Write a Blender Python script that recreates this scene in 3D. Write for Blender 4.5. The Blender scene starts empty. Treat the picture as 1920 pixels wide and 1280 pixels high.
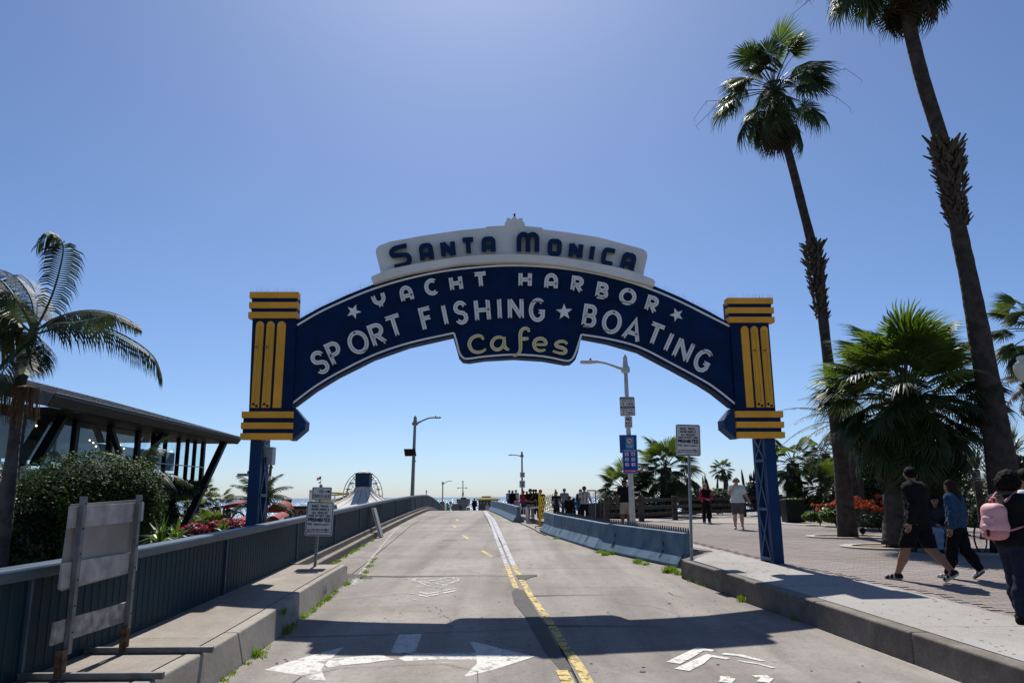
import bpy, math, random
import numpy as np
from mathutils import Vector, Matrix
from mathutils.geometry import tessellate_polygon
random.seed(7); RNG = np.random.default_rng(7)
scene = bpy.context.scene
COL = scene.collection
# ---------------------------------------------------------------- camera
FPX = 1400.0; PITCH = math.atan(290.5/FPX); ROLL = math.radians(0.4); CAMZ = 1.9
_c, _s = math.cos(PITCH), math.sin(PITCH)
FWD = Vector((0, _c, _s)); _u0 = Vector((0, -_s, _c)); _X = Vector((1, 0, 0))
RIGHT = _X*math.cos(ROLL) - _u0*math.sin(ROLL)
UP = _u0*math.cos(ROLL) + _X*math.sin(ROLL)
CAM = Vector((0, 0, CAMZ))
cam = bpy.data.cameras.new('camera'); cam_ob = bpy.data.objects.new('camera', cam); COL.objects.link(cam_ob)
cam.sensor_width = 36; cam.lens = FPX/1920*36; cam.clip_start = .1; cam.clip_end = 90000
cam_ob.matrix_world = Matrix(((RIGHT.x, UP.x, -FWD.x, CAM.x), (RIGHT.y, UP.y, -FWD.y, CAM.y), (RIGHT.z, UP.z, -FWD.z, CAM.z), (0, 0, 0, 1)))
scene.camera = cam_ob
# ---------------------------------------------------------------- sky and sun
SUN_EL = math.radians(51.5); SUN_AZ = math.radians(-3.8)     # azimuth from +Y towards +X
w = bpy.data.worlds.new('World'); scene.world = w; w.use_nodes = True
nt = w.node_tree
sky = nt.nodes.new('ShaderNodeTexSky'); sky.sky_type = 'NISHITA'; sky.sun_disc = False
sky.sun_elevation = SUN_EL; sky.sun_rotation = SUN_AZ
sky.altitude = 0; sky.air_density = 0.75; sky.dust_density = 0.58; sky.ozone_density = 8.5
bg = nt.nodes['Background']; bg.inputs['Strength'].default_value = 0.0885
nt.links.new(sky.outputs[0], bg.inputs['Color'])
sun = bpy.data.lights.new('sun', 'SUN'); sun.energy = 5.0; sun.angle = math.radians(.53); sun.color = (1, .955, .89)
sun_ob = bpy.data.objects.new('sun', sun); COL.objects.link(sun_ob)
SUNDIR = Vector((math.sin(SUN_AZ)*math.cos(SUN_EL), math.cos(SUN_AZ)*math.cos(SUN_EL), math.sin(SUN_EL)))
sun_ob.rotation_euler = SUNDIR.to_track_quat('Z', 'Y').to_euler(); sun_ob.location = (0, 0, 60)
scene.view_settings.view_transform = 'Standard'; scene.view_settings.look = 'None'
scene.view_settings.gamma = 1; scene.view_settings.use_curve_mapping = False
scene.view_settings.exposure = 0.35
# ---------------------------------------------------------------- placement helpers (surveyed heights)
def ray(px, py): return FWD + RIGHT*((px-960)/FPX) + UP*((640-py)/FPX)
def AT(px, py, Y):
    d = ray(px, py); return CAM + d*(Y/d.y)
ZR = np.array([(-20, -.02), (0, 0), (8, 0), (11, .05), (20, .18), (37, .5), (50, .68), (60, .77), (66, .76), (75, .55), (90, -.1), (120, -1.8), (160, -4.5), (200, -6.5), (240, -7), (900, -7)])
ZS = np.array([(-20, .3), (8, .33), (12.5, .44), (17, .52), (27, .70), (45, .78), (200, .8)])
def _smooth(tab):
    ys = np.arange(-20, 900, .5); zs_ = np.interp(ys, tab[:, 0], tab[:, 1])
    k = np.ones(9)/9; zp = np.pad(zs_, 4, mode='edge'); return ys, np.convolve(zp, k, 'valid')
_ry, _rz = _smooth(ZR); _sy, _sz = _smooth(ZS)
def zr(y): return float(np.interp(y, _ry, _rz))
def zs(y): return float(np.interp(y, _sy, _sz))
def zl(y): return zr(y) + .35
def G(px, py, zf):
    d = ray(px, py); t = 3.0
    for it in range(4000):
        p = CAM + d*t
        if p.z <= zf(p.y): return p
        t += .03
    return p
# ---------------------------------------------------------------- materials
MATS = {}
def M(name, col, rough=.7, var=.12, scale=6, bump=0., bscale=40, metal=0., spec=.18, col2=None, obj=True, detail=5, trans=0., emit=None, sheen=0., mixlo=.35, mixhi=.65):
    if name in MATS: return MATS[name]
    m = bpy.data.materials.new(name); m.use_nodes = True; n = m.node_tree.nodes; l = m.node_tree.links
    b = n['Principled BSDF']; b.inputs['Roughness'].default_value = rough; b.inputs['Metallic'].default_value = metal
    b.inputs['Specular IOR Level'].default_value = spec
    if trans: b.inputs['Transmission Weight'].default_value = trans
    tc = n.new('ShaderNodeTexCoord')
    if var or col2:
        nz = n.new('ShaderNodeTexNoise'); nz.inputs['Scale'].default_value = scale; nz.inputs['Detail'].default_value = detail
        l.new(tc.outputs['Object'], nz.inputs['Vector'])
        cr = n.new('ShaderNodeValToRGB'); cr.color_ramp.elements[0].position = mixlo; cr.color_ramp.elements[1].position = mixhi
        c1 = [c*(1-var) for c in col]; c2 = list(col2) if col2 else [min(1, c*(1+var)) for c in col]
        cr.color_ramp.elements[0].color = (*c1, 1); cr.color_ramp.elements[1].color = (*c2, 1)
        l.new(nz.outputs['Fac'], cr.inputs['Fac']); l.new(cr.outputs['Color'], b.inputs['Base Color'])
    else: b.inputs['Base Color'].default_value = (*col, 1)
    if bump:
        n2 = n.new('ShaderNodeTexNoise'); n2.inputs['Scale'].default_value = bscale; n2.inputs['Detail'].default_value = 6
        l.new(tc.outputs['Object'], n2.inputs['Vector'])
        bp = n.new('ShaderNodeBump'); bp.inputs['Strength'].default_value = bump; bp.inputs['Distance'].default_value = .02
        l.new(n2.outputs['Fac'], bp.inputs['Height']); l.new(bp.outputs['Normal'], b.inputs['Normal'])
    if emit: b.inputs['Emission Color'].default_value = (*emit[:3], 1); b.inputs['Emission Strength'].default_value = emit[3]
    MATS[name] = m; return m
def leafmat(name, col, col2, rough=.45, scale=1.5, transl=.25, spec=.5):
    if name in MATS: return MATS[name]
    m = M(name, col, rough, 0, scale, col2=col2, spec=spec); n = m.node_tree.nodes; l = m.node_tree.links
    b = n['Principled BSDF']; out = n['Material Output']
    tr = n.new('ShaderNodeBsdfTranslucent'); mx = n.new('ShaderNodeMixShader'); mx.inputs[0].default_value = transl
    src = b.inputs['Base Color'].links[0].from_socket
    hs = n.new('ShaderNodeHueSaturation'); hs.inputs['Saturation'].default_value = 1.15; hs.inputs['Value'].default_value = 1.5
    l.new(src, hs.inputs['Color']); l.new(hs.outputs[0], tr.inputs['Color'])
    l.new(b.outputs[0], mx.inputs[1]); l.new(tr.outputs[0], mx.inputs[2]); l.new(mx.outputs[0], out.inputs['Surface'])
    return m
def concrete(name, col, stain=.5, scale=.6, joints=0, warm=(1, .96, .9), rough=.85, fine=.1, lanes=0.):
    """concrete: big soft stains + blotches + fine aggregate speckle"""
    m = bpy.data.materials.new(name); m.use_nodes = True; n = m.node_tree.nodes; l = m.node_tree.links
    b = n['Principled BSDF']; b.inputs['Roughness'].default_value = rough; b.inputs['Specular IOR Level'].default_value = .25
    tc = n.new('ShaderNodeTexCoord'); mp = n.new('ShaderNodeMapping'); l.new(tc.outputs['Object'], mp.inputs['Vector'])
    def noise(s, d, dist=0., vec=None):
        z = n.new('ShaderNodeTexNoise'); z.inputs['Scale'].default_value = s; z.inputs['Detail'].default_value = d; z.inputs['Distortion'].default_value = dist
        l.new((vec or mp).outputs[0], z.inputs['Vector']); return z
    st = n.new('ShaderNodeMapping'); st.inputs['Scale'].default_value = (1.6, .35, 1); l.new(tc.outputs['Object'], st.inputs['Vector'])
    n1 = noise(scale, 6, .6); n2 = noise(5, 5); n3 = noise(90, 3); n4 = noise(1.1, 7, 1.2, st)
    def ramp(src, a, ca, bb, cb):
        r = n.new('ShaderNodeValToRGB'); r.color_ramp.elements[0].position = a; r.color_ramp.elements[1].position = bb
        r.color_ramp.elements[0].color = (*ca, 1); r.color_ramp.elements[1].color = (*cb, 1); l.new(src, r.inputs[0]); return r
    k = 1-.42*stain
    r1 = ramp(n1.outputs['Fac'], .32, (k*warm[0], k*warm[1], k*warm[2]), .68, (1.06, 1.06, 1.06))
    r2 = ramp(n2.outputs['Fac'], .3, (1-.14*stain,)*3, .7, (1.05,)*3)
    r3 = ramp(n3.outputs['Fac'], .35, (1-2.2*fine,)*3, .65, (1+fine,)*3)
    r4 = ramp(n4.outputs['Fac'], .28, (1-.3*stain,)*3, .5, (1,)*3)
    n5 = noise(24, 6, .3); r5 = ramp(n5.outputs['Fac'], .3, (1-.17*stain-.05,)*3, .7, (1+.05*stain+.03,)*3)
    n6 = noise(1.9, 8, 2.0); r6 = ramp(n6.outputs['Fac'], .60, (1,)*3, .72, (1-.22*stain,)*3)
    rs = [r1, r2, r3, r4, r5, r6]
    if lanes:
        ln = n.new('ShaderNodeMapping'); ln.inputs['Scale'].default_value = (1.15, .035, 1); ln.inputs['Rotation'].default_value = (0, 0, .045); l.new(tc.outputs['Object'], ln.inputs['Vector'])
        n7 = noise(1.0, 4, .4, ln); rs.append(ramp(n7.outputs['Fac'], .36, (1-lanes, 1-lanes, 1-lanes*.95), .62, (1.03,)*3))
        n8 = noise(7.5, 2, .2); rs.append(ramp(n8.outputs['Fac'], .70, (1,)*3, .745, (1-lanes*1.3,)*3))
    cur = None
    for r in rs:
        mx = n.new('ShaderNodeMix'); mx.data_type = 'RGBA'; mx.blend_type = 'MULTIPLY'; mx.inputs[0].default_value = 1
        if cur is None: mx.inputs[6].default_value = (*col, 1)
        else: l.new(cur, mx.inputs[6])
        l.new(r.outputs[0], mx.inputs[7]); cur = mx.outputs[2]
    l.new(cur, b.inputs['Base Color'])
    bp = n.new('ShaderNodeBump'); bp.inputs['Strength'].default_value = .35; bp.inputs['Distance'].default_value = .006
    l.new(n3.outputs['Fac'], bp.inputs['Height']); l.new(bp.outputs[0], b.inputs['Normal'])
    MATS[name] = m; return m
def paint(name, col, wear=.45, scale=9, under=None, rough=.7, ghost=.18):
    """worn road paint: alpha holes show the concrete beneath"""
    m = bpy.data.materials.new(name); m.use_nodes = True; n = m.node_tree.nodes; l = m.node_tree.links
    b = n['Principled BSDF']; b.inputs['Roughness'].default_value = rough
    tc = n.new('ShaderNodeTexCoord'); z = n.new('ShaderNodeTexNoise'); z.inputs['Scale'].default_value = scale; z.inputs['Detail'].default_value = 9; z.inputs['Roughness'].default_value = .72
    l.new(tc.outputs['Object'], z.inputs['Vector'])
    r = n.new('ShaderNodeValToRGB'); r.color_ramp.elements[0].position = wear-.02; r.color_ramp.elements[1].position = wear+.05; r.color_ramp.elements[0].color = (ghost, ghost, ghost, 1)
    l.new(z.outputs['Fac'], r.inputs[0]); l.new(r.outputs[0], b.inputs['Alpha'])
    z2 = n.new('ShaderNodeTexNoise'); z2.inputs['Scale'].default_value = 25; z2.inputs['Detail'].default_value = 5; l.new(tc.outputs['Object'], z2.inputs['Vector'])
    r2 = n.new('ShaderNodeValToRGB'); r2.color_ramp.elements[0].color = (*[c*.72 for c in col], 1); r2.color_ramp.elements[1].color = (*col, 1)
    r2.color_ramp.elements[0].position = .35; r2.color_ramp.elements[1].position = .6
    l.new(z2.outputs['Fac'], r2.inputs[0]); l.new(r2.outputs[0], b.inputs['Base Color'])
    MATS[name] = m; return m
# ---------------------------------------------------------------- mesh builder
class MB:
    def __init__(s): s.v = []; s.f = []; s.mi = []; s.m = 0
    def add(s, vs, fs):
        o = len(s.v); s.v += [tuple(x) for x in vs]; s.f += [tuple(i+o for i in f) for f in fs]; s.mi += [s.m]*len(fs)
    def box(s, c, d, ax=None):
        """centre, full dims, optional 3 axes"""
        ax = ax or (Vector((1, 0, 0)), Vector((0, 1, 0)), Vector((0, 0, 1))); c = Vector(c)
        vs = [c+ax[0]*(d[0]/2*i)+ax[1]*(d[1]/2*j)+ax[2]*(d[2]/2*k) for i in (-1, 1) for j in (-1, 1) for k in (-1, 1)]
        s.add(vs, [(0, 1, 3, 2), (4, 6, 7, 5), (0, 4, 5, 1), (2, 3, 7, 6), (0, 2, 6, 4), (1, 5, 7, 3)]); return s
    def beam(s, a, b, w, h, up=(0, 0, 1)):
        a, b = Vector(a), Vector(b); t = (b-a); L = t.length; t.normalize(); u = Vector(up)
        x = t.cross(u)
        if x.length < 1e-4: x = t.cross(Vector((0, 1, 0)))
        x.normalize(); z = x.cross(t); return s.box((a+b)/2, (L, w, h), (t, x, z))
    def tube(s, pts, rad, n=8, cap=True):
        pts = [Vector(p) for p in pts]; k = len(pts); rad = rad if hasattr(rad, '__len__') else [rad]*k
        ref = None; vs = []; fs = []
        for i, p in enumerate(pts):
            t = (pts[min(i+1, k-1)]-pts[max(i-1, 0)]).normalized()
            if ref is None: ref = t.orthogonal().normalized()
            ref = (ref-t*ref.dot(t)).normalized(); y = t.cross(ref)
            for j in range(n):
                a = 2*math.pi*j/n; vs.append(p+(ref*math.cos(a)+y*math.sin(a))*rad[i])
        for i in range(k-1):
            for j in range(n):
                j2 = (j+1) % n; fs.append((i*n+j, i*n+j2, (i+1)*n+j2, (i+1)*n+j))
        if cap: fs += [tuple(range(n-1, -1, -1)), tuple(range((k-1)*n, k*n))]
        s.add(vs, fs); return s
    def prism(s, pts, off):
        """planar polygon of 3d pts extruded by vector off (front=pts)"""
        pts = [Vector(p) for p in pts]; off = Vector(off); n = len(pts)
        tris = tessellate_polygon([pts]); o = len(s.v)
        vs = pts+[p+off for p in pts]; fs = [tuple(t) for t in tris]+[tuple(i+n for i in reversed(t)) for t in tris]
        fs += [(i, (i+1) % n, (i+1) % n+n, i+n) for i in range(n)]
        s.add(vs, fs); return s
    def flat(s, pts):
        pts = [Vector(p) for p in pts]; s.add(pts, [tuple(t) for t in tessellate_polygon([pts])]); return s
    def lathe(s, c, prof, n=16, ax=Vector((0, 0, 1))):
        c = Vector(c); vs = []; fs = []; k = len(prof)
        x = ax.orthogonal().normalized(); y = ax.cross(x)
        for r, z in prof:
            for j in range(n):
                a = 2*math.pi*j/n; vs.append(c+(x*math.cos(a)+y*math.sin(a))*r+ax*z)
        for i in range(k-1):
            for j in range(n): j2 = (j+1) % n; fs.append((i*n+j, i*n+j2, (i+1)*n+j2, (i+1)*n+j))
        fs += [tuple(range(n-1, -1, -1)), tuple(range((k-1)*n, k*n))]
        s.add(vs, fs); return s
    def mesh(s, name, mats, smooth=False):
        me = bpy.data.meshes.new(name); me.from_pydata(s.v, [], s.f)
        for m in (mats if isinstance(mats, (list, tuple)) else [mats]): me.materials.append(m)
        if any(s.mi): me.polygons.foreach_set('material_index', s.mi)
        if smooth: me.polygons.foreach_set('use_smooth', [True]*len(me.polygons))
        me.update(); fix_normals(me, s); return me
    def build(s, name, mats, parent=None, smooth=False, **k):
        return link(name, s.mesh(name, mats, smooth), parent, **k)
def fix_normals(me, mb):
    import bmesh
    if len(me.polygons) > 60000: return
    bm = bmesh.new(); bm.from_mesh(me); bmesh.ops.recalc_face_normals(bm, faces=bm.faces); bm.to_mesh(me); bm.free()
def link(name, me, parent=None, label=None, cat=None, group=None, kind=None):
    o = bpy.data.objects.new(name, me); COL.objects.link(o)
    if parent is not None: o.parent = parent; o.matrix_parent_inverse = PINV.get(parent.name, Matrix())
    return tag(o, label, cat, group, kind)
PINV = {}
def tag(o, label=None, cat=None, group=None, kind=None):
    if label: o['label'] = label
    if cat: o['category'] = cat
    if group: o['group'] = group
    if kind: o['kind'] = kind
    return o
def thing(name, loc, label, cat, group=None):
    """empty at the thing's base; its parts are given in world coordinates"""
    o = bpy.data.objects.new(name, None); COL.objects.link(o); o.location = loc; o.empty_display_size = .2
    PINV[o.name] = Matrix.Translation(-Vector(loc)); return tag(o, label, cat, group)
def bevel(o, w=.01, seg=2):
    md = o.modifiers.new('bevel', 'BEVEL'); md.width = w; md.segments = seg; md.limit_method = 'ANGLE'; md.angle_limit = math.radians(40); return o
def raw(name, v, f, mats, parent=None, smooth=False, mi=None, **k):
    me = bpy.data.meshes.new(name); me.from_pydata([tuple(x) for x in v], [], [tuple(x) for x in f])
    for m in (mats if isinstance(mats, (list, tuple)) else [mats]): me.materials.append(m)
    if mi is not None: me.polygons.foreach_set('material_index', mi)
    if smooth: me.polygons.foreach_set('use_smooth', [True]*len(me.polygons))
    me.update(); return link(name, me, parent, **k)
def inst(name, me, mat4, parent=None):
    o = bpy.data.objects.new(name, me); COL.objects.link(o)
    if parent is not None: o.parent = parent; o.matrix_parent_inverse = PINV.get(parent.name, Matrix())
    o.matrix_basis = mat4; return o
# ---------------------------------------------------------------- stroke lettering
def arc(cx, cy, rx, ry, a0, a1, n=10):
    return [(cx+rx*math.cos(math.radians(a0+(a1-a0)*i/n)), cy+ry*math.sin(math.radians(a0+(a1-a0)*i/n))) for i in range(n+1)]
_S = [(.93, .80)]+arc(.5, .74, .42, .26, 25, 180, 9)[1:]+[(.14, .62), (.3, .54), (.7, .46), (.87, .36)]+arc(.5, .26, .42, .26, 0, -155, 9)[1:]
GL = {
 'A': [[(0, 0), (.5, 1), (1, 0)], [(.2, .33), (.8, .33)]],
 'Ar': [[(0, 0), (0, .55)]+arc(.5, .55, .5, .45, 180, 0, 12)+[(1, 0)], [(0, .35), (1, .35)]],
 'As': [[(0, 0), (0, .72)]+arc(.28, .72, .28, .28, 180, 90, 5)+arc(.72, .72, .28, .28, 90, 0, 5)+[(1, 0)], [(0, .38), (1, .38)]],
 'B': [[(0, 0), (0, 1), (.55, 1)]+arc(.55, .76, .36, .24, 90, -90, 8)[1:]+[(0, .52)], [(.5, .52)]+arc(.55, .26, .45, .26, 90, -90, 8)+[(0, 0)]],
 'C': [arc(.55, .5, .55, .5, 48, 312, 18)], 'D': [[(0, 0), (0, 1), (.4, 1)]+arc(.4, .5, .6, .5, 90, -90, 10)+[(0, 0)]],
 'Cs': [[(1, .8), (1, 1), (.3, 1)]+arc(.3, .72, .3, .28, 90, 180, 5)+[(0, .28)]+arc(.3, .28, .3, .28, 180, 270, 5)+[(1, 0)]],
 'Cq': [[(1, 1), (.3, 1)]+arc(.3, .72, .3, .28, 90, 180, 5)[1:]+arc(.3, .28, .3, .28, 180, 270, 5)+[(1, 0)]],
 'E': [[(1, 1), (0, 1), (0, 0), (1, 0)], [(0, .52), (.8, .52)]], 'F': [[(1, 1), (0, 1), (0, 0)], [(0, .54), (.85, .54)]],
 'G': [arc(.55, .5, .55, .5, 48, 300, 16)+[(.97, .2), (.97, .42), (.62, .42)]], 'H': [[(0, 0), (0, 1)], [(1, 0), (1, 1)], [(0, .5), (1, .5)]],
 'I': [[(.5, 0), (.5, 1)]], 'J': [[(1, 1), (1, .3)]+arc(.5, .3, .5, .3, 0, -180, 8)], 'K': [[(0, 0), (0, 1)], [(1, 1), (0, .42)], [(.3, .6), (1, 0)]], 'L': [[(0, 1), (0, 0), (1, 0)]],
 'M': [[(0, 0), (0, 1)], [(.02, .98), (.5, .25), (.98, .98)], [(1, 1), (1, 0)]],
 'Mr': [[(0, 0), (0, .72)]+arc(.25, .72, .25, .28, 180, 0, 8)+[(.5, 0)], [(.5, .72)]+arc(.75, .72, .25, .28, 180, 0, 8)+[(1, 0)]],
 'N': [[(0, 0), (0, 1)], [(1, 0), (1, 1)], [(.02, .97), (.98, .03)]], 'O': [arc(.5, .5, .5, .5, 90, 450, 28)],
 'Os': [[(.5, 1), (.3, 1)]+arc(.3, .75, .3, .25, 90, 180, 4)+arc(.3, .25, .3, .25, 180, 270, 4)+arc(.7, .25, .3, .25, 270, 360, 4)+arc(.7, .75, .3, .25, 0, 90, 4)+[(.5, 1)]],
 'P': [[(0, 0), (0, 1), (.5, 1)]+arc(.5, .73, .5, .27, 90, -90, 9)[1:]+[(0, .46)]], 'R': [[(0, 0), (0, 1), (.5, 1)]+arc(.5, .74, .46, .26, 90, -90, 9)[1:]+[(0, .48)], [(.42, .48), (1, 0)]],
 'S': [_S], 'Ss': [[(1, .98), (.36, .98)]+arc(.36, .74, .36, .24, 90, 215, 7)+arc(.66, .27, .34, .27, 60, -90, 8)+[(.0, 0)]],
 'T': [[(0, 1), (1, 1)], [(.5, 1), (.5, 0)]], 'U': [[(0, 1), (0, .3)]+arc(.5, .3, .5, .3, 180, 360, 10)+[(1, 1)]], 'V': [[(0, 1), (.5, 0), (1, 1)]],
 'W': [[(0, 1), (.25, 0), (.5, .8), (.75, 0), (1, 1)]], 'X': [[(0, 0), (1, 1)], [(0, 1), (1, 0)]], 'Y': [[(0, 1), (.5, .5), (1, 1)], [(.5, .5), (.5, 0)]],
 'Yr': [[(0, 1), (0, .72)]+arc(.5, .72, .5, .40, 180, 360, 12)+[(1, 1)], [(.5, .32), (.5, 0)]], 'Z': [[(0, 1), (1, 1), (0, 0), (1, 0)]],
 '1': [[(.2, .8), (.5, 1), (.5, 0)]], '2': [arc(.5, .72, .5, .28, 170, -30, 8)+[(0, 0), (1, 0)]], '3': [[(0, 1), (1, 1), (.45, .6)]+arc(.45, .3, .5, .3, 90, -150, 9)],
 '5': [[(.95, 1), (.1, 1), (.05, .55)]+arc(.45, .32, .5, .32, 110, -150, 9)], '6': [[(.8, 1), (.1, .5)]+arc(.5, .3, .45, .3, 160, 520, 12)], '7': [[(0, 1), (1, 1), (.35, 0)]], '9': [arc(.5, .7, .45, .3, 0, 360, 12)+[(.8, .3), (.4, 0)]],
 '&': [[(1, 0), (.25, .75)]+arc(.45, .82, .25, .18, 200, -40, 6)+[(.1, .35)]+arc(.4, .22, .35, .22, 150, 330, 6)+[(1, .45)]],
 '.': [[(.4, 0), (.4, .12)]], ',': [[(.45, .12), (.3, -.12)]], '-': [[(.1, .45), (.9, .45)]], ':': [[(.5, .15), (.5, .3)], [(.5, .65), (.5, .8)]],
}
NARROW = {'I': .32, '1': .5, '.': .3, ',': .3, ' ': .6, 'M': 1.25, 'W': 1.3, '-': .6, ':': .3, 'J': .7}
def ribbon(pts, wd):
    """2d polyline -> left/right offset points (mitred)"""
    P = []; W0 = []
    for i_, (a, b) in enumerate(pts):
        if not P or (Vector((a, b))-P[-1]).length > 1e-3*max(1e-3, abs(a)+abs(b)): P.append(Vector((a, b))); W0.append(wd[i_] if hasattr(wd, '__len__') else wd)
    wd = W0; n = len(P); L = []; R = []
    closed = (P[0]-P[-1]).length < 1e-4 and n > 3
    for i in range(n):
        a = P[i-1] if i > 0 else (P[-2] if closed else None); b = P[i+1] if i < n-1 else (P[1] if closed else None)
        t1 = (P[i]-a).normalized() if a is not None else None; t2 = (b-P[i]).normalized() if b is not None else None
        t1 = t1 or t2; t2 = t2 or t1
        n1 = Vector((-t1.y, t1.x)); n2 = Vector((-t2.y, t2.x)); m = n1+n2
        if m.length < .2: m = n1.copy()
        m.normalize(); k = 1/max(.6, m.dot(n1))
        wi = wd[i] if hasattr(wd, '__len__') else wd
        L.append(P[i]+m*(wi/2*k)); R.append(P[i]-m*(wi/2*k))
    return L, R
def stroke3(mb, pts, wd, to3, front, depth=0.):
    """2d stroke -> slab on a surface: to3(x,y,off) gives the 3d point"""
    L, R = ribbon(pts, wd); n = len(L); vs = []; fs = []
    for a, b in zip(L, R): vs += [to3(a.x, a.y, front), to3(b.x, b.y, front)]
    for i in range(n-1): fs.append((2*i, 2*i+1, 2*i+3, 2*i+2))
    if depth:
        for a, b in zip(L, R): vs += [to3(a.x, a.y, front-depth), to3(b.x, b.y, front-depth)]
        o = 2*n
        for i in range(n-1): fs += [(2*i, 2*i+2, o+2*i+2, o+2*i), (2*i+1, o+2*i+1, o+2*i+3, 2*i+3)]
        fs += [(0, o, o+1, 1), (2*n-2, 2*n-1, o+2*n-1, o+2*n-2)]
    mb.add(vs, fs)
def text2(mb, txt, cx, cy, h, width, wd, to3, front, adv=1.0):
    """centred line of text fitted to a width"""
    ws = [NARROW.get(c, 1) for c in txt]; gap = .38; tot = sum(ws)+gap*(len(txt)-1); k = width/tot; x = cx-width/2
    for q, (c, w0) in enumerate(zip(txt, ws)):
        if c != ' ':
            for j, st in enumerate(GL[c]):
                stroke3(mb, [(x+a*w0*k if c not in 'I.,:' else x+a*w0*k, cy-h/2+b*h) for a, b in st], wd, to3, front+.0004*j)
        x += (w0+gap)*k
# ================================================================ SETTING
def with_random(m, amt=.09):
    """per-object brightness variation"""
    n = m.node_tree.nodes; l = m.node_tree.links; b = n['Principled BSDF']; src = b.inputs['Base Color'].links[0].from_socket
    oi = n.new('ShaderNodeObjectInfo'); mr = n.new('ShaderNodeMapRange'); mr.inputs[3].default_value = 1-amt; mr.inputs[4].default_value = 1+amt
    l.new(oi.outputs['Random'], mr.inputs[0]); mx = n.new('ShaderNodeMix'); mx.data_type = 'RGBA'; mx.blend_type = 'MULTIPLY'; mx.inputs[0].default_value = 1
    l.new(src, mx.inputs[6]); l.new(mr.outputs[0], mx.inputs[7]); l.new(mx.outputs[2], b.inputs['Base Color']); return m
m_road = with_random(concrete('road_concrete', (.300, .272, .244), stain=.6, scale=.35, lanes=.30), .05)
m_walk = with_random(concrete('sidewalk_concrete', (.345, .332, .318), stain=.25, scale=.4), .03)
m_kerb = with_random(concrete('kerb_concrete', (.235, .208, .178), stain=.9, scale=1.6), .06)
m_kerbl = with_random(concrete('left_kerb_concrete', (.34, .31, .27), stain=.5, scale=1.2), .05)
m_walkl = with_random(concrete('left_walk_concrete', (.31, .275, .236), stain=.5, scale=.8), .04)
m_paver = with_random(concrete('paver_concrete', (.268, .234, .220), stain=.3, scale=.5), .07)
m_joint = M('joint_dirt', (.07, .062, .055), .95, .3, 8)
m_asph = concrete('asphalt_patch', (.085, .08, .076), stain=.4, scale=3, fine=.25)
m_dirt = M('planting_soil', (.16, .11, .07), .95, .35, 7, bump=.6, bscale=30)
def XY(tab, y): 
    a = np.array(tab); return float(np.interp(y, a[:, 1], a[:, 0]))
FENCE = [(-4.12, -4), (-4.36, 7.25), (-4.5, 10.4), (-4.62, 13), (-5.1, 20), (-5.6, 29), (-7.3, 63), (-7.95, 75), (-9, 95), (-11, 130)]
KERBL = [(-2.9, -4), (-3.14, 8.3), (-3.25, 10.8), (-3.33, 12.1), (-3.46, 14.6), (-3.56, 17)]
KERBR = [(5.1, -4), (4.72, 6), (4.57, 8.2), (4.5, 9.13), (4.26, 11.5), (4.04, 13.2), (3.62, 17.0)]
KERBR2 = [(4.75, 19.0), (3.2, 24.2), (2.1, 30.6), (1.8, 33), (.85, 41), (-1.3, 62), (-2.6, 80), (-5, 130)]
CENTRE = [(1.05, -4), (.66, 8.3), (.48, 12.5), (.07, 19.2), (-.55, 29), (-1.1, 37), (-2.5, 62), (-3.2, 75), (-6, 130)]
PLAZAE = [(6.5, -4), (6.3, 9), (6.13, 11.75), (5.34, 16.43), (4.91, 21.07), (4.35, 27), (3.6, 34), (2.9, 41)]
fx = lambda y: XY(FENCE, y); kl = lambda y: XY(KERBL, y); kr = lambda y: XY(KERBR, y); kr2 = lambda y: XY(KERBR2, y); cx_ = lambda y: XY(CENTRE, y); pe = lambda y: XY(PLAZAE, y)
def strip(mb, xa, xb, y0, y1, zf, thick=.12, step=.6, nx=1, dz=0.):
    """slab between two side curves, following a height profile"""
    n = max(1, int(math.ceil((y1-y0)/step))); ys = [y0+(y1-y0)*i/n for i in range(n+1)]; vs = []; fs = []
    for y in ys:
        for k in range(nx+1):
            x = xa(y)+(xb(y)-xa(y))*k/nx; vs.append((x, y, zf(y)+dz))
    c = nx+1
    for i in range(n):
        for k in range(nx): fs.append((i*c+k, i*c+k+1, (i+1)*c+k+1, (i+1)*c+k))
    if thick:
        o = len(vs); rim = [k for k in range(c)]+[i*c+nx for i in range(1, n+1)]+[n*c+k for k in range(nx-1, -1, -1)]+[i*c for i in range(n-1, 0, -1)]
        for q in rim: x, y, z = vs[q]; vs.append((x, y, z-thick))
        L = len(rim)
        for q in range(L): fs.append((rim[q], o+q, o+(q+1) % L, rim[(q+1) % L]))
    mb.add(vs, fs); return mb
def sweep(prof, path, zf, closed=True):
    """profile (side offset to the right, height) along a plan path"""
    mb = MB(); k = len(prof); vs = []; fs = []; P = [Vector(p) for p in path]
    for i, p in enumerate(P):
        t = (P[min(i+1, len(P)-1)]-P[max(i-1, 0)]).normalized(); nrm = Vector((t.y, -t.x)); z = zf(p.y)
        for a, h in prof: vs.append((p.x+nrm.x*a, p.y+nrm.y*a, z+h))
    for i in range(len(P)-1):
        for j in range(k if closed else k-1): j2 = (j+1) % k; fs.append((i*k+j, i*k+j2, (i+1)*k+j2, (i+1)*k+j))
    if closed: fs += [tuple(range(k)), tuple(range((len(P)-1)*k, len(P)*k))]
    mb.add(vs, fs); return mb
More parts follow.
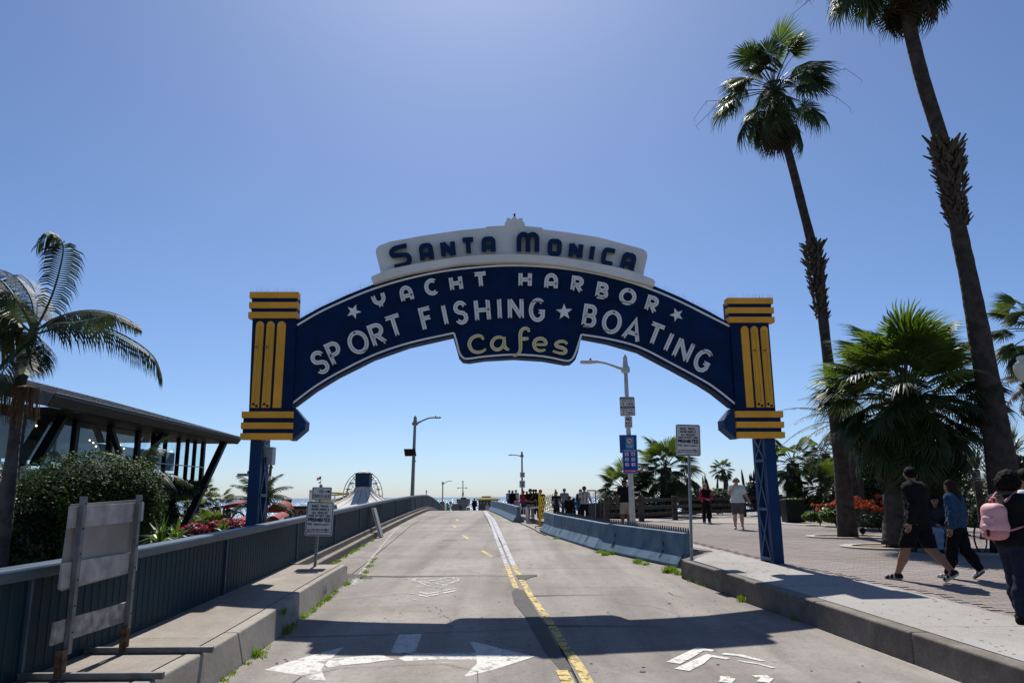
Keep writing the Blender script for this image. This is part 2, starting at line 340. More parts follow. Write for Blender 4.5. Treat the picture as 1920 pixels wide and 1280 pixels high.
# sea, ground, pier
sea = MB(); sea.flat([(-40000, 60, -14), (40000, 60, -14), (40000, 60000, -14), (-40000, 60000, -14)])
def water():
    m = bpy.data.materials.new('sea_water'); m.use_nodes = True; n = m.node_tree.nodes; l = m.node_tree.links; b = n['Principled BSDF']
    b.inputs['Base Color'].default_value = (.035, .075, .11, 1); b.inputs['Roughness'].default_value = .22; b.inputs['IOR'].default_value = 1.33
    tc = n.new('ShaderNodeTexCoord'); mp = n.new('ShaderNodeMapping'); mp.inputs['Scale'].default_value = (.05, .16, 1); l.new(tc.outputs['Object'], mp.inputs[0])
    z = n.new('ShaderNodeTexNoise'); z.inputs['Scale'].default_value = 1.6; z.inputs['Detail'].default_value = 8; z.inputs['Roughness'].default_value = .62; l.new(mp.outputs[0], z.inputs[0])
    bp = n.new('ShaderNodeBump'); bp.inputs['Strength'].default_value = .55; bp.inputs['Distance'].default_value = 6; l.new(z.outputs[0], bp.inputs['Height']); l.new(bp.outputs[0], b.inputs['Normal'])
    return m
sea.build('sea', water(), kind='structure')
gm = MB(); xs_ = np.linspace(-260, 260, 53); ys_ = np.linspace(-60, 240, 51); vs = []; fs = []
for y in ys_:
    for x in xs_: vs.append((x, y, float(np.interp(y, [-60, 60, 110, 150, 240], [-4.2, -5.0, -9, -12, -16]))+.25*math.sin(x*.13)*math.cos(y*.11)))
for j in range(50):
    for i in range(52): fs.append((j*53+i, j*53+i+1, (j+1)*53+i+1, (j+1)*53+i))
gm.add(vs, fs); gm.build('ground', M('ground_soil', (.24, .20, .15), .95, .3, .8, bump=.5, bscale=8, col2=(.16, .15, .08)), smooth=True, kind='structure')
pm = MB(); pm.box((-30, 330, -8), (140, 360, 1.6)); pm.build('pier', M('pier_deck', (.3, .27, .24), .85, .2, .3), kind='structure')
# road: dark bed with slabs laid on it
bed = MB(); strip(bed, lambda y: fx(y)-.25, lambda y: (kr(y) if y < 17 else kr2(max(y, 19)))+.35, -4, 130, zr, thick=.9, step=1, dz=-.03)
road = bed.build('road', m_joint, kind='structure')
def left_edge(y): return kl(y)-.03 if y < 17 else fx(y)+.2
ylj = [-4, 2.5, 6.2, 10.75, 17.55, 22.1, 27.2, 33, 39.2, 46, 53, 60, 67, 75, 84, 95, 110, 130]
yrj = [-4, 3, 7.3, 11.9, 15.6, 19.1, 24.5, 30.5, 37, 44, 51, 58, 65, 73, 82, 95, 110, 130]
for a, b in zip(ylj[:-1], ylj[1:]):
    g = .009 if a < 20 else .012
    if a == 17.55:
        strip(MB(), lambda y: cx_(y)-3.9, lambda y: cx_(y)-.02, a+g, b-g, zr, dz=random.uniform(-.003, .003)).build('road_slab', m_road, road)
        strip(MB(), left_edge, lambda y: cx_(y)-3.93, a+g, b-g, zr, dz=-.004).build('road_slab', m_road, road); continue
    if 17.55 < a < 45:
        strip(MB(), lambda y: cx_(y)-3.9, lambda y: cx_(y)-.02, a+g, b-g, zr, dz=random.uniform(-.003, .003)).build('road_slab', m_road, road)
        strip(MB(), left_edge, lambda y: cx_(y)-3.93, a+g, b-g, zr, dz=random.uniform(-.003, .0)).build('road_slab', m_road, road); continue
    strip(MB(), left_edge, lambda y: cx_(y)-.02, a+g, b-g, zr, dz=random.uniform(-.003, .003)).build('road_slab', m_road, road)
for a, b in zip(yrj[:-1], yrj[1:]):
    g = .006
    re_ = (lambda y: kr(y)+.02) if b <= 15.7 else (lambda y: (kr(y)+.02 if y < 17 else kr2(max(y, 19))+.02))
    strip(MB(), lambda y: cx_(y)+.015, re_, a+g, b-g, zr, step=.4, dz=random.uniform(-.003, .003)).build('road_slab', m_road, road)
# left sidewalk
lw = MB(); strip(lw, lambda y: fx(y)-.2, lambda y: kl(y)-.15, -4, 16.9, zl, thick=.3, dz=-.05); left_walk = lw.build('sidewalk', m_joint, kind='structure')
ylw = [-4, 3.2, 6.4, 8.9, 11.9, 14.6, 16.85]
for a, b in zip(ylw[:-1], ylw[1:]):
    strip(MB(), lambda y: fx(y)+.0, lambda y: kl(y)-.215, a+.006, b-.006, zl, thick=.1, dz=random.uniform(-.002, .003)).build('sidewalk_slab', m_walkl, left_walk)
ykl = [-4, 2.2, 5.6, 9.2, 11.95, 16.85]
for i, (a, b) in enumerate(zip(ykl[:-1], ykl[1:])):
    o_ = -.05 if i == 4 else 0.
    ys_k = np.linspace(a+.006, b-.006, max(2, int((b-a)/.6)+1))
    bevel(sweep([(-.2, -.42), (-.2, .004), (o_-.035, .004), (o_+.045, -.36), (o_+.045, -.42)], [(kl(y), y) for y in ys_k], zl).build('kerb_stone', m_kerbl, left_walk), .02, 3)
# teal paint marks on the kerb faces
teal = paint('teal_paint', (.06, .22, .17), wear=.52, scale=11)
def kerb_mark(y0, y1, h0, h1, side, parent):
    f = kl if side < 0 else kr; d = .052 if side < 0 else -.006; b0 = zr((y0+y1)/2)
    off = -.05 if (side < 0 and y0 > 11.95) else 0
    MB().flat([(f(y0)+d+off, y0, b0+h0), (f(y1)+d+off, y1, b0+h0+.03), (f(y1)+d+off, y1-.05, b0+h1), (f((y0+y1)/2)+d+off, (y0+y1)/2, b0+h1*.8), (f(y0)+d+off, y0+.04, b0+h1-.04)]).build('paint_mark', teal, parent)
kerb_mark(14.0, 14.45, .06, .29, -1, left_walk); kerb_mark(11.5, 11.8, .12, .28, -1, left_walk)
# asphalt wedge where the kerb ends
MB().prism([(-3.62, 16.9, zr(17)+.30), (-3.62, 16.9, zr(17)-.02), (-3.12, 17.25, zr(17.2)+.0), (-3.2, 17.6, zr(17.6)+.0), (-3.6, 17.9, zr(17.8)+.03), (-4.1, 17.5, zr(17.5)+.12)], (0, 0, -.12)).build('asphalt_ramp', m_asph, road)
# right sidewalk + plaza
BORDER = [(3.0, 41.5), (5.6, 36.5), (7.6, 33.2), (9.6, 32.3), (11.2, 31), (12.3, 28.0), (13.2, 26.2), (15.2, 24.6), (18, 23.4), (30, 21)]
def border_y(x): a = np.array(BORDER); return float(np.interp(x, a[:, 0], a[:, 1]))
pz = MB(); n = 60; vs = []; fs = []
def kall(y): return kr(y)+.1 if y < 17 else (kr(17)+.1+(kr2(19)-kr(17)-.1)*(y-17)/2 if y < 19 else kr2(y)+.05)
yy = [-4+i*1.0 for i in range(54)]
for y in yy: vs += [(kall(y), y, zs(y)-.012), (14, y, zs(y)-.012), (48, y, zs(y)-.012)]
for i in range(len(yy)-1):
    for k in range(2): fs.append((3*i+k, 3*i+k+1, 3*i+k+4, 3*i+k+3))
o = len(vs); e = 3*(len(yy)-1)
vs += [(kall(49), 49, -11), (14, 49, -11), (48, 49, -11), (48, -4, -11)]; fs += [(e, o, o+1, e+1), (e+1, o+1, o+2, e+2)]
o2 = len(vs); vs += [(x, y, z-.8) for x, y, z in vs[0:3*len(yy):3]]; fs += [(3*i, 3*i+3, o2+i+1, o2+i) for i in range(len(yy)-1)]
pz.add(vs, fs); plaza = pz.build('plaza', M('paver_joint_sand', (.225, .195, .182), .95, .2, 6), kind='structure')
# concrete beyond the pavers and the pale border kerb
cp = MB()
for i in range(len(BORDER)-1):
    (xa, ya), (xb, yb) = BORDER[i], BORDER[i+1]
    for k in range(4):
        x0 = xa+(xb-xa)*k/4; x1 = xa+(xb-xa)*(k+1)/4; y0 = ya+(yb-ya)*k/4; y1 = ya+(yb-ya)*(k+1)/4
        cp.add([(x0, y0, zs(y0)-.006), (x1, y1, zs(y1)-.006), (x1, 48, zs(48)-.006), (x0, 48, zs(48)-.006)], [(0, 1, 2, 3)])
cp.build('path', with_random(concrete('path_concrete', (.30, .28, .258), stain=.3), 0.0), kind='structure')
bk = sweep([(-.16, -.04), (-.16, .022), (.16, .022), (.16, -.04)], BORDER, zs); bk.build('plaza_edging', concrete('edging_concrete', (.40, .375, .335), stain=.2), plaza)
yrw = [-4, 3.4, 5.6, 7.5, 9.3, 11.0, 12.75, 14.5, 16.3, 18.8, 21.4, 24.5, 27.6, 31, 34.5, 38, 41]
rw = MB(); strip(rw, lambda y: kall(y), lambda y: pe(y), -4, 41, zs, thick=.05, dz=-.02); right_walk = rw.build('sidewalk', m_joint, kind='structure')
for a, b in zip(yrw[:-1], yrw[1:]):
    strip(MB(), lambda y: (kr(y)+.215 if y < 17 else kall(y)+.2), pe, a+.005, b-.005, zs, thick=.06, dz=random.uniform(0, .003)).build('sidewalk_slab', m_walk, right_walk)
ykr = [-4, 2.5, 6.1, 9.0, 11.2, 13.55, 17.0]
for i, (a, b) in enumerate(zip(ykr[:-1], ykr[1:])):
    o_ = .05 if i == 5 else 0.
    bevel(strip(MB(), lambda y: kr(y)+o_, lambda y: kr(y)+.205, a+.006, b-.006, zs, thick=.6, dz=.004).build('kerb_stone', m_kerb, right_walk), .025, 3)
for a, b in ((19.0, 24.2), (24.2, 30.6), (30.6, 36.5)):
    strip(MB(), lambda y: kr2(y)+.0, lambda y: kr2(y)+.2, a+.006, b-.006, zs, thick=.6, dz=.004).build('kerb_stone', m_kerb, right_walk)
MB().box(((kr(17)+kr2(19))/2+.12, 17.9, .2), (.18, 2.3, .66), (Vector((.87, -.5, 0)), Vector((.5, .87, 0)), Vector((0, 0, 1)))).build('kerb_stone', m_kerb, right_walk)
kerb_mark(14.6, 14.95, .16, .28, 1, right_walk)
# pavers: real pieces; the nearest ones singly, the rest in one mesh
PW, PH = .25, .125; cells = []
ang = math.radians(-7); ca, sa = math.cos(ang), math.sin(ang)
for r_ in range(-140, 420):
    for c_ in range(-90, 190):
        u_ = (c_+(.5 if r_ % 2 else 0))*PW; v_ = r_*PH
        x = 5+u_*ca-v_*sa; y = 10+u_*sa+v_*ca
        if y < 5 or y > 42 or x > 26 or x < 3: continue
        if x < pe(y)+.22 or y > border_y(x)-.22: continue
        if x > y*.76+1.5: continue
        if any((x-q[0])**2+(y-q[1])**2 < q[2] for q in ((10.16, 23.4, 1.1), (11.54, 18.2, 1.1), (9.92, 19.8, 1.6))): continue
        cells.append((x*x+y*y, x, y))
cells.sort(); print('pavers', len(cells))
pv = MB(); pv.box((0, 0, -.03), (PW-.006, PH-.006, .06)); pme = pv.mesh('paver', m_paver)
big = MB()
for i, (d2, x, y) in enumerate(cells):
    z = zs(y)+random.uniform(-.001, .0015)
    if i < 300: inst('paver', pme, Matrix.Translation((x, y, z))@Matrix.Rotation(ang, 4, 'Z'), plaza)
    else:
        hx, hy = (PW-.006)/2, (PH-.006)/2; c4 = [(x+a*hx*ca-b*hy*sa, y+a*hx*sa+b*hy*ca) for a, b in ((-1, -1), (1, -1), (1, 1), (-1, 1))]
        big.add([(p[0], p[1], z) for p in c4]+[(p[0], p[1], z-.04) for p in c4], [(0, 1, 2, 3), (0, 4, 5, 1), (1, 5, 6, 2), (2, 6, 7, 3), (3, 7, 4, 0)])
raw('pavers', big.v, big.f, m_paver, plaza, kind='stuff')
# palm planter rings
for (x, y, r_, rx) in ((10.16, 23.4, 1.0, 1.25), (9.92, 19.8, 1.15, 1.5), (11.54, 18.2, 1.0, 1.1)):
    rg = MB(); vs = []; fs = []
    for k in range(40):
        a = 2*math.pi*k/40; cxx, cyy = math.cos(a), math.sin(a)
        for rr, hh in ((1, -.05), (1, .03), (.8, .03), (.8, -.05)): vs.append((x+cxx*rr*rx, y+cyy*rr*r_, zs(y)+hh))
    for k in range(40):
        for j in range(4): fs.append((k*4+j, k*4+(j+1) % 4, ((k+1) % 40)*4+(j+1) % 4, ((k+1) % 40)*4+j))
    rg.add(vs, fs); rg.build('planter_ring', MATS['edging_concrete'], plaza)
    MB().flat([(x+math.cos(k*.2618)*rx*.79, y+math.sin(k*.2618)*r_*.79, zs(y)-.0) for k in range(24)]).build('planter_soil', m_dirt, plaza)
# ---------------------------------------------------------------- road markings
m_white = paint('white_road_paint', (.53, .51, .465), wear=.42, scale=6, ghost=.45)
m_chev = paint('chevron_road_paint', (.58, .56, .52), wear=.40, scale=14, ghost=.3)
m_whiteworn = paint('worn_white_road_paint', (.45, .43, .40), wear=.50, scale=12)
m_yel = paint('yellow_road_paint', (.50, .36, .075), wear=.45, scale=8)
m_grey = paint('grey_cover_paint', (.33, .33, .36), wear=.42, scale=4)
m_tar = M('tar_seam', (.075, .07, .066), .9, .2, 20)
def road_poly(px, mat, name='road_marking', dz=.006, zoom=None):
    z0 = zoom or (1, 0, 0)
    MB().flat([G(a/z0[0]+z0[1], b/z0[0]+z0[2], zr)+Vector((0, 0, dz)) for a, b in px]).build(name, mat, road)
def road_line(px, wd, mat, name='road_marking', dz=.006, zoom=None, sub=1):
    z0 = zoom or (1, 0, 0); P = [G(a/z0[0]+z0[1], b/z0[0]+z0[2], zr) for a, b in px]; Q = []
    for a, b in zip(P[:-1], P[1:]):
        n = max(1, int((b-a).length/.8)); Q += [a+(b-a)*(i/n) for i in range(n)]
    Q.append(P[-1]); w_ = wd
    if hasattr(wd, '__len__'): w_ = list(np.interp(np.linspace(0, 1, len(Q)), np.linspace(0, 1, len(wd)), wd))
    mb = MB(); stroke3(mb, [(p.x, p.y) for p in Q], w_, lambda x, y, o: (x, y, zr(y)+o), dz); mb.build(name, mat, road)
z1 = (3.2, 400, 1040); z2 = (3.2, 900, 1040); z3 = (10.667, 720, 1040); z6 = (3.84, 830, 780)
road_poly([(1115, 478), (1252, 474), (1215, 572), (1205, 590), (1100, 592), (1066, 582), (1075, 560)], m_white, zoom=z1)
road_poly([(1110, 622), (1165, 600), (1225, 585), (1260, 592), (1420, 592), (1578, 588), (1600, 645), (1350, 652), (1180, 648)], m_white, zoom=z1)
road_poly([(1530, 515), (1700, 556), (1930, 612), (1700, 685), (1520, 732), (1505, 728), (1582, 655), (1575, 590), (1560, 560)], m_white, zoom=z1, dz=.008)
road_poly([(305, 690), (520, 622), (785, 552), (735, 600), (672, 648), (648, 690), (675, 756), (600, 750), (520, 735), (420, 706)], m_white, zoom=z1)
road_poly([(700, 625), (860, 612), (1010, 602), (1090, 630), (1000, 640), (930, 652), (860, 656), (760, 668), (690, 680), (668, 664)], m_white, zoom=z1, dz=.009)
for pts, wd in (([(700, 742), (860, 782), (1115, 737)], .07), ([(680, 800), (850, 832), (1110, 776)], .07), ([(1200, 715), (1440, 676)], .07), ([(1175, 770), (1445, 712)], .08),
                ([(1150, 480), (1215, 465), (1275, 448)], .1), ([(1320, 448), (1400, 465), (1455, 495), (1420, 540), (1285, 575)], .13), ([(1200, 560), (1140, 545), (1125, 510), (1150, 480)], .09), ([(1250, 535), (1350, 505)], .12),
                ([(570, 530), (590, 495), (650, 475), (720, 462)], .09), ([(770, 468), (870, 490)], .1), ([(890, 515), (1025, 522)], .08), ([(1020, 548), (1100, 585), (1130, 640)], .1), ([(1060, 655), (1150, 640), (1210, 590)], .22),
                ([(710, 530), (770, 560), (850, 540)], .22), ([(760, 600), (900, 570)], .12), ([(820, 622), (935, 620)], .12), ([(720, 650), (790, 610)], .16), ([(975, 258), (1240, 258)], .1), ([(390, 750), (450, 752)], .07), ([(520, 775), (610, 780)], .06), ([(580, 893), (650, 890)], .06)):
    road_line(pts, wd, m_white if wd < .09 else m_whiteworn, zoom=z3)
for pts, wd in (([(1160, 650), (1245, 606), (1322, 566), (1405, 577)], [.17, .17, .13, .10]), ([(1212, 694), (1300, 650), (1375, 606), (1490, 626)], [.18, .17, .10, .09]), ([(1455, 594), (1560, 604), (1700, 640)], [.1, .1, .07]), ([(1550, 635), (1610, 648), (1680, 658), (1762, 679)], [.03, .06, .04, .05]),
                ([(1440, 735), (1500, 742)], .12), ([(1470, 768), (1495, 742)], .14), ([(1640, 730), (1730, 732)], .1), ([(1700, 765), (1725, 740)], .13)):
    road_line(pts, wd, m_chev, zoom=z2)
road_line([(950, 1060), (967.5, 1103)], .11, m_yel); road_line([(1053, 1258), (1068, 1290)], .13, m_yel, dz=.012)
road_line([(963.5, 1060), (994, 1115), (1028, 1162), (1056, 1209), (1087.5, 1252), (1108, 1290)], .12, m_yel)
road_line([(908, 960), (917, 972), (950, 1060)], [.14, .13, .10], m_grey); road_line([(908, 957), (925, 975), (963.5, 1060)], [.2, .2, .12], m_grey, dz=.008)
road_poly([(190, 222), (215, 206), (262, 212), (330, 320), (400, 440), (470, 560), (548, 680), (540, 706), (480, 690), (400, 600), (330, 480), (270, 370), (205, 290)], m_asph, 'asphalt_patch', .010, z2)
road_poly([(215, 122), (340, 120), (345, 126), (300, 135), (270, 152), (232, 148)], m_asph, 'asphalt_patch', .010, z2)
road_line([(600, 1079.5), (670, 1080), (760, 1081), (860, 1079), (1000, 1076)], [.05, .10, .06, .02, .008], m_tar, 'tar_seam', .009)
road_line([(1000, 1117), (1070, 1115.5), (1150, 1115)], [.07, .04, .01], m_tar, 'tar_seam', .009)
road_line([(520, 1196), (700, 1190), (900, 1183), (1005, 1179)], [.03, .02, .012, .012], m_tar, 'tar_seam', .009)
road_line([(1000, 1172), (1060, 1174), (1270, 1174)], [.07, .03, .006], m_tar, 'tar_seam', .009)
road_line([(545, 1285), (565, 1269), (636, 1254)], .012, m_tar, 'crack', .012); road_line([(636, 1254), (830, 1245), (895, 1259), (896, 1290)], .009, m_tar, 'crack', .012)
road_line([(620, 1126), (700, 1118), (780, 1112)], .012, m_tar, 'crack', .009); road_line([(830, 1013), (880, 1012)], [.1, .02], m_tar, 'tar_seam', .009)
road_line([(1253, 1110), (1262, 1116), (1285, 1121)], .012, m_tar, 'crack', .009)
road_line([(662, 1096), (700, 1042), (735, 1000), (748, 988)], [.09, .09, .085, .08], m_whiteworn)
road_line([(904, 1032), (921, 1043)], .12, m_yel); road_line([(868, 1003), (879, 1011)], .12, m_yel); road_line([(850, 985), (854, 989)], .14, m_yel); road_line([(856, 973), (859, 976)], .14, m_yel)
road_line([(812, 964), (838, 963)], .3, m_whiteworn); road_line([(858, 958.5), (866, 959)], .5, m_whiteworn)
# branching hairline cracks and old gum spots
rg = random.Random(21)
for k in range(16):
    y = rg.uniform(8.5, 34); x = rg.uniform(kl(min(y, 16.9))+.3, kr(min(y, 17))-.5) if y < 17 else rg.uniform(fx(y)+.8, 1.0)
    a = rg.uniform(0, 6.28); P = [(x, y)]
    for q in range(rg.randrange(8, 20)): a += rg.uniform(-.55, .55); x += .13*math.cos(a); y += .13*math.sin(a); P.append((x, y))
    mb = MB(); stroke3(mb, P, [rg.uniform(.003, .010) for _ in P], lambda x, y, o: (x, y, zr(y)+o), .007); mb.build('crack', m_tar, road)
gum = MB(); gum2 = MB()
for k in range(420):
    y = rg.uniform(7.5, 22); r_ = rg.uniform(.008, .024)*(1 if rg.random() < .9 else 1.8)
    if rg.random() < .55:
        x = rg.uniform(kr(min(y, 17))+.25, pe(y)-.05); gum.flat([(x+r_*math.cos(t), y+r_*rg.uniform(.8, 1.2)*math.sin(t), zs(y)+.0045) for t in np.linspace(0, 5.6, 8)])
    else:
        x = rg.uniform(kl(min(y, 16.9))+.2, kr(min(y, 17))-.2) if y < 17 else rg.uniform(fx(y)+.6, 1.5); gum2.flat([(x+r_*math.cos(t), y+r_*rg.uniform(.8, 1.2)*math.sin(t), zr(y)+.0065) for t in np.linspace(0, 5.6, 8)])
m_gum = M('gum_stain', (.15, .14, .13), .9, .3, 3)
raw('gum_spots', gum.v, gum.f, m_gum, right_walk, kind='stuff'); raw('oil_spots', gum2.v, gum2.f, M('oil_stain', (.11, .10, .09), .8, .3, 3), road, kind='stuff')
# ---------------------------------------------------------------- left fence
m_fence = M('fence_paint', (.0048, .0265, .040), .6, .18, 2, bump=.05, bscale=30)
m_rail = M('rail_paint', (.050, .082, .112), .42, .12, 3, bump=.05, bscale=25)
fence = thing('metal_fence', (fx(7), 7, zl(7)), 'long blue-grey ribbed metal fence with flat top rail along the left side of the bridge', 'fence')
def fence_z(y): return zl(y)
fp = [(fx(y), y) for y in np.concatenate([np.arange(-3, 80, .8), np.arange(80, 131, 3)])]
bevel(sweep([(-.10, .86), (.10, .86), (.115, .95), (.10, .975), (-.10, .975), (-.115, .95)], fp, fence_z).build('top_rail', m_rail, fence), .008, 2)
m_seam_lit = M('fence_seam_lit', (.022, .052, .070), .6, .15, 4)  # rib colour lightened to look like raised seams catching light
sl = MB(); sl.box((0, 0, .43), (.014, .1550, .86)); sl.m = 1; sl.box((.009, .072, .43), (.006, .009, .86)); sl.m = 0; sl.box((.009, 0, .03), (.006, .140, .05)); slm = sl.mesh('slat', [m_fence, m_seam_lit])
y = -2.; cnt = 0; rest = MB()
while y < 128:
    t = (Vector((fx(y+.1), y+.1))-Vector((fx(y), y))).normalized(); a = math.atan2(t.y, t.x)-math.pi/2
    if 3 < y and cnt < 300:
        inst('slat', slm, Matrix.Translation((fx(y), y, fence_z(y)))@Matrix.Rotation(a, 4, 'Z'), fence); cnt += 1; y += .155
    else:
        sc = 1 if y <= 3 else 3
        for q in sl.v: rest.v.append((fx(y)+q[0]*math.cos(a)-q[1]*sc*math.sin(a), y+q[0]*math.sin(a)+q[1]*sc*math.cos(a), fence_z(y)+q[2]))
        o = len(rest.v)-len(sl.v); rest.f += [tuple(i+o for i in f) for f in sl.f]; rest.mi += [0]*len(sl.f); y += .155*sc
raw('far_slats', rest.v, rest.f, m_fence, fence, kind='stuff')
for yp in (2, 7.0, 12.3, 17.5, 22.5, 27.4, 33.4, 40, 46.5, 53, 60, 67, 75):
    MB().box((fx(yp)+.022, yp, fence_z(yp)+.43), (.03, .035, .86)).build('post', m_rail, fence)
# concrete plinth under the far fence
pl = [(fx(y), y) for y in np.arange(16.9, 128, 1.2)]
plinth = sweep([(-.2, -.4), (-.2, .02), (.17, .02), (.175, -.14), (.30, -.145), (.31, -.45)], pl, zl)
bevel(plinth.build('plinth', m_kerb, fence), .02, 2)
# ================================================================ ARCH SIGN
m_navy = M('navy_enamel', (.0022, .0165, .062), .55, .22, 2.5, bump=.06, bscale=5, spec=.10)
m_navy2 = M('navy_steel_paint', (.0040, .030, .098), .55, .12, 2)
m_gold = M('gold_enamel', (.82, .38, .040), .5, .10, 2)
m_wpanel = M('white_enamel', (.76, .73, .68), .55, .06, 1.2, col2=(.82, .80, .76))
m_letter = M('letter_white', (.84, .82, .80), .5, .05, 3)
m_neon = M('neon_glass', (.50, .47, .45), .15, .15, 20); m_neony = M('neon_glass_yellow', (.62, .50, .06), .2, .1, 20)
M('lattice_paint', (.035, .075, .14), .5, .1, 4)
m_dark = M('black_fitting_and_hole', (.012, .012, .012), .6, 0); m_wire = M('steel_wire', (.45, .45, .45), .35, 0, metal=.8)
m_galv = M('galvanised_steel', (.36, .37, .38), .45, .18, 9, metal=.5)
APL = Vector((-5.1, 15.27)); APR = Vector((5.41, 16.02)); AE = (APR-APL).normalized(); AN = Vector((AE.y, -AE.x, 0))
AE3 = Vector((AE.x, AE.y, 0))
def A(px, py, off=0.):
    d = ray(px, py); p0 = Vector((APL.x, APL.y, CAMZ))+AN*off; t = (p0-CAM).dot(AN)/d.dot(AN); return CAM+d*t
arch = thing('arch_sign', (*((APL+APR)/2), zr(15.6)), 'navy blue arched entrance sign on two gold banded towers reading Santa Monica Yacht Harbor', 'sign')
TOP = [(557, 600), (600, 576), (650, 553), (700, 533), (760, 515), (830, 500), (900, 492), (962, 489), (1030, 492), (1100, 501), (1170, 517), (1227, 536), (1280, 559), (1330, 584), (1369, 606)]
BL = [(850, 629), (767, 648), (700, 671.5), (632, 705.5), (590, 731), (551, 760)]
CAF = [(1090, 631), (1084, 660), (1079, 674), (1072, 680), (1062, 681), (1020, 673.5), (965, 670), (910, 673), (880, 677.5), (868, 676), (861, 668), (856, 650)]
BR = [(1374, 762), (1340, 735), (1315, 719), (1262, 690), (1199, 657), (1142, 641)]
face = TOP+[(1386, 640), (1396, 766)]+BR+CAF+BL+[(530, 760), (537, 640)]
b_ = MB(); b_.prism([A(*p) for p in face], -AN*.32); panel = b_.build('arch_panel', m_navy, arch)
def aline(pts, w_, mat, name, off=.012, depth=.012, parent=None):
    mb = MB(); stroke3(mb, pts, w_, lambda x, y, o: A(x, y, o), off, depth); return mb.build(name, mat, parent or arch)
def dense(pts, k=4):
    """catmull-rom smoothing"""
    P = [Vector(p) for p in pts]; out = []
    for i in range(len(P)-1):
        p0 = P[max(i-1, 0)]; p1 = P[i]; p2 = P[i+1]; p3 = P[min(i+2, len(P)-1)]
        for j in range(k):
            t = j/k; out.append(.5*((2*p1)+(p2-p0)*t+(2*p0-5*p1+4*p2-p3)*t*t+(3*p1-p0-3*p2+p3)*t**3))
    return out+[P[-1]]
aline(dense([(x, y+9.5) for x, y in TOP[:1]]+[(x, y+8.5) for x, y in TOP[1:-1]]+[(1368, 611.5)]), 3.4, m_letter, 'border_line')
aline(dense([(x, y-5) for x, y in reversed(BL[:-1])][0:0]+[(549, 755.5), (588, 726), (631, 700), (699, 666), (766, 643), (851, 624)]), 3.4, m_letter, 'border_line')
aline(dense([(851, 624), (856, 640), (861, 660), (867, 669), (876, 672.5), (910, 668), (965, 664.5), (1020, 668), (1060, 676), (1071, 674), (1077, 666), (1083, 650), (1090, 627)], 3), 3.4, m_letter, 'border_line', .0135)
aline(dense([(1090, 627), (1143, 635.5), (1200, 651), (1263, 683), (1316, 711.5), (1342, 728), (1380, 758)]), 3.4, m_letter, 'border_line')
# sheet seams and screws of the arch face
def edge_y(tab, x): t = sorted(tab); return float(np.interp(x, [q[0] for q in t], [q[1] for q in t]))
m_seamn = M('panel_seam', (.0012, .008, .03), .6, 0)
for x in (640, 742, 846, 962, 1080, 1196, 1296):
    y0 = edge_y(TOP, x)+12; y1 = (edge_y(BL, x) if x < 850 else (672 if 868 < x < 1078 else edge_y(BR, x) if x > 1095 else 628))-9
    mb = MB(); stroke3(mb, [(x, y0), (x+(962-x)*.012, y1)], .7, lambda a, b, o: A(a, b, o), .003); mb.build('panel_seam', m_seamn, panel)
    for k in range(7):
        q = A(x+3, y0+(y1-y0)*(k+.5)/7, .001); MB().lathe(q, [(.011, 0), (.011, .006), (.004, .009)], 6, AN).build('screw', m_navy2, panel)
# white crest panel and its shelf
crest = [(715, 516), (704.5, 474), (705.5, 466), (711, 460.5), (731, 453), (792, 442), (860, 432), (911, 427), (913, 424.6), (946, 423), (946.4, 418.5), (948.5, 415.5), (950, 413), (950, 409), (956, 408.8), (957, 411), (960, 410.5), (961, 408), (964.8, 406.3), (968.5, 408), (970, 411), (973, 410.5), (973.5, 409), (979.7, 409), (979.9, 415), (983.4, 417.5), (984, 423.5), (1016.5, 426.7), (1018, 430), (1059, 435), (1122, 444.7), (1184, 461), (1206, 467), (1212, 472), (1214, 480), (1205.5, 520), (1100, 497), (962, 486), (830, 496)]
b_ = MB(); b_.prism([A(x, y, -.02) for x, y in crest], -AN*.26); cp_ = b_.build('crest_panel', m_wpanel, arch)
cpo = A(964.8, 404, -.1); MB().lathe(cpo+Vector((0, 0, -.03)), [(.02, 0), (.02, .05), (.03, .06), (.012, .08)], 8).build('finial', m_dark, cp_)
st_top = dense([(698, 517.5), (736, 503.5), (813, 488.5), (883, 479.3), (945, 476.7), (997, 477.5), (1065, 484), (1164, 502.5), (1206, 516), (1224, 523)])
st_bot = dense([(1226.5, 536.5), (1184, 525), (1106, 506.5), (1028, 494.5), (961, 490.5), (867, 494.5), (813, 503.5), (760, 513.5), (699.5, 531)])
b_ = MB(); b_.prism([A(p[0], p[1], .16) for p in ([(695.5, 521.5)]+[tuple(q) for q in st_top]+[(1229, 528)]+[tuple(q) for q in st_bot])], -AN*.5); b_.build('crest_shelf', m_wpanel, arch)
# towers
def rect(x0, y0, x1, y1, x2, y2, x3, y3, off, th, mat, name, parent):
    b_ = MB(); b_.prism([A(x, y, off) for x, y in ((x0, y0), (x1, y1), (x2, y2), (x3, y3))], -AN*th); return bevel(b_.build(name, mat, parent), .006, 1)
tl = rect(473.5, 590, 556, 590, 548, 773, 466.5, 773, .05, .36, m_navy, 'tower_shaft', arch)
tr = rect(1369, 600, 1441, 600, 1454.5, 771, 1380, 771, .05, .36, m_navy, 'tower_shaft', arch)
b_ = MB(); b_.prism([A(x, y, .06) for x, y in ((473, 553), (557, 553), (555, 592), (471, 592))], -AN*.36); b_.build('tower_cap_core', m_navy, tl)
b_ = MB(); b_.prism([A(x, y, .06) for x, y in ((457, 775), (546, 775), (544, 820), (454, 820))], -AN*.36); b_.build('tower_base_core', m_navy, tl)
b_ = MB(); b_.prism([A(x, y, .06) for x, y in ((1366, 563), (1445, 563), (1448, 601), (1369, 601))], -AN*.36); b_.build('tower_cap_core', m_navy, tr)
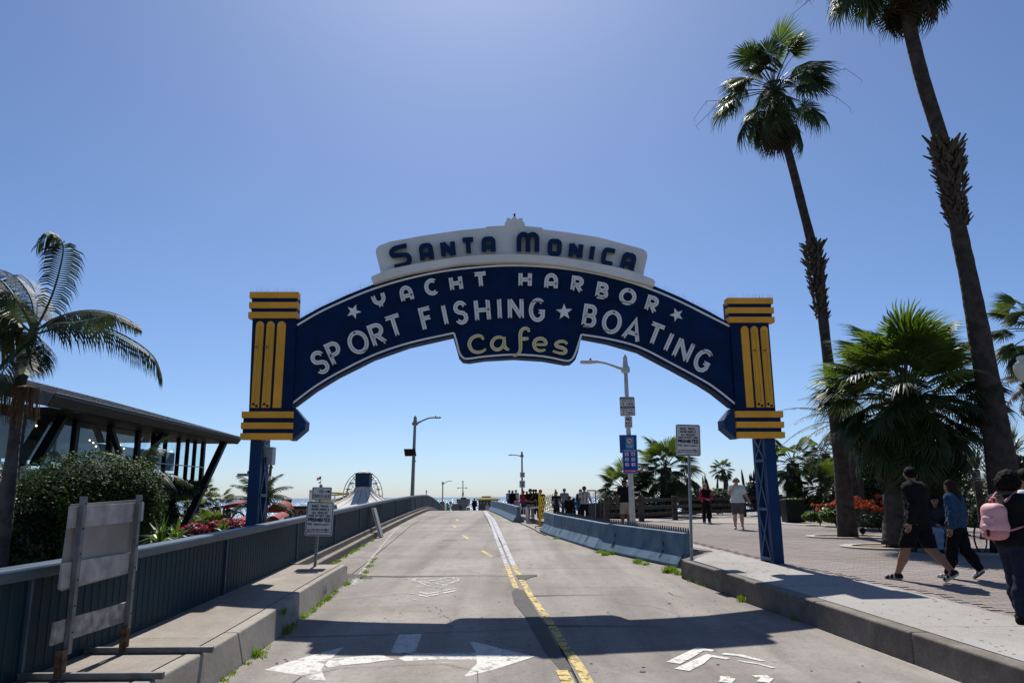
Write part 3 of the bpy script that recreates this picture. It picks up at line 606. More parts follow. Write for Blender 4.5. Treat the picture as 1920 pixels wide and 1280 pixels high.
b_ = MB(); b_.prism([A(x, y, .06) for x, y in ((1384, 774), (1463, 774), (1466, 817), (1386, 817))], -AN*.36); b_.build('tower_base_core', m_navy, tr)
for x0, x1, y0, y1 in ((468, 560, 547, 558.3), (467, 559, 566, 577.3), (465.3, 557.3, 584.5, 596), (453, 550, 771, 783), (451.6, 549, 791.6, 803.4), (450.3, 548, 811.6, 823.4)):
    rect(x0, y0, x1, y0, x1-.5, y1, x0-.5, y1, .09, .20, m_gold, 'gold_band', tl)
for x0, x1, y0, y1 in ((1363, 1449.5, 558, 569), (1364.5, 1451, 576, 586.7), (1366.6, 1452.5, 593.7, 604.3), (1379, 1468.5, 770, 782), (1381, 1470.3, 790, 801.5), (1382.4, 1472, 809, 820.5)):
    rect(x0, y0, x1, y0, x1+.7, y1, x0+.7, y1, .09, .20, m_gold, 'gold_band', tr)
for par, fl in ((tl, ((480, 495, 470, 485.5), (500, 515, 490, 506), (520, 536, 511, 527))), (tr, ((1389, 1403.5, 1400, 1414.3), (1407.2, 1421, 1418.7, 1434), (1425.5, 1439.8, 1437, 1451.2)))):
    for k, (a, b, c, d) in enumerate(fl):
        yt = 602 if par is tl else 611; yb = 764 if par is tl else 763.4; r_ = (b-a)/2
        top = [(a+r_-r_*math.cos(math.radians(t)), yt+r_-r_*math.sin(math.radians(t))) for t in range(0, 181, 20)]
        b_ = MB(); b_.prism([A(x, y, .068) for x, y in top+[(d, yb), (c, yb)]], -AN*.02); f_ = b_.build('gold_flute', m_gold, par)
        lit = (k < 2) if par is tl else (k > 0)
        if lit:
            cxp = (a+b)/2; cxb = (c+d)/2
            tube = [A(cxp-3+(cxb-cxp)*t, yt+14+(yb-yt-24)*t, .09) for t in np.linspace(1, 0, 8)]+[A(cxp, yt+8, .09)]+[A(cxp+3.3+(cxb-cxp)*t, yt+14+(yb-yt-24)*t, .09) for t in np.linspace(0, 1, 8)]
            MB().tube(tube, .009, 5).build('neon_tube', m_neony, f_)
            for q in (.96, .98, .3):
                MB().lathe(A(cxb+(3 if q > .97 else -3)+(cxp-cxb)*(1-q), yt+(yb-yt)*q, .069), [(.028, 0), (.028, .012), (.0, .014)], 8, AN).build('electrode_cap', m_dark, f_)
for par, pg in ((tl, [(545, 762), (551, 763), (573.5, 789), (572.3, 804), (549, 824), (541, 824)]), (tr, [(1386, 765), (1375.5, 764.5), (1357.3, 787), (1358.6, 803), (1381, 821.5), (1390, 821)])):
    b_ = MB(); b_.prism([A(x, y, .02) for x, y in pg], -AN*.4); b_.build('corner_bracket', m_navy2, par)
# posts: front column, rear column, lattice bars on the inner side
def post(px_t, w_, base_z, inner, par):
    p = A(px_t, 824, -.02); c = Vector((p.x, p.y)); z1_ = A(px_t, 815).z
    fr = c-Vector(AN.xy)*.09; bk_ = c-Vector(AN.xy)*.62
    for q, nm in ((fr, 'front_column'), (bk_, 'rear_column')):
        b_ = MB(); b_.box((q.x, q.y, (base_z+z1_)/2), (w_, .17, z1_-base_z), (AE3, Vector((AN.x, AN.y, 0)), Vector((0, 0, 1)))); bevel(b_.build(nm, m_navy2, par), .006, 1)
    z = base_z+.1; k = 0; step = 1.02
    while z < z1_-.05:
        ze = min(z+step, z1_)
        for s_ in (-1, 1):
            o_ = AE3*(w_/2+.008)*s_*inner
            a = Vector((fr.x, fr.y, 0))+o_; b = Vector((bk_.x, bk_.y, 0))+o_
            MB().beam((a.x, a.y, z), (b.x, b.y, ze), .014, .045).build('lattice_bar', MATS['lattice_paint'], par)
            MB().beam((b.x, b.y, z), (a.x, a.y, ze), .010, .045).build('lattice_bar', MATS['lattice_paint'], par)
            MB().beam((a.x, a.y, z), (b.x, b.y, z), .03, .06).build('batten_plate', MATS['lattice_paint'], par)
        z += step
    return fr, bk_
pf, pb = post(480.2, .225, -1.2, 1, tl)
post(1443.7, .225, zs(16)-.02, -1, tr)
bx = A(506, 850, -.5); MB().box((bx.x+.03, bx.y, bx.z-.05), (.12, .22, .36)).build('control_box', m_galv, tl)
bx = A(499, 846, -.4); MB().box((bx.x-.02, bx.y, bx.z), (.08, .12, .24)).build('junction_box', M('grey_box', (.3, .3, .29), .5, .1, 5), tl)
# truss behind the panel
b_ = MB()
for k in range(12):
    x0 = 590+k*62; x1 = x0+62; f = lambda x: float(np.interp(x, [560, 700, 850, 960, 1090, 1200, 1370], [700, 645, 612, 604, 612, 632, 695]))
    b_.beam(A(x0, f(x0), -.44), A(x1, f(x1), -.44), .07, .07); b_.beam(A(x0, f(x0), -.44), A(x1, f(x1)-62, -.44), .04, .04); b_.beam(A(x0, f(x0)-62, -.43), A(x1, f(x1)-62, -.43), .06, .06)
b_.build('rear_truss', m_navy2, arch)
# bird spikes
b_ = MB()
def spike(p, h):
    d = Vector((random.uniform(-.35, .35), random.uniform(-.5, .5), 1)).normalized()*h; q = Vector(p)+d; r_ = .0013
    b_.add([Vector(p)+Vector((r_, 0, 0)), Vector(p)+Vector((-r_, 0, 0)), Vector(p)+Vector((0, r_, 0)), q], [(0, 1, 3), (1, 2, 3), (2, 0, 3)])
dt = dense(TOP, 12)
for i, q in enumerate(dt):
    if q[0] < 698 or q[0] > 1228:
        for k in range(3): spike(A(q[0]+random.uniform(-1.5, 1.5), q[1], -random.uniform(.05, .3)), .13)
for x0, x1, y_ in ((470, 558, 547), (1364, 1449, 558)):
    for k in range(60): spike(A(random.uniform(x0, x1), y_, random.uniform(-.45, .1)), .13)
raw('bird_spikes', b_.v, b_.f, m_wire, arch, kind='stuff')
# lettering
def letter(gl, cx, cy, h, w_, ang_, sw, off=.07, depth=.06, mat=None, neon=True, nm=None):
    a = math.radians(ang_); ca, sa = math.cos(a), math.sin(a); h2 = h-sw; w2 = max(w_-sw, .01)
    def T(u, v): x = (u-.5)*w2; y = (v-.5)*h2; return (cx+x*ca+y*-sa*1.0, cy-(x*sa+y*ca))
    mb = MB()
    strokes = [[T(u, v) for u, v in st] for st in GL[gl]]
    for j, st in enumerate(strokes):
        ext = []
        stroke3(mb, st, sw, lambda x, y, o: A(x, y, o), off+.0015*j, depth)
    # square off open ends
    o = mb.build('letter', mat or m_letter, arch)
    if neon:
        for st in strokes:
            P = [A(x, y, off+.022) for x, y in st]
            MB().tube(P, .0065, 5).build('neon_tube', m_neon, o)
        e = A(*strokes[0][0], off+.004); MB().lathe(e, [(.02, 0), (.02, .03), (.01, .035)], 6, AN).build('electrode_cap', m_dark, o)
        e = A(*strokes[-1][-1], off+.004); MB().lathe(e, [(.02, 0), (.02, .03), (.01, .035)], 6, AN).build('electrode_cap', m_dark, o)
    return o
for t in (('Yr', 711.5, 563.5, 32, 26, 18), ('Ar', 762, 551, 31.5, 25, 14), ('C', 809, 538, 32, 27, 11), ('H', 855, 531, 31, 25, 8), ('T', 901, 525, 31, 29, 6),
          ('H', 984.7, 524, 31, 25, -1), ('Ar', 1033.5, 528, 32, 25.5, -3), ('R', 1082.6, 533.5, 32, 24, -8), ('B', 1129.5, 545, 31.5, 24, -11), ('O', 1177, 556, 32, 32.5, -14), ('R', 1222.5, 571, 33, 24, -17)):
    letter(*t, 7.6)
for t in (('S', 600, 679, 46, 31, 27), ('P', 628, 662, 46, 27, 25), ('O', 671.5, 641.5, 45, 39, 22), ('R', 708, 627.5, 45, 29, 20), ('T', 740, 611.5, 44, 34, 18), ('F', 801, 597, 45, 26, 14), ('I', 834, 590, 44, 8, 12),
          ('S', 864, 586, 45, 29, 9), ('H', 904.4, 581, 45, 30, 5), ('I', 936.5, 578.5, 44, 8, 3), ('N', 967, 578.5, 43, 30, 1), ('G', 1007, 581, 45, 31, -2),
          ('B', 1106, 592.5, 44, 27, -9), ('O', 1147.3, 603.7, 45, 37, -12), ('A', 1187, 618, 46, 36, -17), ('T', 1228, 627, 44, 33, -21), ('I', 1254, 641, 42, 8, -24), ('N', 1281.5, 656, 44, 33, -25), ('G', 1318, 675.5, 45, 32, -27)):
    letter(*t, 7.8)
m_nl = M('navy_letter', (.0032, .020, .068), .4, .08, 3)
for t in (('Ss', 751, 480, 44, 40, 13), ('As', 799.5, 473.6, 36, 27, 8), ('N', 840, 466.5, 35, 28, 6), ('T', 878, 462, 34.5, 29, 4), ('As', 916, 460, 33.5, 27, 1), ('Mr', 990, 455.6, 42, 43, -1), ('Os', 1040, 464, 33, 27, -3), ('N', 1079.7, 469.7, 34, 27, -6), ('I', 1110, 474, 34, 9, -9), ('Cq', 1141.4, 481.4, 34, 28, -12), ('As', 1178, 491.6, 37, 27.5, -14)):
    letter(*t, 9.2, off=.13, depth=.15, mat=m_nl, neon=False)
zc = (7.111, 840, 600)
for strokes in ([[(468, 262), (452, 222), (400, 208), (330, 232), (288, 290), (288, 345), (325, 405), (390, 428), (460, 415), (508, 380)]],
                [[(735, 240), (680, 226), (620, 248), (583, 310), (603, 370), (660, 393), (715, 365), (742, 300), (748, 228)], [(750, 222), (750, 330), (772, 375), (822, 395)]],
                [[(1078, 160), (1070, 122), (1030, 108), (985, 132), (964, 190), (966, 300), (966, 380), (945, 440), (905, 466), (855, 468)], [(975, 250), (1075, 246)]],
                [[(1160, 325), (1298, 322), (1290, 268), (1230, 244), (1168, 268), (1145, 322), (1168, 382), (1230, 408), (1298, 394)]],
                [[(1588, 322), (1555, 288), (1490, 284), (1440, 315), (1458, 350), (1530, 372), (1570, 405), (1555, 438), (1490, 440), (1398, 412)]]):
    mb = MB(); sts = []
    for j, st in enumerate(strokes):
        q = dense([(x/zc[0]+zc[1], y/zc[0]+zc[2]) for x, y in st], 4); sts.append(q)
        n_ = len(q); wd = [4.2+2.6*math.sin(math.pi*min(1, max(0, (i+1)/n_))) for i in range(n_)]
        stroke3(mb, [(p.x, p.y) for p in q], wd, lambda x, y, o: A(x, y, o), .07+.0015*j, .06)
    o = mb.build('letter', M('letter_cream', (.82, .74, .54), .5, .05, 3), arch)
    for q in sts: MB().tube([A(p.x, p.y, .092) for p in q], .009, 5).build('neon_tube', m_neony, o)
for cx, cy, r_, a0 in ((663, 584, 14, 70), (1058, 584.5, 15.5, 92), (1269, 590, 13, 108)):
    pts = []
    for k in range(10):
        a = math.radians(a0+36*k); rr = r_ if k % 2 == 0 else r_*.42; pts.append((cx+rr*math.cos(a), cy-rr*math.sin(a)))
    b_ = MB(); b_.prism([A(x, y, .03) for x, y in pts], -AN*.028); b_.build('star', m_letter, arch)
# cables between letters
for a, b in (((724, 581), (757, 568)), ((822, 521), (842, 519)), ((866, 515), (888, 514)), ((994, 538), (1024, 539.5)), ((1042, 541), (1072, 543.5)), ((1120, 555), (1180, 568)), ((1180, 568), (1210, 580)), ((621, 690), (632, 683)), ((679, 659), (705, 648)), ((733, 636), (712, 642)), ((815, 576), (827, 572)), ((842, 610), (853, 604)), ((914, 562), (936, 560)), ((979, 563), (1018, 566)), ((1094, 611), (1145, 621)), ((1197, 640), (1220, 647)), ((1248, 662), (1268, 671)), ((1299, 646), (1336, 664))):
    MB().tube([A(*a, .085), A((a[0]+b[0])/2, (a[1]+b[1])/2+1, .08), A(*b, .085)], .008, 5).build('cable', m_dark, arch)
# ================================================================ STREET FURNITURE
m_signw = M('sign_face_white', (.66, .645, .62), .55, .06, 6); m_signk = M('sign_print_black', (.012, .012, .013), .6, 0)
m_post = M('perforated_post', (.24, .25, .26), .5, .2, 12, metal=.4); m_signback = M('sign_edge', (.4, .4, .4), .5, 0, metal=.6)
def bil(q):
    """bilinear map of a surveyed quad TL,TR,BR,BL: (u,v) v down"""
    def f(u, v): return ((q[0][0]*(1-u)+q[1][0]*u)*(1-v)+(q[3][0]*(1-u)+q[2][0]*u)*v, (q[0][1]*(1-u)+q[1][1]*u)*(1-v)+(q[3][1]*(1-u)+q[2][1]*u)*v)
    return f
def rounded(n=4, rx=.07, ry=.055):
    pts = []
    for cx, cy, a0 in ((1-rx, ry, -90), (1-rx, 1-ry, 0), (rx, 1-ry, 90), (rx, ry, 180)):
        for k in range(n+1): a = math.radians(a0+90*k/n); pts.append((cx+rx*math.cos(a), cy+ry*math.sin(a)))
    return pts
class Board:
    """flat sign board: surveyed quad at distance Y, its print as thin raised lettering"""
    def __init__(s, name, q, Y, parent, mat=None, th=.012, rnd=True, rx=.07, ry=.055):
        s.f = bil(q); s.Y = Y; pts = rounded(4, rx, ry) if rnd else [(0, 0), (1, 0), (1, 1), (0, 1)]
        b_ = MB(); b_.prism([s.P(u, v, 0) for u, v in pts], (0, th, 0)); s.o = b_.build(name, mat or m_signw, parent); s.k = 0
    def P(s, u, v, off): return AT(*s.f(u, v), s.Y-off)
    def border(s, inset, w_, mat, rx=.07, ry=.055):
        mb = MB(); pts = [(inset+(1-2*inset)*u, inset*.8+(1-1.6*inset)*v) for u, v in rounded(4, rx, ry)]; pts.append(pts[0])
        stroke3(mb, pts, w_, lambda x, y, o: s.P(x, y, o), .003); mb.build('border', mat, s.o)
    def lines(s, rows, mat, name='lettering'):
        mb = MB()
        for txt, u, v, h, w_, sw in rows:
            text2(mb, txt, u, 1-v, h, w_, sw, lambda x, y, o: s.P(x, 1-y, o), .004)
        mb.build(name, mat, s.o, kind='stuff')
    def rect(s, u0, v0, u1, v1, mat, name='print', off=.003):
        MB().flat([s.P(u0, v0, off), s.P(u1, v0, off), s.P(u1, v1, off), s.P(u0, v1, off)]).build(name, mat, s.o)
PROH = [('BUSES, TRUCKS,', .5, .135, .052, .62, .016), ('MOTOR HOMES &', .5, .23, .052, .64, .017), ('ALL VEHICLES', .5, .325, .052, .56, .016), ('OVER 22 FEET LONG', .5, .415, .052, .78, .016),
        ('PROHIBITED', .5, .535, .09, .80, .03), ('PRC', .17, .665, .052, .17, .016), ('PERMITS EXEMPT', .60, .67, .036, .56, .012), ('DELIVERIES PERMITTED', .38, .825, .03, .56, .010), ('ONLY', .80, .815, .05, .2, .016), ('FROM 6 A.M. TO 10 A.M. MON-FRI'.replace('0', 'O'), .5, .885, .028, .84, .010)]
def hole_post(name, a, b, w_, parent):
    mb = MB(); mb.beam(a, b, w_, w_, (0, 1, 0)); o = mb.build(name, m_post, parent)
    hm = MB(); a, b = Vector(a), Vector(b); n = int((b-a).length/.05); t = (b-a).normalized()
    for i in range(1, n):
        c = a+(b-a)*(i/n); hm.flat([c+Vector((.009*math.cos(k*1.0472), -w_/2-.002, .009*math.sin(k*1.0472))) for k in range(6)])
    raw('post_holes', hm.v, hm.f, m_dark, parent, kind='stuff'); return o
gL = G(590.5, 1061, zl); sL = thing('regulation_sign', gL, 'white prohibited vehicles sign under a use crosswalk plate on the left sidewalk', 'sign')
YL = gL.y; hole_post('post', gL-Vector((0, 0, .05)), AT(602, 908, YL), .055, sL)
bd = Board('sign_plate', [(576.3, 939), (626.8, 940.4), (621.9, 1004.6), (570.7, 1003.6)], YL-.035, sL); bd.border(.035, .02, m_signk); bd.lines(PROH, m_signk)
for u, v in ((.5, .06), (.5, .93)): MB().lathe(bd.P(u, v, .002), [(.012, 0), (.012, .008), (.004, .012)], 8, Vector((0, -1, 0))).build('bolt', m_galv, bd.o)
bd = Board('crosswalk_plate', [(585.6, 912.6), (622.5, 913), (620.9, 937.4), (584, 936.6)], YL-.035, sL, ry=.09); bd.border(.05, .028, m_signk, ry=.09)
bd.lines([('USE', .49, .33, .22, .26, .025), ('CROSSWALK', .5, .70, .24, .82, .025)], m_signk)
MB().flat([bd.P(u, v, .004) for u, v in ((.66, .30), (.82, .30), (.80, .20), (.93, .34), (.80, .48), (.82, .38), (.66, .38))]).build('arrow', m_signk, bd.o)
gR = G(1297, 1050, zs); sR = thing('regulation_sign', gR, 'white prohibited vehicles sign on perforated post beside the end of the concrete barrier', 'sign')
YR_ = gR.y; hole_post('post', gR-Vector((0, 0, .05)), AT(1290.5, 798, YR_), .055, sR)
bd = Board('sign_plate', [(1266.9, 795), (1312.3, 796), (1314.2, 855), (1267.8, 854.2)], YR_-.035, sR); bd.border(.035, .02, m_signk); bd.lines(PROH, m_signk)
for u, v in ((.5, .06), (.5, .93)): MB().lathe(bd.P(u, v, .002), [(.012, 0), (.012, .008), (.004, .012)], 8, Vector((0, -1, 0))).build('bolt', m_galv, bd.o)
# ---------------------------------------------------------------- street lamps
m_pole = M('lamp_pole_paint', (.50, .49, .48), .55, .12, 4); m_pole2 = M('lamp_pole_grey', (.27, .27, .26), .55, .12, 4)
def lamp(px, pyb, pyt, Y, side, label, arm_px, arm_dy, mat, r_=.095, top_px=None, zb=None):
    b0 = AT(px, pyb, Y); t0 = AT(px, pyt, Y); b0.z = zb if zb is not None else b0.z; x = b0.x if top_px is None else None
    t0.x = b0.x if top_px is None else AT(top_px, pyt, Y).x
    o = thing('street_lamp', b0, label, 'lamp', 'cobra head lamps along the pier road')
    H = t0.z-b0.z; P = [b0+(t0-b0)*k for k in np.linspace(0, 1, 6)]
    MB().tube(P, list(np.linspace(r_, r_*.62, 6)), 10).build('pole', mat, o, smooth=True)
    MB().lathe(b0, [(r_*1.8, 0), (r_*1.8, .05), (r_*1.3, .25), (r_*1.05, .3)], 10).build('base_collar', mat, o)
    MB().lathe(t0-Vector((0, 0, .25)), [(r_*.7, -.32), (r_*1.5, -.26), (r_*1.5, -.12), (r_*.9, 0), (r_*.7, .3), (0.01, .42)], 10).build('finial', mat, o)
    L = arm_px/FPX*Y*side; dz = arm_dy/FPX*Y
    arm = [t0+Vector((L*k, 0, -.42+dz*(math.sin(k*math.pi/2)**1.4)-.10*math.sin(k*math.pi*1.0)*0)) for k in np.linspace(0, 1, 9)]
    MB().tube(arm, [r_*.5]*3+[r_*.38]*6, 8).build('arm', mat, o, smooth=True)
    h0 = arm[-1]; hd = MB(); hd.box(h0+Vector((.28*side, 0, .0)), (.62, .26, .09)); hd.box(h0+Vector((.02*side, 0, .01)), (.3, .14, .07)); h_ = bevel(hd.build('lamp_head', mat, o), .02, 2)
    MB().box(h0+Vector((.32*side, 0, -.05)), (.36, .2, .025)).build('lens', M('lamp_lens', (.5, .5, .47), .3, 0), h_)
    MB().lathe(h0+Vector((.2*side, 0, .045)), [(.04, 0), (.04, .08), (.02, .1)], 8).build('photocell', m_dark, h_)
    return o, b0, t0
gp = G(1187, 992, zs); YP = gp.y
lampR, b0, t0 = lamp(1187, 992, 672, YP, -1, 'tall pale street lamp post with weight limit and blue rule signs', 56, 15, m_pole, .115, 1172)
YPs = YP-.14
bd = Board('weight_limit_plate', [(1161.3, 743.7), (1189.5, 743.7), (1191.7, 779), (1163.3, 779.8)], YPs, lampR); bd.border(.04, .02, m_signk)
bd.rect(.05, .03, .95, .12, m_signk); bd.rect(.05, .49, .95, .60, m_signk, off=.0036)
bd.lines([('WEIGHT LIMIT', .5, .205, .06, .72, .016), ('15 TONS', .5, .37, .12, .76, .026), ('WEIGHT LIMIT', .5, .69, .06, .72, .016), ('3 TONS', .5, .85, .12, .66, .026)], m_signk)
bd.lines([('HEAVY VEHICLE PIER', .5, .075, .04, .8, .012), ('PIER PARKING LOT', .5, .545, .04, .74, .012)], m_signw, 'reverse_lettering')
bd = Board('no_buses_plate', [(1171.3, 780.3), (1185.3, 780), (1185.9, 801.7), (1171.6, 801.9)], YPs-.004, lampR, rnd=False)
bd.lines([('NO', .5, .24, .26, .62, .08), ('BUSES', .5, .57, .10, .78, .035), ('OR TRUCKS', .5, .74, .07, .8, .025), ('ON PIER', .5, .87, .07, .7, .025)], m_signk)
m_blue = M('sign_blue', (.015, .085, .30), .5, .08, 3); m_blue2 = M('sign_royal_blue', (.018, .055, .36), .5, .08, 3); m_sky = M('sign_light_blue', (.04, .28, .55), .5, .06, 3); m_red = M('sign_red', (.55, .04, .03), .5, .05, 3)
bd = Board('blue_back_plate', [(1161, 815), (1193.6, 815), (1194.3, 847), (1162.6, 849)], YPs-.002, lampR, m_blue, rnd=False)
bd = Board('no_dogs_plate', [(1172.6, 818.3), (1188.3, 818.7), (1188.5, 841.3), (1173, 841.3)], YPs-.03, lampR, m_sky)
mb = MB(); mb.flat([bd.P(.5+.38*math.cos(a), .34+.27*math.sin(a), .003) for a in np.linspace(0, 6.2, 22)]); mb.build('white_disc', m_signw, bd.o)
mb = MB(); stroke3(mb, [(.5+.33*math.cos(a), .34+.235*math.sin(a)) for a in np.linspace(0, 2*math.pi, 24)], .06, lambda x, y, o: bd.P(x, y, o), .005); stroke3(mb, [(.28, .19), (.72, .49)], .06, lambda x, y, o: bd.P(x, y, o), .006); mb.build('red_ring', m_red, bd.o)
MB().flat([bd.P(u, v, .004) for u, v in ((.32, .30), (.42, .27), (.66, .28), (.7, .24), (.66, .34), (.64, .44), (.58, .36), (.44, .36), (.4, .44), (.37, .34))]).build('dog_symbol', m_signk, bd.o)
bd.lines([('NO DOGS', .5, .72, .07, .74, .02), ('ON PIER', .5, .84, .06, .6, .02)], m_signw)
bd = Board('pier_rules_plate', [(1166.6, 842.6), (1195.6, 842.6), (1196.8, 887.6), (1168.6, 888)], YPs-.035, lampR, m_blue2, rx=.05, ry=.03); bd.border(.02, .015, m_signw, .05, .03)
for r_ in range(3):
    for c_ in range(2): bd.rect(.16+.42*c_, .13+.21*r_, .40+.42*c_, .26+.21*r_, m_signw, 'symbol_tile'); bd.rect(.22+.42*c_+.02*r_, .17+.21*r_, .34+.42*c_, .23+.21*r_, m_signk if (r_+c_) % 2 else m_red, 'symbol', .005)
bd.rect(.08, .84, .94, .93, m_red, 'red_bar'); bd.lines([('PIER RULES', .5, .08, .045, .7, .014), ('NO ALCOHOL', .5, .885, .05, .7, .016)], m_signw)
lampL, b0, t0 = lamp(772, 945, 783, 54, 1, 'grey street lamp post with a small solar panel behind the left fence', 33, 11, m_pole2, .15, 778.5, zl(54)-.4)
sp = AT(769, 848, 53.7); b_ = MB(); b_.box(sp, (.82, .75, .04), (Vector((1, 0, 0)), Vector((0, .8, -.6)).normalized(), Vector((0, .6, .8)).normalized())); b_.build('solar_panel', m_dark, lampL)
MB().lathe(AT(776, 864, 53.8), [(.1, -.08), (.16, 0), (.1, .08)], 8).build('clamp', m_pole2, lampL)
lampM, b0, t0 = lamp(979.5, 950, 848, 92, -1, 'thin grey street lamp with two small plates above the walking crowd', 16, 2, m_pole2, .15, None, -.2)
for q in ([(975, 885), (984, 885), (984, 894.5), (975, 894.5)], [(974, 900.5), (984.5, 900.5), (984.5, 913.5), (974, 913.5)]):
    bd = Board('small_plate', q, 91.7, lampM, rnd=False); bd.lines([('NO', .5, .3, .25, .6, .09), ('25', .5, .7, .25, .5, .09)], m_signk)
lamp(829.5, 968, 903, 175, 1, 'small distant street lamp over the pier beyond the road crest', 13, 5, m_pole2, .2, None, -7)
lampB, b0, t0 = lamp(486, 1000, 868, 30, -1, 'street lamp head peeking out left of the arch post', 18, -1, m_pole2, .06, None, -4.6)
up = AT(508, 875, 60); u_ = thing('utility_pole', (up.x, up.y, -5), 'thin wooden utility pole with a short crossarm behind the left arch post', 'pole')
m_wood = M('weathered_wood', (.16, .12, .09), .85, .25, 8, bump=.3, bscale=25)
MB().tube([(up.x-.5, up.y, -5), (up.x, up.y, up.z+.3)], [.17, .12], 8).build('pole', m_wood, u_); MB().beam((up.x-.5, up.y-.1, up.z-.05), (up.x+.2, up.y-.1, up.z-.05), .1, .1).build('crossarm', m_wood, u_)
MB().tube([(up.x-.4, up.y, up.z-.4), (up.x-.2, up.y, up.z-.9), (up.x-.15, up.y, up.z-2.2)], .02, 5).build('conduit', m_wood, u_)
# ---------------------------------------------------------------- jersey barriers
m_jb = M('barrier_paint', (.080, .150, .222), .62, .22, 2.2, bump=.2, bscale=18, col2=(.125, .190, .25))
JP = [(-.305, 0), (-.305, .06), (-.125, .33), (-.085, .79), (-.07, .81), (.07, .81), (.085, .79), (.125, .33), (.305, .06), (.305, 0)]
def barrier(a, b, label, group, sub=True):
    a = Vector(a); b = Vector(b); t = (b-a); L = t.length; t.normalize(); nrm = Vector((t.y, -t.x))       # nrm to the right of a->b
    o = thing('concrete_barrier', (*((a+b)/2), zr((a.y+b.y)/2)), label, 'barrier', group)
    mb = MB(); vs = []; k = len(JP)
    for p in (a+t*.02, b-t*.02):
        for u, h in JP: vs.append((p.x+nrm.x*u, p.y+nrm.y*u, zr(p.y)+h+.012))
    mb.add(vs, [(j, (j+1) % k, k+(j+1) % k, k+j) for j in range(k)]+[tuple(range(k)), tuple(range(k, 2*k))])
    bevel(mb.build('body', m_jb, o), .012, 2)
    if sub:
        for f_ in (.22, .80) if L > 3 else (.3, .72):
            p = a+t*L*f_
            for sd in (-1, 1):
                for (h0, h1, u0, u1) in ((.14, .33, -.250, -.128), (.44, .55, -.118, -.110)):
                    q = []
                    for dl, h, u in ((-.045, h0, u0), (.045, h0, u0), (.045, h1, u1), (-.045, h1, u1)):
                        c_ = p+t*dl+nrm*(u*-1*sd if sd > 0 else u); q.append((c_.x+nrm.x*.004*(1 if sd > 0 else -1), c_.y+nrm.y*.004*(1 if sd > 0 else -1), zr(c_.y)+h+.012))
                    MB().flat(q).build('slot_shade_patch', m_dark, o)  # flat dark patch painted on for the shaded hollow of a slot
    return o
# front bottom line surveyed; shift axis 0.3 m to the right
def axis_of(p, q): t = (Vector(q)-Vector(p)).normalized(); n_ = Vector((-t.y, t.x)); n_ = n_ if n_.x > 0 else -n_; return Vector(p)+n_*.3, Vector(q)+n_*.3
q0, q1, q2, q3 = (1.13, 33.0), (1.42, 30.4), (2.52, 24.0), (4.01, 18.95)
for (p, q), lab in zip(((q0, q1), (q1, q2), (q2, q3)), ('short blue-grey concrete barrier beside the yellow folding gate', 'blue-grey concrete barrier in the middle of the near row on the right', 'nearest long blue-grey concrete barrier with weeds along its foot')):
    a, b = axis_of(p, q); ob = barrier(a, b, lab, 'near barriers on the right')
    if q == q3 or q == q2:
        tt = (b-a).normalized(); st = MB(); L = (b-a).length; n_ = int(L/.12)
        for i in range(n_):
            c_ = a+tt*(L*(i+.5)/n_); c_ = c_+Vector((-tt.y, tt.x))*(.05 if -tt.y > 0 else .05); z_ = zr(c_.y)+.822
            st.add([(c_.x-tt.x*.04, c_.y-tt.y*.04, z_), (c_.x+tt.x*.04, c_.y+tt.y*.04, z_), (c_.x+tt.x*.012, c_.y+tt.y*.012, z_+.12), (c_.x-tt.x*.012, c_.y-tt.y*.012, z_+.12), (c_.x-tt.x*.04+.02, c_.y-tt.y*.04, z_), (c_.x+tt.x*.04+.02, c_.y+tt.y*.04, z_), (c_.x+tt.x*.012+.02, c_.y+tt.y*.012, z_+.12), (c_.x-tt.x*.012+.02, c_.y-tt.y*.012, z_+.12)], [(0, 1, 2, 3), (7, 6, 5, 4), (0, 4, 5, 1), (1, 5, 6, 2), (2, 6, 7, 3), (3, 7, 4, 0)])
        raw('toothed_strip', st.v, st.f, M('toothed_plastic', (.05, .06, .065), .6, .1, 5), ob, kind='stuff')
e0, e1 = Vector((-.01, 40.85)), Vector((-2.05, 63)); names = ['first', 'second', 'third', 'fourth', 'fifth', 'sixth', 'seventh']
for i in range(7):
    a = e0+(e1-e0)*(i/7); b = e0+(e1-e0)*((i+1)/7); a, b = axis_of(a, b)
    barrier(a, b, 'blue-grey concrete barrier in the far row, %s from its near end' % names[i], 'far row of barriers', sub=False)
# ---------------------------------------------------------------- yellow folding gate
m_ye = M('gate_yellow', (.75, .50, .02), .5, .1, 4); m_wht = M('gate_white', (.68, .66, .60), .55, .08, 4)
g0 = G(1012.5, 989, zr); g1 = AT(1042.5, 963, g0.y+3.6); g1.z = zr(g1.y)+.12; gt = thing('folding_gate', g0, 'yellow scissor folding gate beside the concrete barriers', 'gate')
h_ = 1.55
for p, wd in ((g0, .11), (g1, .10)):
    bevel(MB().box((p.x, p.y, p.z+h_/2+.05), (wd, .06, h_)).build('end_post', m_ye, gt), .01, 1)
hd = (g1-g0); n_ = 9
for i in range(n_):
    p = g0+hd*((i+.08)/n_); q = g0+hd*((i+1.08)/n_)
    for zz in (.55, .95, 1.28):
        MB().beam((p.x, p.y, p.z+zz-.22), (q.x, q.y, q.z+zz+.12), .012, .055).build('lattice_bar', m_ye, gt); MB().beam((p.x, p.y-.012, p.z+zz+.12), (q.x, q.y-.012, q.z+zz-.22), .012, .055).build('lattice_bar', m_ye, gt)
MB().beam((g0.x, g0.y, g0.z+.1), (g0.x-.22, g0.y-.25, g0.z+.07), .05, .05).build('foot', m_ye, gt); MB().lathe((g0.x-.22, g0.y-.25, g0.z+.045), [(.045, -.02), (.045, .02)], 10, Vector((1, 0, 0))).build('caster', m_dark, gt)
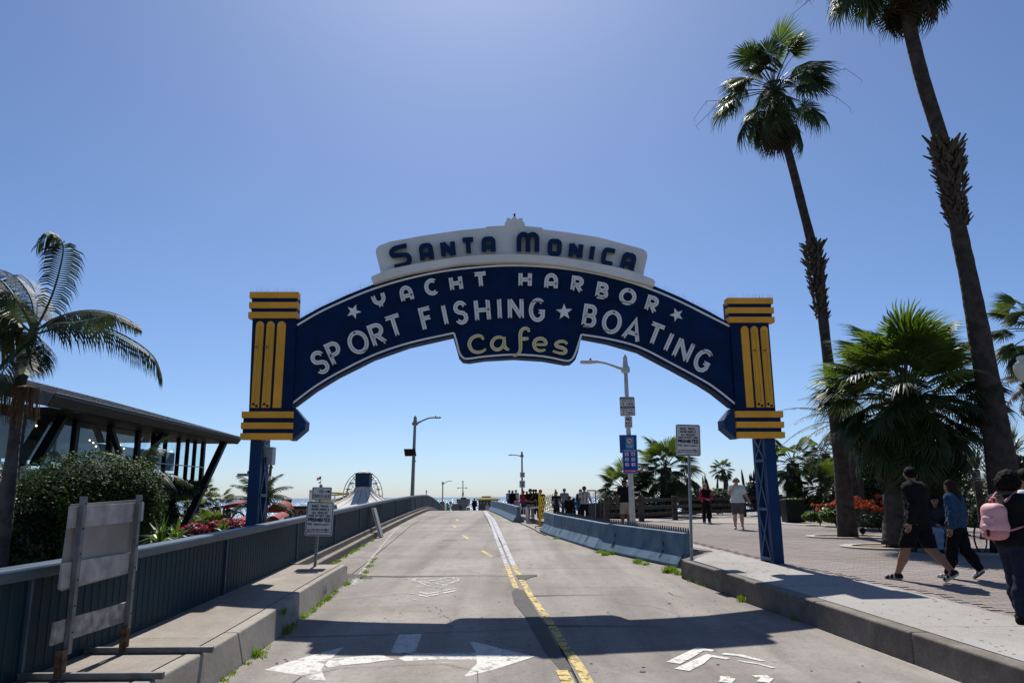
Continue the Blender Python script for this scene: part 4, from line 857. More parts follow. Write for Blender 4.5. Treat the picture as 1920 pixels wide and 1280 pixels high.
ga = AT(975, 952.5, 42); gb = AT(1011, 950.5, 39); sg = thing('barrier_gate', (ga.x, ga.y, zr(42)), 'white swing gate with pointed pickets between the barrier rows', 'gate')
MB().beam(ga, gb, .05, .09).build('arm', m_wht, sg)
for px_, t_, b__ in ((976.5, 942, 962), (997, 940, 963)):
    pts = [AT(px_-1.6, 952, 40.5), AT(px_, t_, 40.5), AT(px_+1.6, 952, 40.5), AT(px_, b__, 40.5)]; MB().prism(pts, (0, .05, 0)).build('picket', M('picket_cream', (.6, .5, .28), .6, .1, 4), sg)
MB().prism([AT(984.5, 952, 40.3), AT(990.5, 952, 40.3), AT(992, 980, 40.3), AT(986.5, 980, 40.3)], (0, .06, 0)).build('hanging_panel', m_wht, sg)
MB().beam(AT(992, 966, 40.6), AT(1010, 976, 38.8), .04, .04).build('brace', m_wht, sg)
# ---------------------------------------------------------------- barricade seen from behind
XB = -4.02
def Bp(px, py, off=0.):
    d = ray(px, py); t = (XB+off-CAM.x)/d.x; return CAM+d*t
m_bw = M('weathered_white_board', (.33, .31, .30), .75, .18, 5, bump=.2, bscale=30, col2=(.43, .41, .40)); m_bw2 = M('dirty_wood_board', (.34, .31, .28), .85, .45, 9, bump=.4, bscale=40, col2=(.42, .39, .36)); m_alu = M('grey_sign_back', (.28, .255, .225), .6, .18, 1.6, col2=(.33, .31, .29)); m_rust = M('rusty_socket', (.10, .045, .02), .8, .4, 14, col2=(.16, .11, .07), bump=.3); m_galv2 = M('galvanised_channel', (.17, .175, .175), .5, .2, 7, metal=.35)
br = thing('road_barricade', Bp(165, 1245), 'weathered white barricade sign seen from behind on the left sidewalk', 'barricade')
for a, b in (((104.5, 1266), (161.5, 930)), ((225, 1228), (259, 927))):
    bo = Bp(*a); to = Bp(*b); bo.z = zl(bo.y)+.02; x_ = XB+.03; mid = bo.z+.23
    c_ = MB(); c_.box((x_, (bo.y+to.y)/2, (mid-.05+to.z)/2), (.045, .055, to.z-mid+.05)); p_ = c_.build('upright', m_galv2, br)
    for k in np.linspace(.1, .95, 6): MB().lathe((x_+.023, (bo.y+to.y)/2, mid+(to.z-mid)*k), [(.007, 0), (.007, .008)], 6, Vector((1, 0, 0))).build('bolt', m_dark, p_)
    s_ = MB(); s_.box((x_, bo.y, (bo.z+mid)/2), (.065, .075, mid-bo.z)); s_.build('socket', m_rust, br)
    ft = MB(); zz = zl(bo.y); ft.box((XB+.22, bo.y, zz+.035), (1.45, .05, .055)); ft.build('foot', m_galv2, br)
def bboard(pg, mat, name, off, th): return MB().prism([Bp(x, y, off) for x, y in pg], (-th, 0, 0)).build(name, mat, br)
bboard([(134, 945), (262, 936), (268, 940), (252, 1068), (246, 1073), (116, 1107), (111, 1100)], m_alu, 'sign_panel', -.025, .015)
bboard([(133, 949.5), (270.5, 941), (268, 976), (128.5, 990)], m_bw, 'board', .0, .02); bboard([(118, 1055), (259, 1033), (256.5, 1069), (112, 1104)], m_bw, 'board', .0, .02); bboard([(102.5, 1166), (248.5, 1125), (245.5, 1161), (96, 1210)], m_bw2, 'board', .0, .02)
# folded sign leaning on the fence
ga = G(711, 1007, zr); af = thing('leaning_board', ga, 'folded white and blue board leaning against the left fence', 'sign')
b_ = MB(); xa = fx(ga.y)+.12; zt = zr(ga.y)+1.12; tpx = Vector((xa, ga.y, zt)); 
for k, (dy, mt, nm) in enumerate(((.0, M('board_grey', (.36, .34, .32), .7, .15, 5), 'board'), (.05, MATS['board_grey'], 'board'), (-.05, m_signw, 'front_board'))):
    p0 = Vector((xa+.36+dy*.5, ga.y+dy, zr(ga.y)+.01)); p1 = Vector((xa+.02+dy*.5, ga.y+dy, zt)); t = (p1-p0); 
    MB().prism([p0+Vector((0, -.28, 0)), p0+Vector((0, .28, 0)), p1+Vector((0, .28, 0)), p1+Vector((0, -.28, 0))], (.022, 0, .008)).build(nm, mt, af)
p0 = Vector((xa+.36+.0, ga.y-.06, zr(ga.y)+.05)); p1 = Vector((xa+.02, ga.y-.06, zt)); e_ = (p1-p0)
MB().prism([p0+e_*.15+Vector((.028, -.2, .008)), p0+e_*.15+Vector((.028, .2, .008)), p0+e_*.85+Vector((.028, .2, .008)), p0+e_*.85+Vector((.028, -.2, .008))], (.004, 0, .001)).build('blue_panel', M('board_blue', (.12, .24, .55), .6, .15, 4, col2=(.4, .45, .55)), af)
# small cable on the road at the gap
cb = [G(x, y, zr)+Vector((0, 0, .02)) for x, y in ((974, 981), (985, 985), (1000, 992), (1010, 998), (1024, 1004))]; MB().tube(cb, .02, 6).build('road_cable', m_dark, label='thin black cable lying on the road between the barrier rows', cat='cable')
# ================================================================ VEGETATION
UPV = Vector((0, 0, 1))
m_fan = leafmat('fan_palm_leaf', (.015, .031, .009), (.040, .064, .017), .5, 2.5, .25, .3); m_fan_y = leafmat('fan_palm_leaf_young', (.065, .11, .020), (.13, .17, .035), .48, 2.5, .38, .3)
m_dead = leafmat('dead_palm_leaf', (.060, .042, .024), (.12, .085, .048), .8, 2.5, .15, .2); m_deadd = leafmat('old_palm_skirt', (.030, .022, .012), (.055, .042, .022), .85, 2.5, .1, .2)
m_feath = leafmat('feather_palm_leaf', (.016, .028, .012), (.045, .060, .030), .6, 2.5, .25, .25); m_date = leafmat('date_palm_leaf', (.028, .034, .022), (.055, .062, .040), .6, 2, .25, .25)
m_pet = M('palm_petiole', (.07, .085, .03), .5, .2, 4); m_stalk = M('palm_flower_stalk', (.10, .07, .05), .8, .3, 6)
def bark(name, col, rings):
    m = M(name, col, .9, .35, 5, bump=.5, bscale=18); n = m.node_tree.nodes; l = m.node_tree.links
    wv = n.new('ShaderNodeTexWave'); wv.bands_direction = 'Z'; wv.inputs['Scale'].default_value = rings; wv.inputs['Distortion'].default_value = 2.5; wv.inputs['Detail'].default_value = 3
    tc = [q for q in n if q.type == 'TEX_COORD'][0]; l.new(tc.outputs['Object'], wv.inputs[0])
    bp = n.new('ShaderNodeBump'); bp.inputs['Strength'].default_value = .35; bp.inputs['Distance'].default_value = .02; l.new(wv.outputs['Fac'], bp.inputs['Height'])
    b0 = [q for q in n if q.type == 'BUMP'][0]; l.new(bp.outputs[0], b0.inputs['Normal']); return m
m_bark = bark('palm_bark', (.055, .044, .037), 1.6); m_bark2 = bark('grey_ringed_bark', (.075, .068, .062), 2.2); m_boot = M('palm_leaf_base', (.075, .057, .043), .9, .35, 7, bump=.3)
def fan_mesh(seed, R=.85, Lp=1.0, droop=.25, spread=125, n=40, fold=.35, leaf=m_fan, sag=.2, **_):
    rg = random.Random(seed); mb = MB(); mb.m = 1
    pz_ = lambda t: -sag*t*t*Lp
    mb.tube([(Lp*t, 0, pz_(t)) for t in (0, .35, .7, 1)], [.03, .022, .016, .012], 3, cap=False); mb.m = 0
    hub = Vector((Lp, 0, pz_(1))); tl_ = math.atan2(-2*sag, 1); tx = Vector((math.cos(tl_), 0, math.sin(tl_))); tz = Vector((-math.sin(tl_), 0, math.cos(tl_)))
    dphi = math.radians(2*spread/n)
    for i in range(n):
        ph = math.radians(-spread+2*spread*(i+.5)/n)+rg.uniform(-.03, .03); r_ = R*(.70+.30*math.cos(ph))*rg.uniform(.86, 1.08)
        def P(rr, dp, lift=0):
            a = ph+dp; s_ = math.sin(a); c_ = math.cos(a); t = rr/R
            return hub+tx*(rr*c_)+Vector((0, rr*s_*(1-.12*fold), 0))+tz*(-fold*abs(s_)*rr*.55-droop*t*t*R*.5+lift)
        w_ = dphi*.52; vs = [hub, P(r_*.52, -w_), P(r_*.52, 0, .035*R), P(r_*.52, w_), P(r_*.80, -w_*.42), P(r_*.80, w_*.42)]
        tip = P(r_, rg.uniform(-.05, .05)); tip = tip+Vector((0, 0, -droop*R*rg.uniform(.15, .6)*.5)); vs.append(tip)
        mb.add(vs, [(0, 1, 2), (0, 2, 3), (1, 4, 2), (2, 4, 5), (2, 5, 3), (4, 6, 5)])
    me = bpy.data.meshes.new('frond'); me.from_pydata(mb.v, [], mb.f); me.materials.append(leaf); me.materials.append(m_pet); me.polygons.foreach_set('material_index', mb.mi); me.update(); return me
def orient(p, d, roll=0., s=1.):
    x = Vector(d).normalized(); y = UPV.cross(x)
    if y.length < 1e-3: y = Vector((0, 1, 0))
    y.normalize(); z = x.cross(y); m = Matrix((x, y, z)).transposed().to_4x4()
    return Matrix.Translation(p)@m@Matrix.Rotation(roll, 4, 'X')@Matrix.Diagonal((s, s, s, 1))
def dirv(az, el): return Vector((math.cos(el)*math.cos(az), math.cos(el)*math.sin(az), math.sin(el)))
def trunk_mesh(pts, rad, seg=10, wob=.04, seed=0):
    rg = random.Random(seed); P = dense(pts, 8); n = len(P); R_ = np.interp(np.linspace(0, 1, n), np.linspace(0, 1, len(rad)), rad)
    return MB().tube(P, [float(r)*(1+rg.uniform(-wob, wob)) for r in R_], seg)
bm_ = MB(); bm_.add([(-.05, -.09, 0), (-.05, .09, 0), (.05, -.11, .02), (.05, .11, .02), (.11, -.035, .30), (.11, .035, .30), (.085, -.03, .31), (.085, .03, .31), (0, 0, .24)], [(0, 2, 3, 1), (2, 4, 5, 3), (4, 6, 7, 5), (0, 1, 7, 6), (0, 6, 4, 2), (1, 3, 5, 7)])
boot_me = bm_.mesh('leaf_base', m_boot)
def boots(par, P0, P1, r0, r1, n, seed):
    rg = random.Random(seed)
    for i in range(n):
        t = (i+rg.random())/n; p = Vector(P0).lerp(Vector(P1), t); a = i*2.39996; r_ = r0+(r1-r0)*t
        s_ = rg.uniform(.4, .95)*(.75+.5*t); tilt = rg.uniform(-.05, .65); a += rg.uniform(-.3, .3)
        inst('leaf_base', boot_me, Matrix.Translation(p+Vector((math.cos(a)*r_, math.sin(a)*r_, 0)))@Matrix.Rotation(a, 4, 'Z')@Matrix.Rotation(tilt, 4, 'Y')@Matrix.Rotation(rg.uniform(-.5, .5), 4, 'X')@Matrix.Diagonal((s_, s_*rg.uniform(.5, .9), s_*rg.uniform(.8, 1.3), 1)), par)
def fan_palm(name, label, trunk_px, Y, rad, nf, Lp, R, elmin, elmax, seed, group='fan palms on the plaza', dead=0, deadlen=1., tm=None, young=.25, base=None, stalks=0, rollv=.5, dmat=None, up_bias=1.0, dr0=.25):
    rg = random.Random(seed); pts = [AT(x, y, Y) for x, y in trunk_px]
    if base is not None: pts[0].z = base
    o = thing(name, pts[0], label, 'palm tree', group)
    trunk_mesh(pts, rad, 12, .03, seed).build('trunk', tm or m_bark, o, smooth=True)
    c = pts[-1]; ms = [fan_mesh(seed*10+k, R*rg.uniform(.9, 1.1), Lp*rg.uniform(.9, 1.1), droop=dr0+.3*rg.random(), spread=rg.uniform(105, 140), fold=rg.uniform(.2, .6), leaf=(m_fan_y if k < 2 else m_fan), sag=rg.uniform(.08, .28)) for k in range(6)]
    for i in range(nf):
        u = (i+.5)/nf; el = math.radians(elmax+(elmin-elmax)*u**up_bias)+rg.uniform(-.1, .1); az = i*2.39996+rg.uniform(-.25, .25)
        me = ms[rg.randrange(2) if u < young else 2+rg.randrange(4)]
        inst('frond', me, orient(c+Vector((0, 0, .08-.3*u)), dirv(az, el), rg.uniform(-rollv, rollv), rg.uniform(.85, 1.1)), o)
    if dead:
        dm = [fan_mesh(seed*10+50+k, R*.8, Lp*.9, .6, 70, 16, .9, dmat or m_dead, .1) for k in range(3)]
        for i in range(dead):
            az = i*2.39996; el = math.radians(rg.uniform(-85, -58)); h = -deadlen*(i/dead)
            inst('dead_frond', dm[rg.randrange(3)], orient(c+Vector((math.cos(az)*.12, math.sin(az)*.12, h-.1)), dirv(az, el), rg.uniform(-.6, .6), rg.uniform(.8, 1.15)), o)
    for i in range(stalks):
        az = i*2.2+rg.random(); d = dirv(az, math.radians(rg.uniform(5, 60))); L = (Lp+R)*rg.uniform(1.05, 1.35)
        P = [c+d*(L*t)+Vector((0, 0, -.55*L*t**3*rg.uniform(.5, 1.1))) for t in np.linspace(0, 1, 7)]
        mb = MB().tube(P, [.018, .016, .014, .012, .01, .008, .005], 4)
        for k in range(6):
            q = P[3+k % 4]; mb.tube([q, q+Vector((rg.uniform(-.12, .12), rg.uniform(-.12, .12), -rg.uniform(.08, .3)))], [.007, .003], 3)
        raw('flower_stalk', mb.v, mb.f, m_stalk, o)
    return o, c
# tall palm A
pa, ca_ = fan_palm('tall_palm', 'tall slim fan palm with a full round crown beside the arch', [(1590, 1006), (1583, 930), (1575, 850), (1550, 655), (1531, 500), (1500, 370), (1468, 245), (1451, 168)], 23.4, [.31, .26, .22, .16, .155, .14, .135, .16], 50, 1.28, .92, -58, 82, 3, dead=8, deadlen=.6, stalks=12, base=zs(23.4)-.02, young=.15, dr0=.5, dmat=m_deadd)
p0, p1 = AT(1541, 600, 23.4), AT(1523, 458, 23.4); boots(pa, p0, p1, .14, .23, 190, 1)
# tall palm B
pb_, cb_ = fan_palm('tall_palm', 'tall thick-trunked fan palm with its crown cut by the top edge', [(1892, 1032), (1882, 900), (1850, 705), (1818, 530), (1797, 430), (1772, 290), (1730, 150), (1703, 40), (1676, -92)], 18.2, [.40, .35, .28, .22, .20, .19, .185, .175, .19], 52, 1.45, 1.0, -50, 80, 5, dead=7, deadlen=.5, stalks=8, base=zs(18.2)-.02, young=.15, dr0=.5, dmat=m_deadd)
p0, p1 = AT(1797, 425, 18.2), AT(1774, 272, 18.2); boots(pb_, p0, p1, .19, .28, 230, 2)
# bushy short palm with a skirt
pc, cc_ = fan_palm('bushy_fan_palm', 'short bushy fan palm with broad bright fronds and a dark skirt', [(1692, 1026), (1696, 900), (1700, 745)], 19.8, [.5, .46, .40], 150, 1.5, .98, -66, 86, 9, dead=100, deadlen=2.4, base=zs(19.8), young=.40, dmat=m_deadd, dr0=.4)
# distant fan palms
fan_palm('small_fan_palm', 'dark fan palm with shaggy skirt just right of the arch post', [(1488, 962), (1488, 905), (1486, 868)], 41, [.4, .4, .3], 34, 1.0, .85, -50, 80, 12, 'palms behind the rail fence', dead=18, deadlen=1.4, base=.6, dmat=m_deadd)
fan_palm('small_fan_palm', 'broad fan palm behind the prohibited sign and rail fence', [(1252, 960), (1250, 905), (1248, 876)], 43, [.4, .35, .3], 36, 1.15, 1.15, -35, 80, 13, 'palms behind the rail fence', dead=16, deadlen=1.2, base=.5, young=.35, dmat=m_deadd)
fan_palm('small_fan_palm', 'low spreading fan palm behind the pale lamp post', [(1172, 962), (1172, 930), (1170, 915)], 44, [.35, .3, .25], 30, .95, .95, -20, 80, 14, 'palms behind the rail fence', base=.5, young=.3)
fan_palm('small_fan_palm', 'low fan palm hugging the right end of the rail fence', [(1545, 960), (1542, 930), (1540, 915)], 40, [.35, .3, .25], 26, .9, .9, -25, 75, 15, 'palms behind the rail fence', base=.5)
fan_palm('small_fan_palm', 'half hidden dark palm between the trunk and the bushy palm', [(1556, 962), (1552, 880), (1548, 850)], 47, [.3, .25, .25], 26, .9, .8, -50, 70, 16, 'palms behind the rail fence', base=.5, dead=12, dmat=m_deadd)
fan_palm('distant_palm', 'small distant fan palm above the woman in black and pink', [(1366, 952), (1362, 910), (1354, 880)], 95, [.35, .28, .28], 34, .9, .75, -55, 80, 17, 'palms behind the rail fence', base=-3)
fan_palm('edge_palm', 'fan palm frond tips at the right edge above the globe lamp', [(1962, 900), (1956, 740), (1948, 615)], 22, [.3, .26, .24], 30, 1.0, .8, -40, 70, 18, base=.4)
# ---------------------------------------------------------------- feather palms
def feather(curve, n=34, ll=.5, hang=.5, wd=.035, seed=0, leaf=None, rr=.022, fwd=.55, t0=.12, up=UPV):
    rg = random.Random(seed); P = dense(curve, 6); k = len(P); mb = MB(); mb.m = 1; mb.tube(P, list(np.linspace(rr, .005, k)), 4, cap=False); mb.m = 0
    for i in range(n):
        t = t0+(1-t0)*(i+.5)/n; f = t*(k-1); a = int(f); p = P[a].lerp(P[min(a+1, k-1)], f-a); tg = (P[min(a+1, k-1)]-P[max(a-1, 0)]).normalized()
        sd = tg.cross(up)
        if sd.length < .15: sd = tg.cross(Vector((0, 1, 0)))
        sd.normalize(); L = ll*(.45+.55*math.sin(math.pi*min(1, (.12+t*.95)))**.6)*rg.uniform(.85, 1.1)
        for s_ in (-1, 1):
            if rg.random() < .10: continue
            d = (sd*s_+tg*fwd+Vector((0, 0, .25-hang*.5))).normalized(); nrm = d.cross(tg).normalized(); wv = tg*(wd/2)
            g = Vector((0, 0, -1)); q1 = p+d*(L*.4)+g*(hang*L*.10); q2 = p+d*(L*.72)+g*(hang*L*.38); q3 = p+d*(L*.92)+g*(hang*L*.85)
            mb.add([p-wv*.5, p+wv*.5, q1-wv, q1+wv, q2-wv*.8, q2+wv*.8, q3], [(0, 1, 3, 2), (2, 3, 5, 4), (4, 5, 6)])
    me = bpy.data.meshes.new('frond'); me.from_pydata(mb.v, [], mb.f); me.materials.append(leaf or m_feath); me.materials.append(m_pet); me.polygons.foreach_set('material_index', mb.mi); me.update(); return me
YK = 13.2; kc = AT(68, 628, YK)
kp = thing('king_palm', (AT(20, 900, YK).x, YK, -4.5), 'windswept feather palm with a green crownshaft in front of the glass restaurant', 'palm tree')
trunk_mesh([(kc.x-.12, YK, -4.5), AT(5, 1000, YK), AT(26, 830, YK), AT(40, 705, YK)], [.15, .135, .095, .105], 14, .02).build('trunk', m_bark2, kp, smooth=True)
trunk_mesh([AT(40, 706, YK), AT(45, 690, YK), AT(58, 640, YK), AT(66, 600, YK)], [.112, .118, .085, .05], 12, 0).build('crownshaft', M('crownshaft_green', (.055, .065, .035), .45, .25, 3), kp, smooth=True)
FR = [([(68, 620), (105, 596), (160, 582), (215, 588), (262, 612)], .4, .42, .7), ([(68, 626), (120, 613), (190, 612), (250, 638), (288, 668), (303, 702)], .2, .40, 1.0), ([(70, 612), (95, 560), (112, 505), (118, 460), (100, 438), (70, 458)], -.2, .42, .75),
      ([(70, 616), (108, 604), (150, 600), (180, 595), (205, 590)], -.6, .36, .9), ([(62, 622), (30, 560), (-5, 520), (-60, 500)], .3, .5, .8), ([(60, 625), (20, 590), (-20, 570), (-80, 590)], -.3, .5, .9),
      ([(62, 628), (25, 620), (-15, 630), (-60, 680)], .1, .5, 1.1), ([(66, 632), (40, 650), (15, 680), (-10, 730)], -.5, .4, .8), ([(68, 634), (62, 655), (52, 680), (45, 700)], -.9, .36, .6), ([(66, 615), (58, 560), (30, 520), (0, 505)], .6, .5, .7),
      ([(64, 618), (40, 575), (10, 545), (-30, 540)], -.8, .5, .8), ([(70, 630), (82, 650), (75, 675), (62, 695)], -.6, .3, .7), ([(66, 612), (70, 570), (60, 535), (40, 515)], 1.2, .45, .5), ([(64, 624), (20, 605), (-30, 605), (-70, 640)], 1.0, .5, 1.0)]
for i, (cv, dy, ll, hg) in enumerate(FR):
    n_ = len(cv); pts = [AT(x, y, YK+dy*1.6*(k/(n_-1))) for k, (x, y) in enumerate(cv)]
    inst('frond', feather(pts, 58, ll*1.1, hg*1.15, .032, i, rr=.022), Matrix(), kp)
for j, (fx_, fy_) in enumerate(((50, 722), (5, 716))):
    rg = random.Random(j); c = AT(fx_, fy_, YK-.25); mb = MB()
    for k in range(130):
        a = rg.uniform(0, 6.28); r_ = rg.uniform(.05, .30); e = c+Vector((math.cos(a)*r_, math.sin(a)*r_*.7, -rg.uniform(.2, .75)))
        mb.tube([c, c+Vector((math.cos(a)*r_*.8, math.sin(a)*r_*.6, -.05)), e], [.009, .006, .004], 3, cap=False)
    raw('fruit_stalks', mb.v, mb.f, M('dry_fruit_stalk', (.13, .085, .045), .85, .35, 9), kp, kind='stuff')
def date_palm(name, label, px, py, Y, n, L, el0, el1, seed, zb, ll=.5, leaf=None, hang=.35, group='feather palms', azr=(0, 6.28), nl=34):
    rg = random.Random(seed); c = AT(px, py, Y); o = thing(name, (c.x, c.y, zb), label, 'palm tree', group)
    trunk_mesh([(c.x, c.y, zb), (c.x+.1, c.y, (c.z+zb)/2), c], [.28, .24, .24], 10, .05, seed).build('trunk', m_bark, o, smooth=True)
    ms = []
    for k in range(4):
        a = math.radians(rg.uniform(5, 60)); pts = [Vector((L*t*math.cos(a*(1-t*.6)), 0, L*t*math.sin(a)*(1-.15*t)-L*.45*t**2.3)) for t in np.linspace(0, 1, 6)]
        ms.append(feather(pts, nl, ll, hang, .04, seed+k, leaf or m_date, rr=.03))
    for i in range(n):
        az = azr[0]+(azr[1]-azr[0])*((i*.618034) % 1); el = math.radians(el0+(el1-el0)*((i+.5)/n))
        inst('frond', ms[i % 4], Matrix.Translation(c)@Matrix.Rotation(az, 4, 'Z')@Matrix.Rotation(-el, 4, 'Y')@Matrix.Rotation(rg.uniform(-.3, .3), 4, 'X'), o)
    return o
date_palm('date_palm', 'grey-green feather palm partly behind the bushy fan palm', 1590, 790, 29, 26, 2.6, 45, -45, 31, .5, .42)
date_palm('feather_palm', 'feather palm with pale fronds behind the left arch post', 486, 945, 33, 16, 1.6, 55, -35, 33, -4.8, .42, m_feath, .6)
date_palm('dry_feather_palm', 'dry brown feather palm at the right edge below the globe lamp', 1962, 715, 24, 18, 1.5, 20, -60, 35, .5, .35, m_dead, .6)
date_palm('young_feather_palm', 'small palm with arching pale fronds beside the clipped hedge', 268, 890, 17, 9, 1.0, 60, -30, 37, -4.5, .26, m_feath, .7, nl=20)
fan_palm('distant_palm', 'small fan palm below the restaurant in front of the sea', [(377, 1010), (374, 960), (372, 925)], 62, [.3, .25, .25], 28, .9, .8, -60, 70, 41, 'palms by the beach', base=-6, dead=14, deadlen=1.2)
fan_palm('distant_palm', 'fan palm by the beach left of the red awning', [(408, 1010), (408, 980), (406, 948)], 66, [.35, .3, .3], 28, 1.1, .9, -60, 70, 42, 'palms by the beach', base=-6, dead=18, deadlen=1.6, dmat=m_deadd)
fan_palm('distant_palm', 'shaggy fan palm in the gap under the restaurant corner', [(352, 1010), (352, 985), (352, 955)], 58, [.35, .3, .3], 26, 1.0, .9, -60, 70, 43, 'palms by the beach', base=-6, dead=18, deadlen=1.6, dmat=m_deadd)
fan_palm('low_palm', 'low green fan palm above the magenta bougainvillea', [(391, 1012), (391, 995), (391, 985)], 40, [.25, .2, .2], 20, .55, .6, -10, 75, 44, 'palms by the beach', base=-4.7, young=.8)
# ---------------------------------------------------------------- leafy shrubs
def leaf_cloud(blobs, n, size, seed, shell=.35, flat=.0):
    """n diamond leaves through ellipsoid shells: returns verts, faces"""
    rg = np.random.default_rng(seed); B = np.array(blobs, float); vol = (B[:, 3]*B[:, 4]*B[:, 5])**(2/3); ch = rg.choice(len(B), n, p=vol/vol.sum()); b = B[ch]
    d = rg.normal(size=(n, 3)); d /= np.linalg.norm(d, axis=1, keepdims=True); r_ = 1-shell*rg.random(n)**1.6
    bump = 1+.10*np.sin(d[:, 0]*5+b[:, 0])*np.cos(d[:, 2]*6+b[:, 1])+.07*np.sin(d[:, 1]*11+3*b[:, 2])+rg.normal(0, .03, n)
    p = b[:, :3]+d*(b[:, 3:6])*(r_*bump)[:, None]
    nrm = d+rg.normal(0, .75, (n, 3)); nrm[:, 2] += .35; nrm /= np.linalg.norm(nrm, axis=1, keepdims=True)
    t = np.cross(nrm, rg.normal(size=(n, 3))); t /= np.linalg.norm(t, axis=1, keepdims=True); s_ = np.cross(nrm, t); L = size*rg.uniform(.65, 1.25, n)[:, None]
    V = np.stack([p-t*L*.5, p+s_*L*.27+nrm*L*.06, p+t*L*.5-nrm*L*.05, p-s_*L*.27+nrm*L*.06], 1).reshape(-1, 3)
    F_ = (np.arange(n)[:, None]*4+np.array([[0, 1, 2, 3]])); return V, F_
def fast_mesh(name, V, F_, mats, mi=None):
    me = bpy.data.meshes.new(name); me.vertices.add(len(V)); me.vertices.foreach_set('co', np.asarray(V, np.float32).ravel()); k = F_.shape[1]
    me.loops.add(len(F_)*k); me.loops.foreach_set('vertex_index', F_.ravel().astype(np.int32)); me.polygons.add(len(F_)); me.polygons.foreach_set('loop_start', (np.arange(len(F_))*k).astype(np.int32))
    for m in mats: me.materials.append(m)
    if mi is not None: me.polygons.foreach_set('material_index', np.asarray(mi, np.int32))
    me.update(calc_edges=True); me.validate(); return me
def core(blobs, k):
    mb = MB()
    for x, y, z, a, b, c in blobs:
        vs = []; fs = []; nu, nv = 14, 8
        for j in range(nv+1):
            for i in range(nu):
                th = math.pi*j/nv; ph = 2*math.pi*i/nu; vs.append((x+a*k*math.sin(th)*math.cos(ph), y+b*k*math.sin(th)*math.sin(ph), z+c*k*math.cos(th)))
        for j in range(nv):
            for i in range(nu): fs.append((j*nu+i, j*nu+(i+1) % nu, (j+1)*nu+(i+1) % nu, (j+1)*nu+i))
        mb.add(vs, fs)
    return mb
m_hedge = leafmat('hedge_leaf', (.020, .042, .011), (.046, .080, .018), .65, 3, .2, .2); m_core = M('shrub_core', (.012, .018, .007), .95, .4, 9)
m_shrub = leafmat('dark_shrub_leaf', (.018, .030, .012), (.040, .058, .020), .5, 2, .2); m_shrub2 = leafmat('grey_green_leaf', (.05, .065, .035), (.085, .10, .05), .6, 2, .2)
def shrub(name, label, blobs, n, size, mat, seed, cat='shrub', group=None, extra=None, ck=.80, base=None):
    x = sum(b[0] for b in blobs)/len(blobs); y = sum(b[1] for b in blobs)/len(blobs); z = base if base is not None else min(b[2]-b[5] for b in blobs)
    o = thing(name, (x, y, z), label, cat, group); V, F_ = leaf_cloud(blobs, n, size, seed); link('foliage', fast_mesh('foliage', V, F_, [mat]), o)
    core(blobs, ck).build('foliage_core', m_core, o, smooth=True)  # solid dark blobs added inside to block the view through the leaves
    if extra:
        nm, n2, sz, m2, lift = extra; V, F_ = leaf_cloud([(b[0], b[1], b[2]+lift*b[5], b[3]*1.02, b[4]*1.02, b[5]*1.0) for b in blobs], n2, sz, seed+1, .12); link(nm, fast_mesh(nm, V, F_, [m2]), o)
    return o
def E3(px, py, Y, rx, rz, ry=None): p = AT(px, py, Y); k = Y/FPX; return (p.x, p.y, p.z, rx*k, (ry or rx)*k, rz*k)
shrub('clipped_hedge', 'rounded glossy green clipped hedge behind the left fence', [E3(170, 935, 15, 122, 84), E3(115, 955, 15.2, 85, 80), E3(235, 945, 15, 68, 78), E3(150, 1010, 15.2, 120, 90)], 52000, .062, m_hedge, 1, 'hedge')
shrub('dark_shrub', 'dark shade shrub below the king palm at the left edge', [E3(20, 1010, 13.9, 70, 80), E3(-40, 960, 15, 70, 90)], 7000, .09, m_shrub, 2, group='shrubs behind the left fence')
shrub('ivy_mass', 'dark ivy covered support under the restaurant corner', [E3(300, 925, 44, 40, 22), E3(310, 985, 44, 24, 60), E3(345, 918, 45.5, 38, 18)], 8000, .22, m_shrub, 3, group='shrubs behind the left fence', base=-4.9)
m_mag = leafmat('bougainvillea_bract', (.24, .010, .035), (.38, .03, .07), .6, 4, .35)
for i, (px, py, rx, rz) in enumerate(((365, 1000, 26, 16), (405, 996, 24, 16), (440, 992, 26, 17), (345, 1008, 20, 12))):
    shrub('bougainvillea', ['magenta bougainvillea bush above the fence rail right of the hedge', 'second magenta bougainvillea bush left of the arch post', 'magenta bougainvillea bush against the left arch post', 'small pinkish bougainvillea beside the dark slanted strut'][i], [E3(px, py, 26+i*.6, rx, rz)], 2600, .09, m_shrub, 10+i, group='bougainvillea bushes', extra=('blossoms', 900, .10, m_mag, .12))
m_bright = leafmat('bright_leaf', (.06, .11, .02), (.12, .17, .03), .45, 3, .35)
def spiky(name, label, p, n, L, w_, mat, seed, el=(5, 85), cat='plant', group=None, spikes=0, smat=None, bend=.25):
    rg = random.Random(seed); o = thing(name, p, label, cat, group); mb = MB()
    for i in range(n):
        az = i*2.39996; e = math.radians(rg.uniform(*el)); d = dirv(az, e); s_ = d.cross(UPV).normalized()*(w_/2); l_ = L*rg.uniform(.7, 1.1); p0 = Vector(p)
        q1 = p0+d*(l_*.5)+Vector((0, 0, .02)); q2 = p0+d*l_+Vector((0, 0, -bend*l_*math.cos(e)))
        mb.add([p0-s_*.7, p0+s_*.7, q1-s_, q1+s_, q2], [(0, 1, 3, 2), (2, 3, 4)])
    raw('leaves', mb.v, mb.f, mat, o)
    for i in range(spikes):
        a = rg.uniform(0, 6.28); r_ = rg.uniform(0, L*.7); q = Vector(p)+Vector((math.cos(a)*r_, math.sin(a)*r_, L*.4)); h = rg.uniform(.6, 1.1)*L
        MB().lathe(q, [(.01, 0), (.07*L, .1*h), (.085*L, .4*h), (.05*L, .8*h), (.005, h)], 7).build('flower_spike', smat, o)
    return o
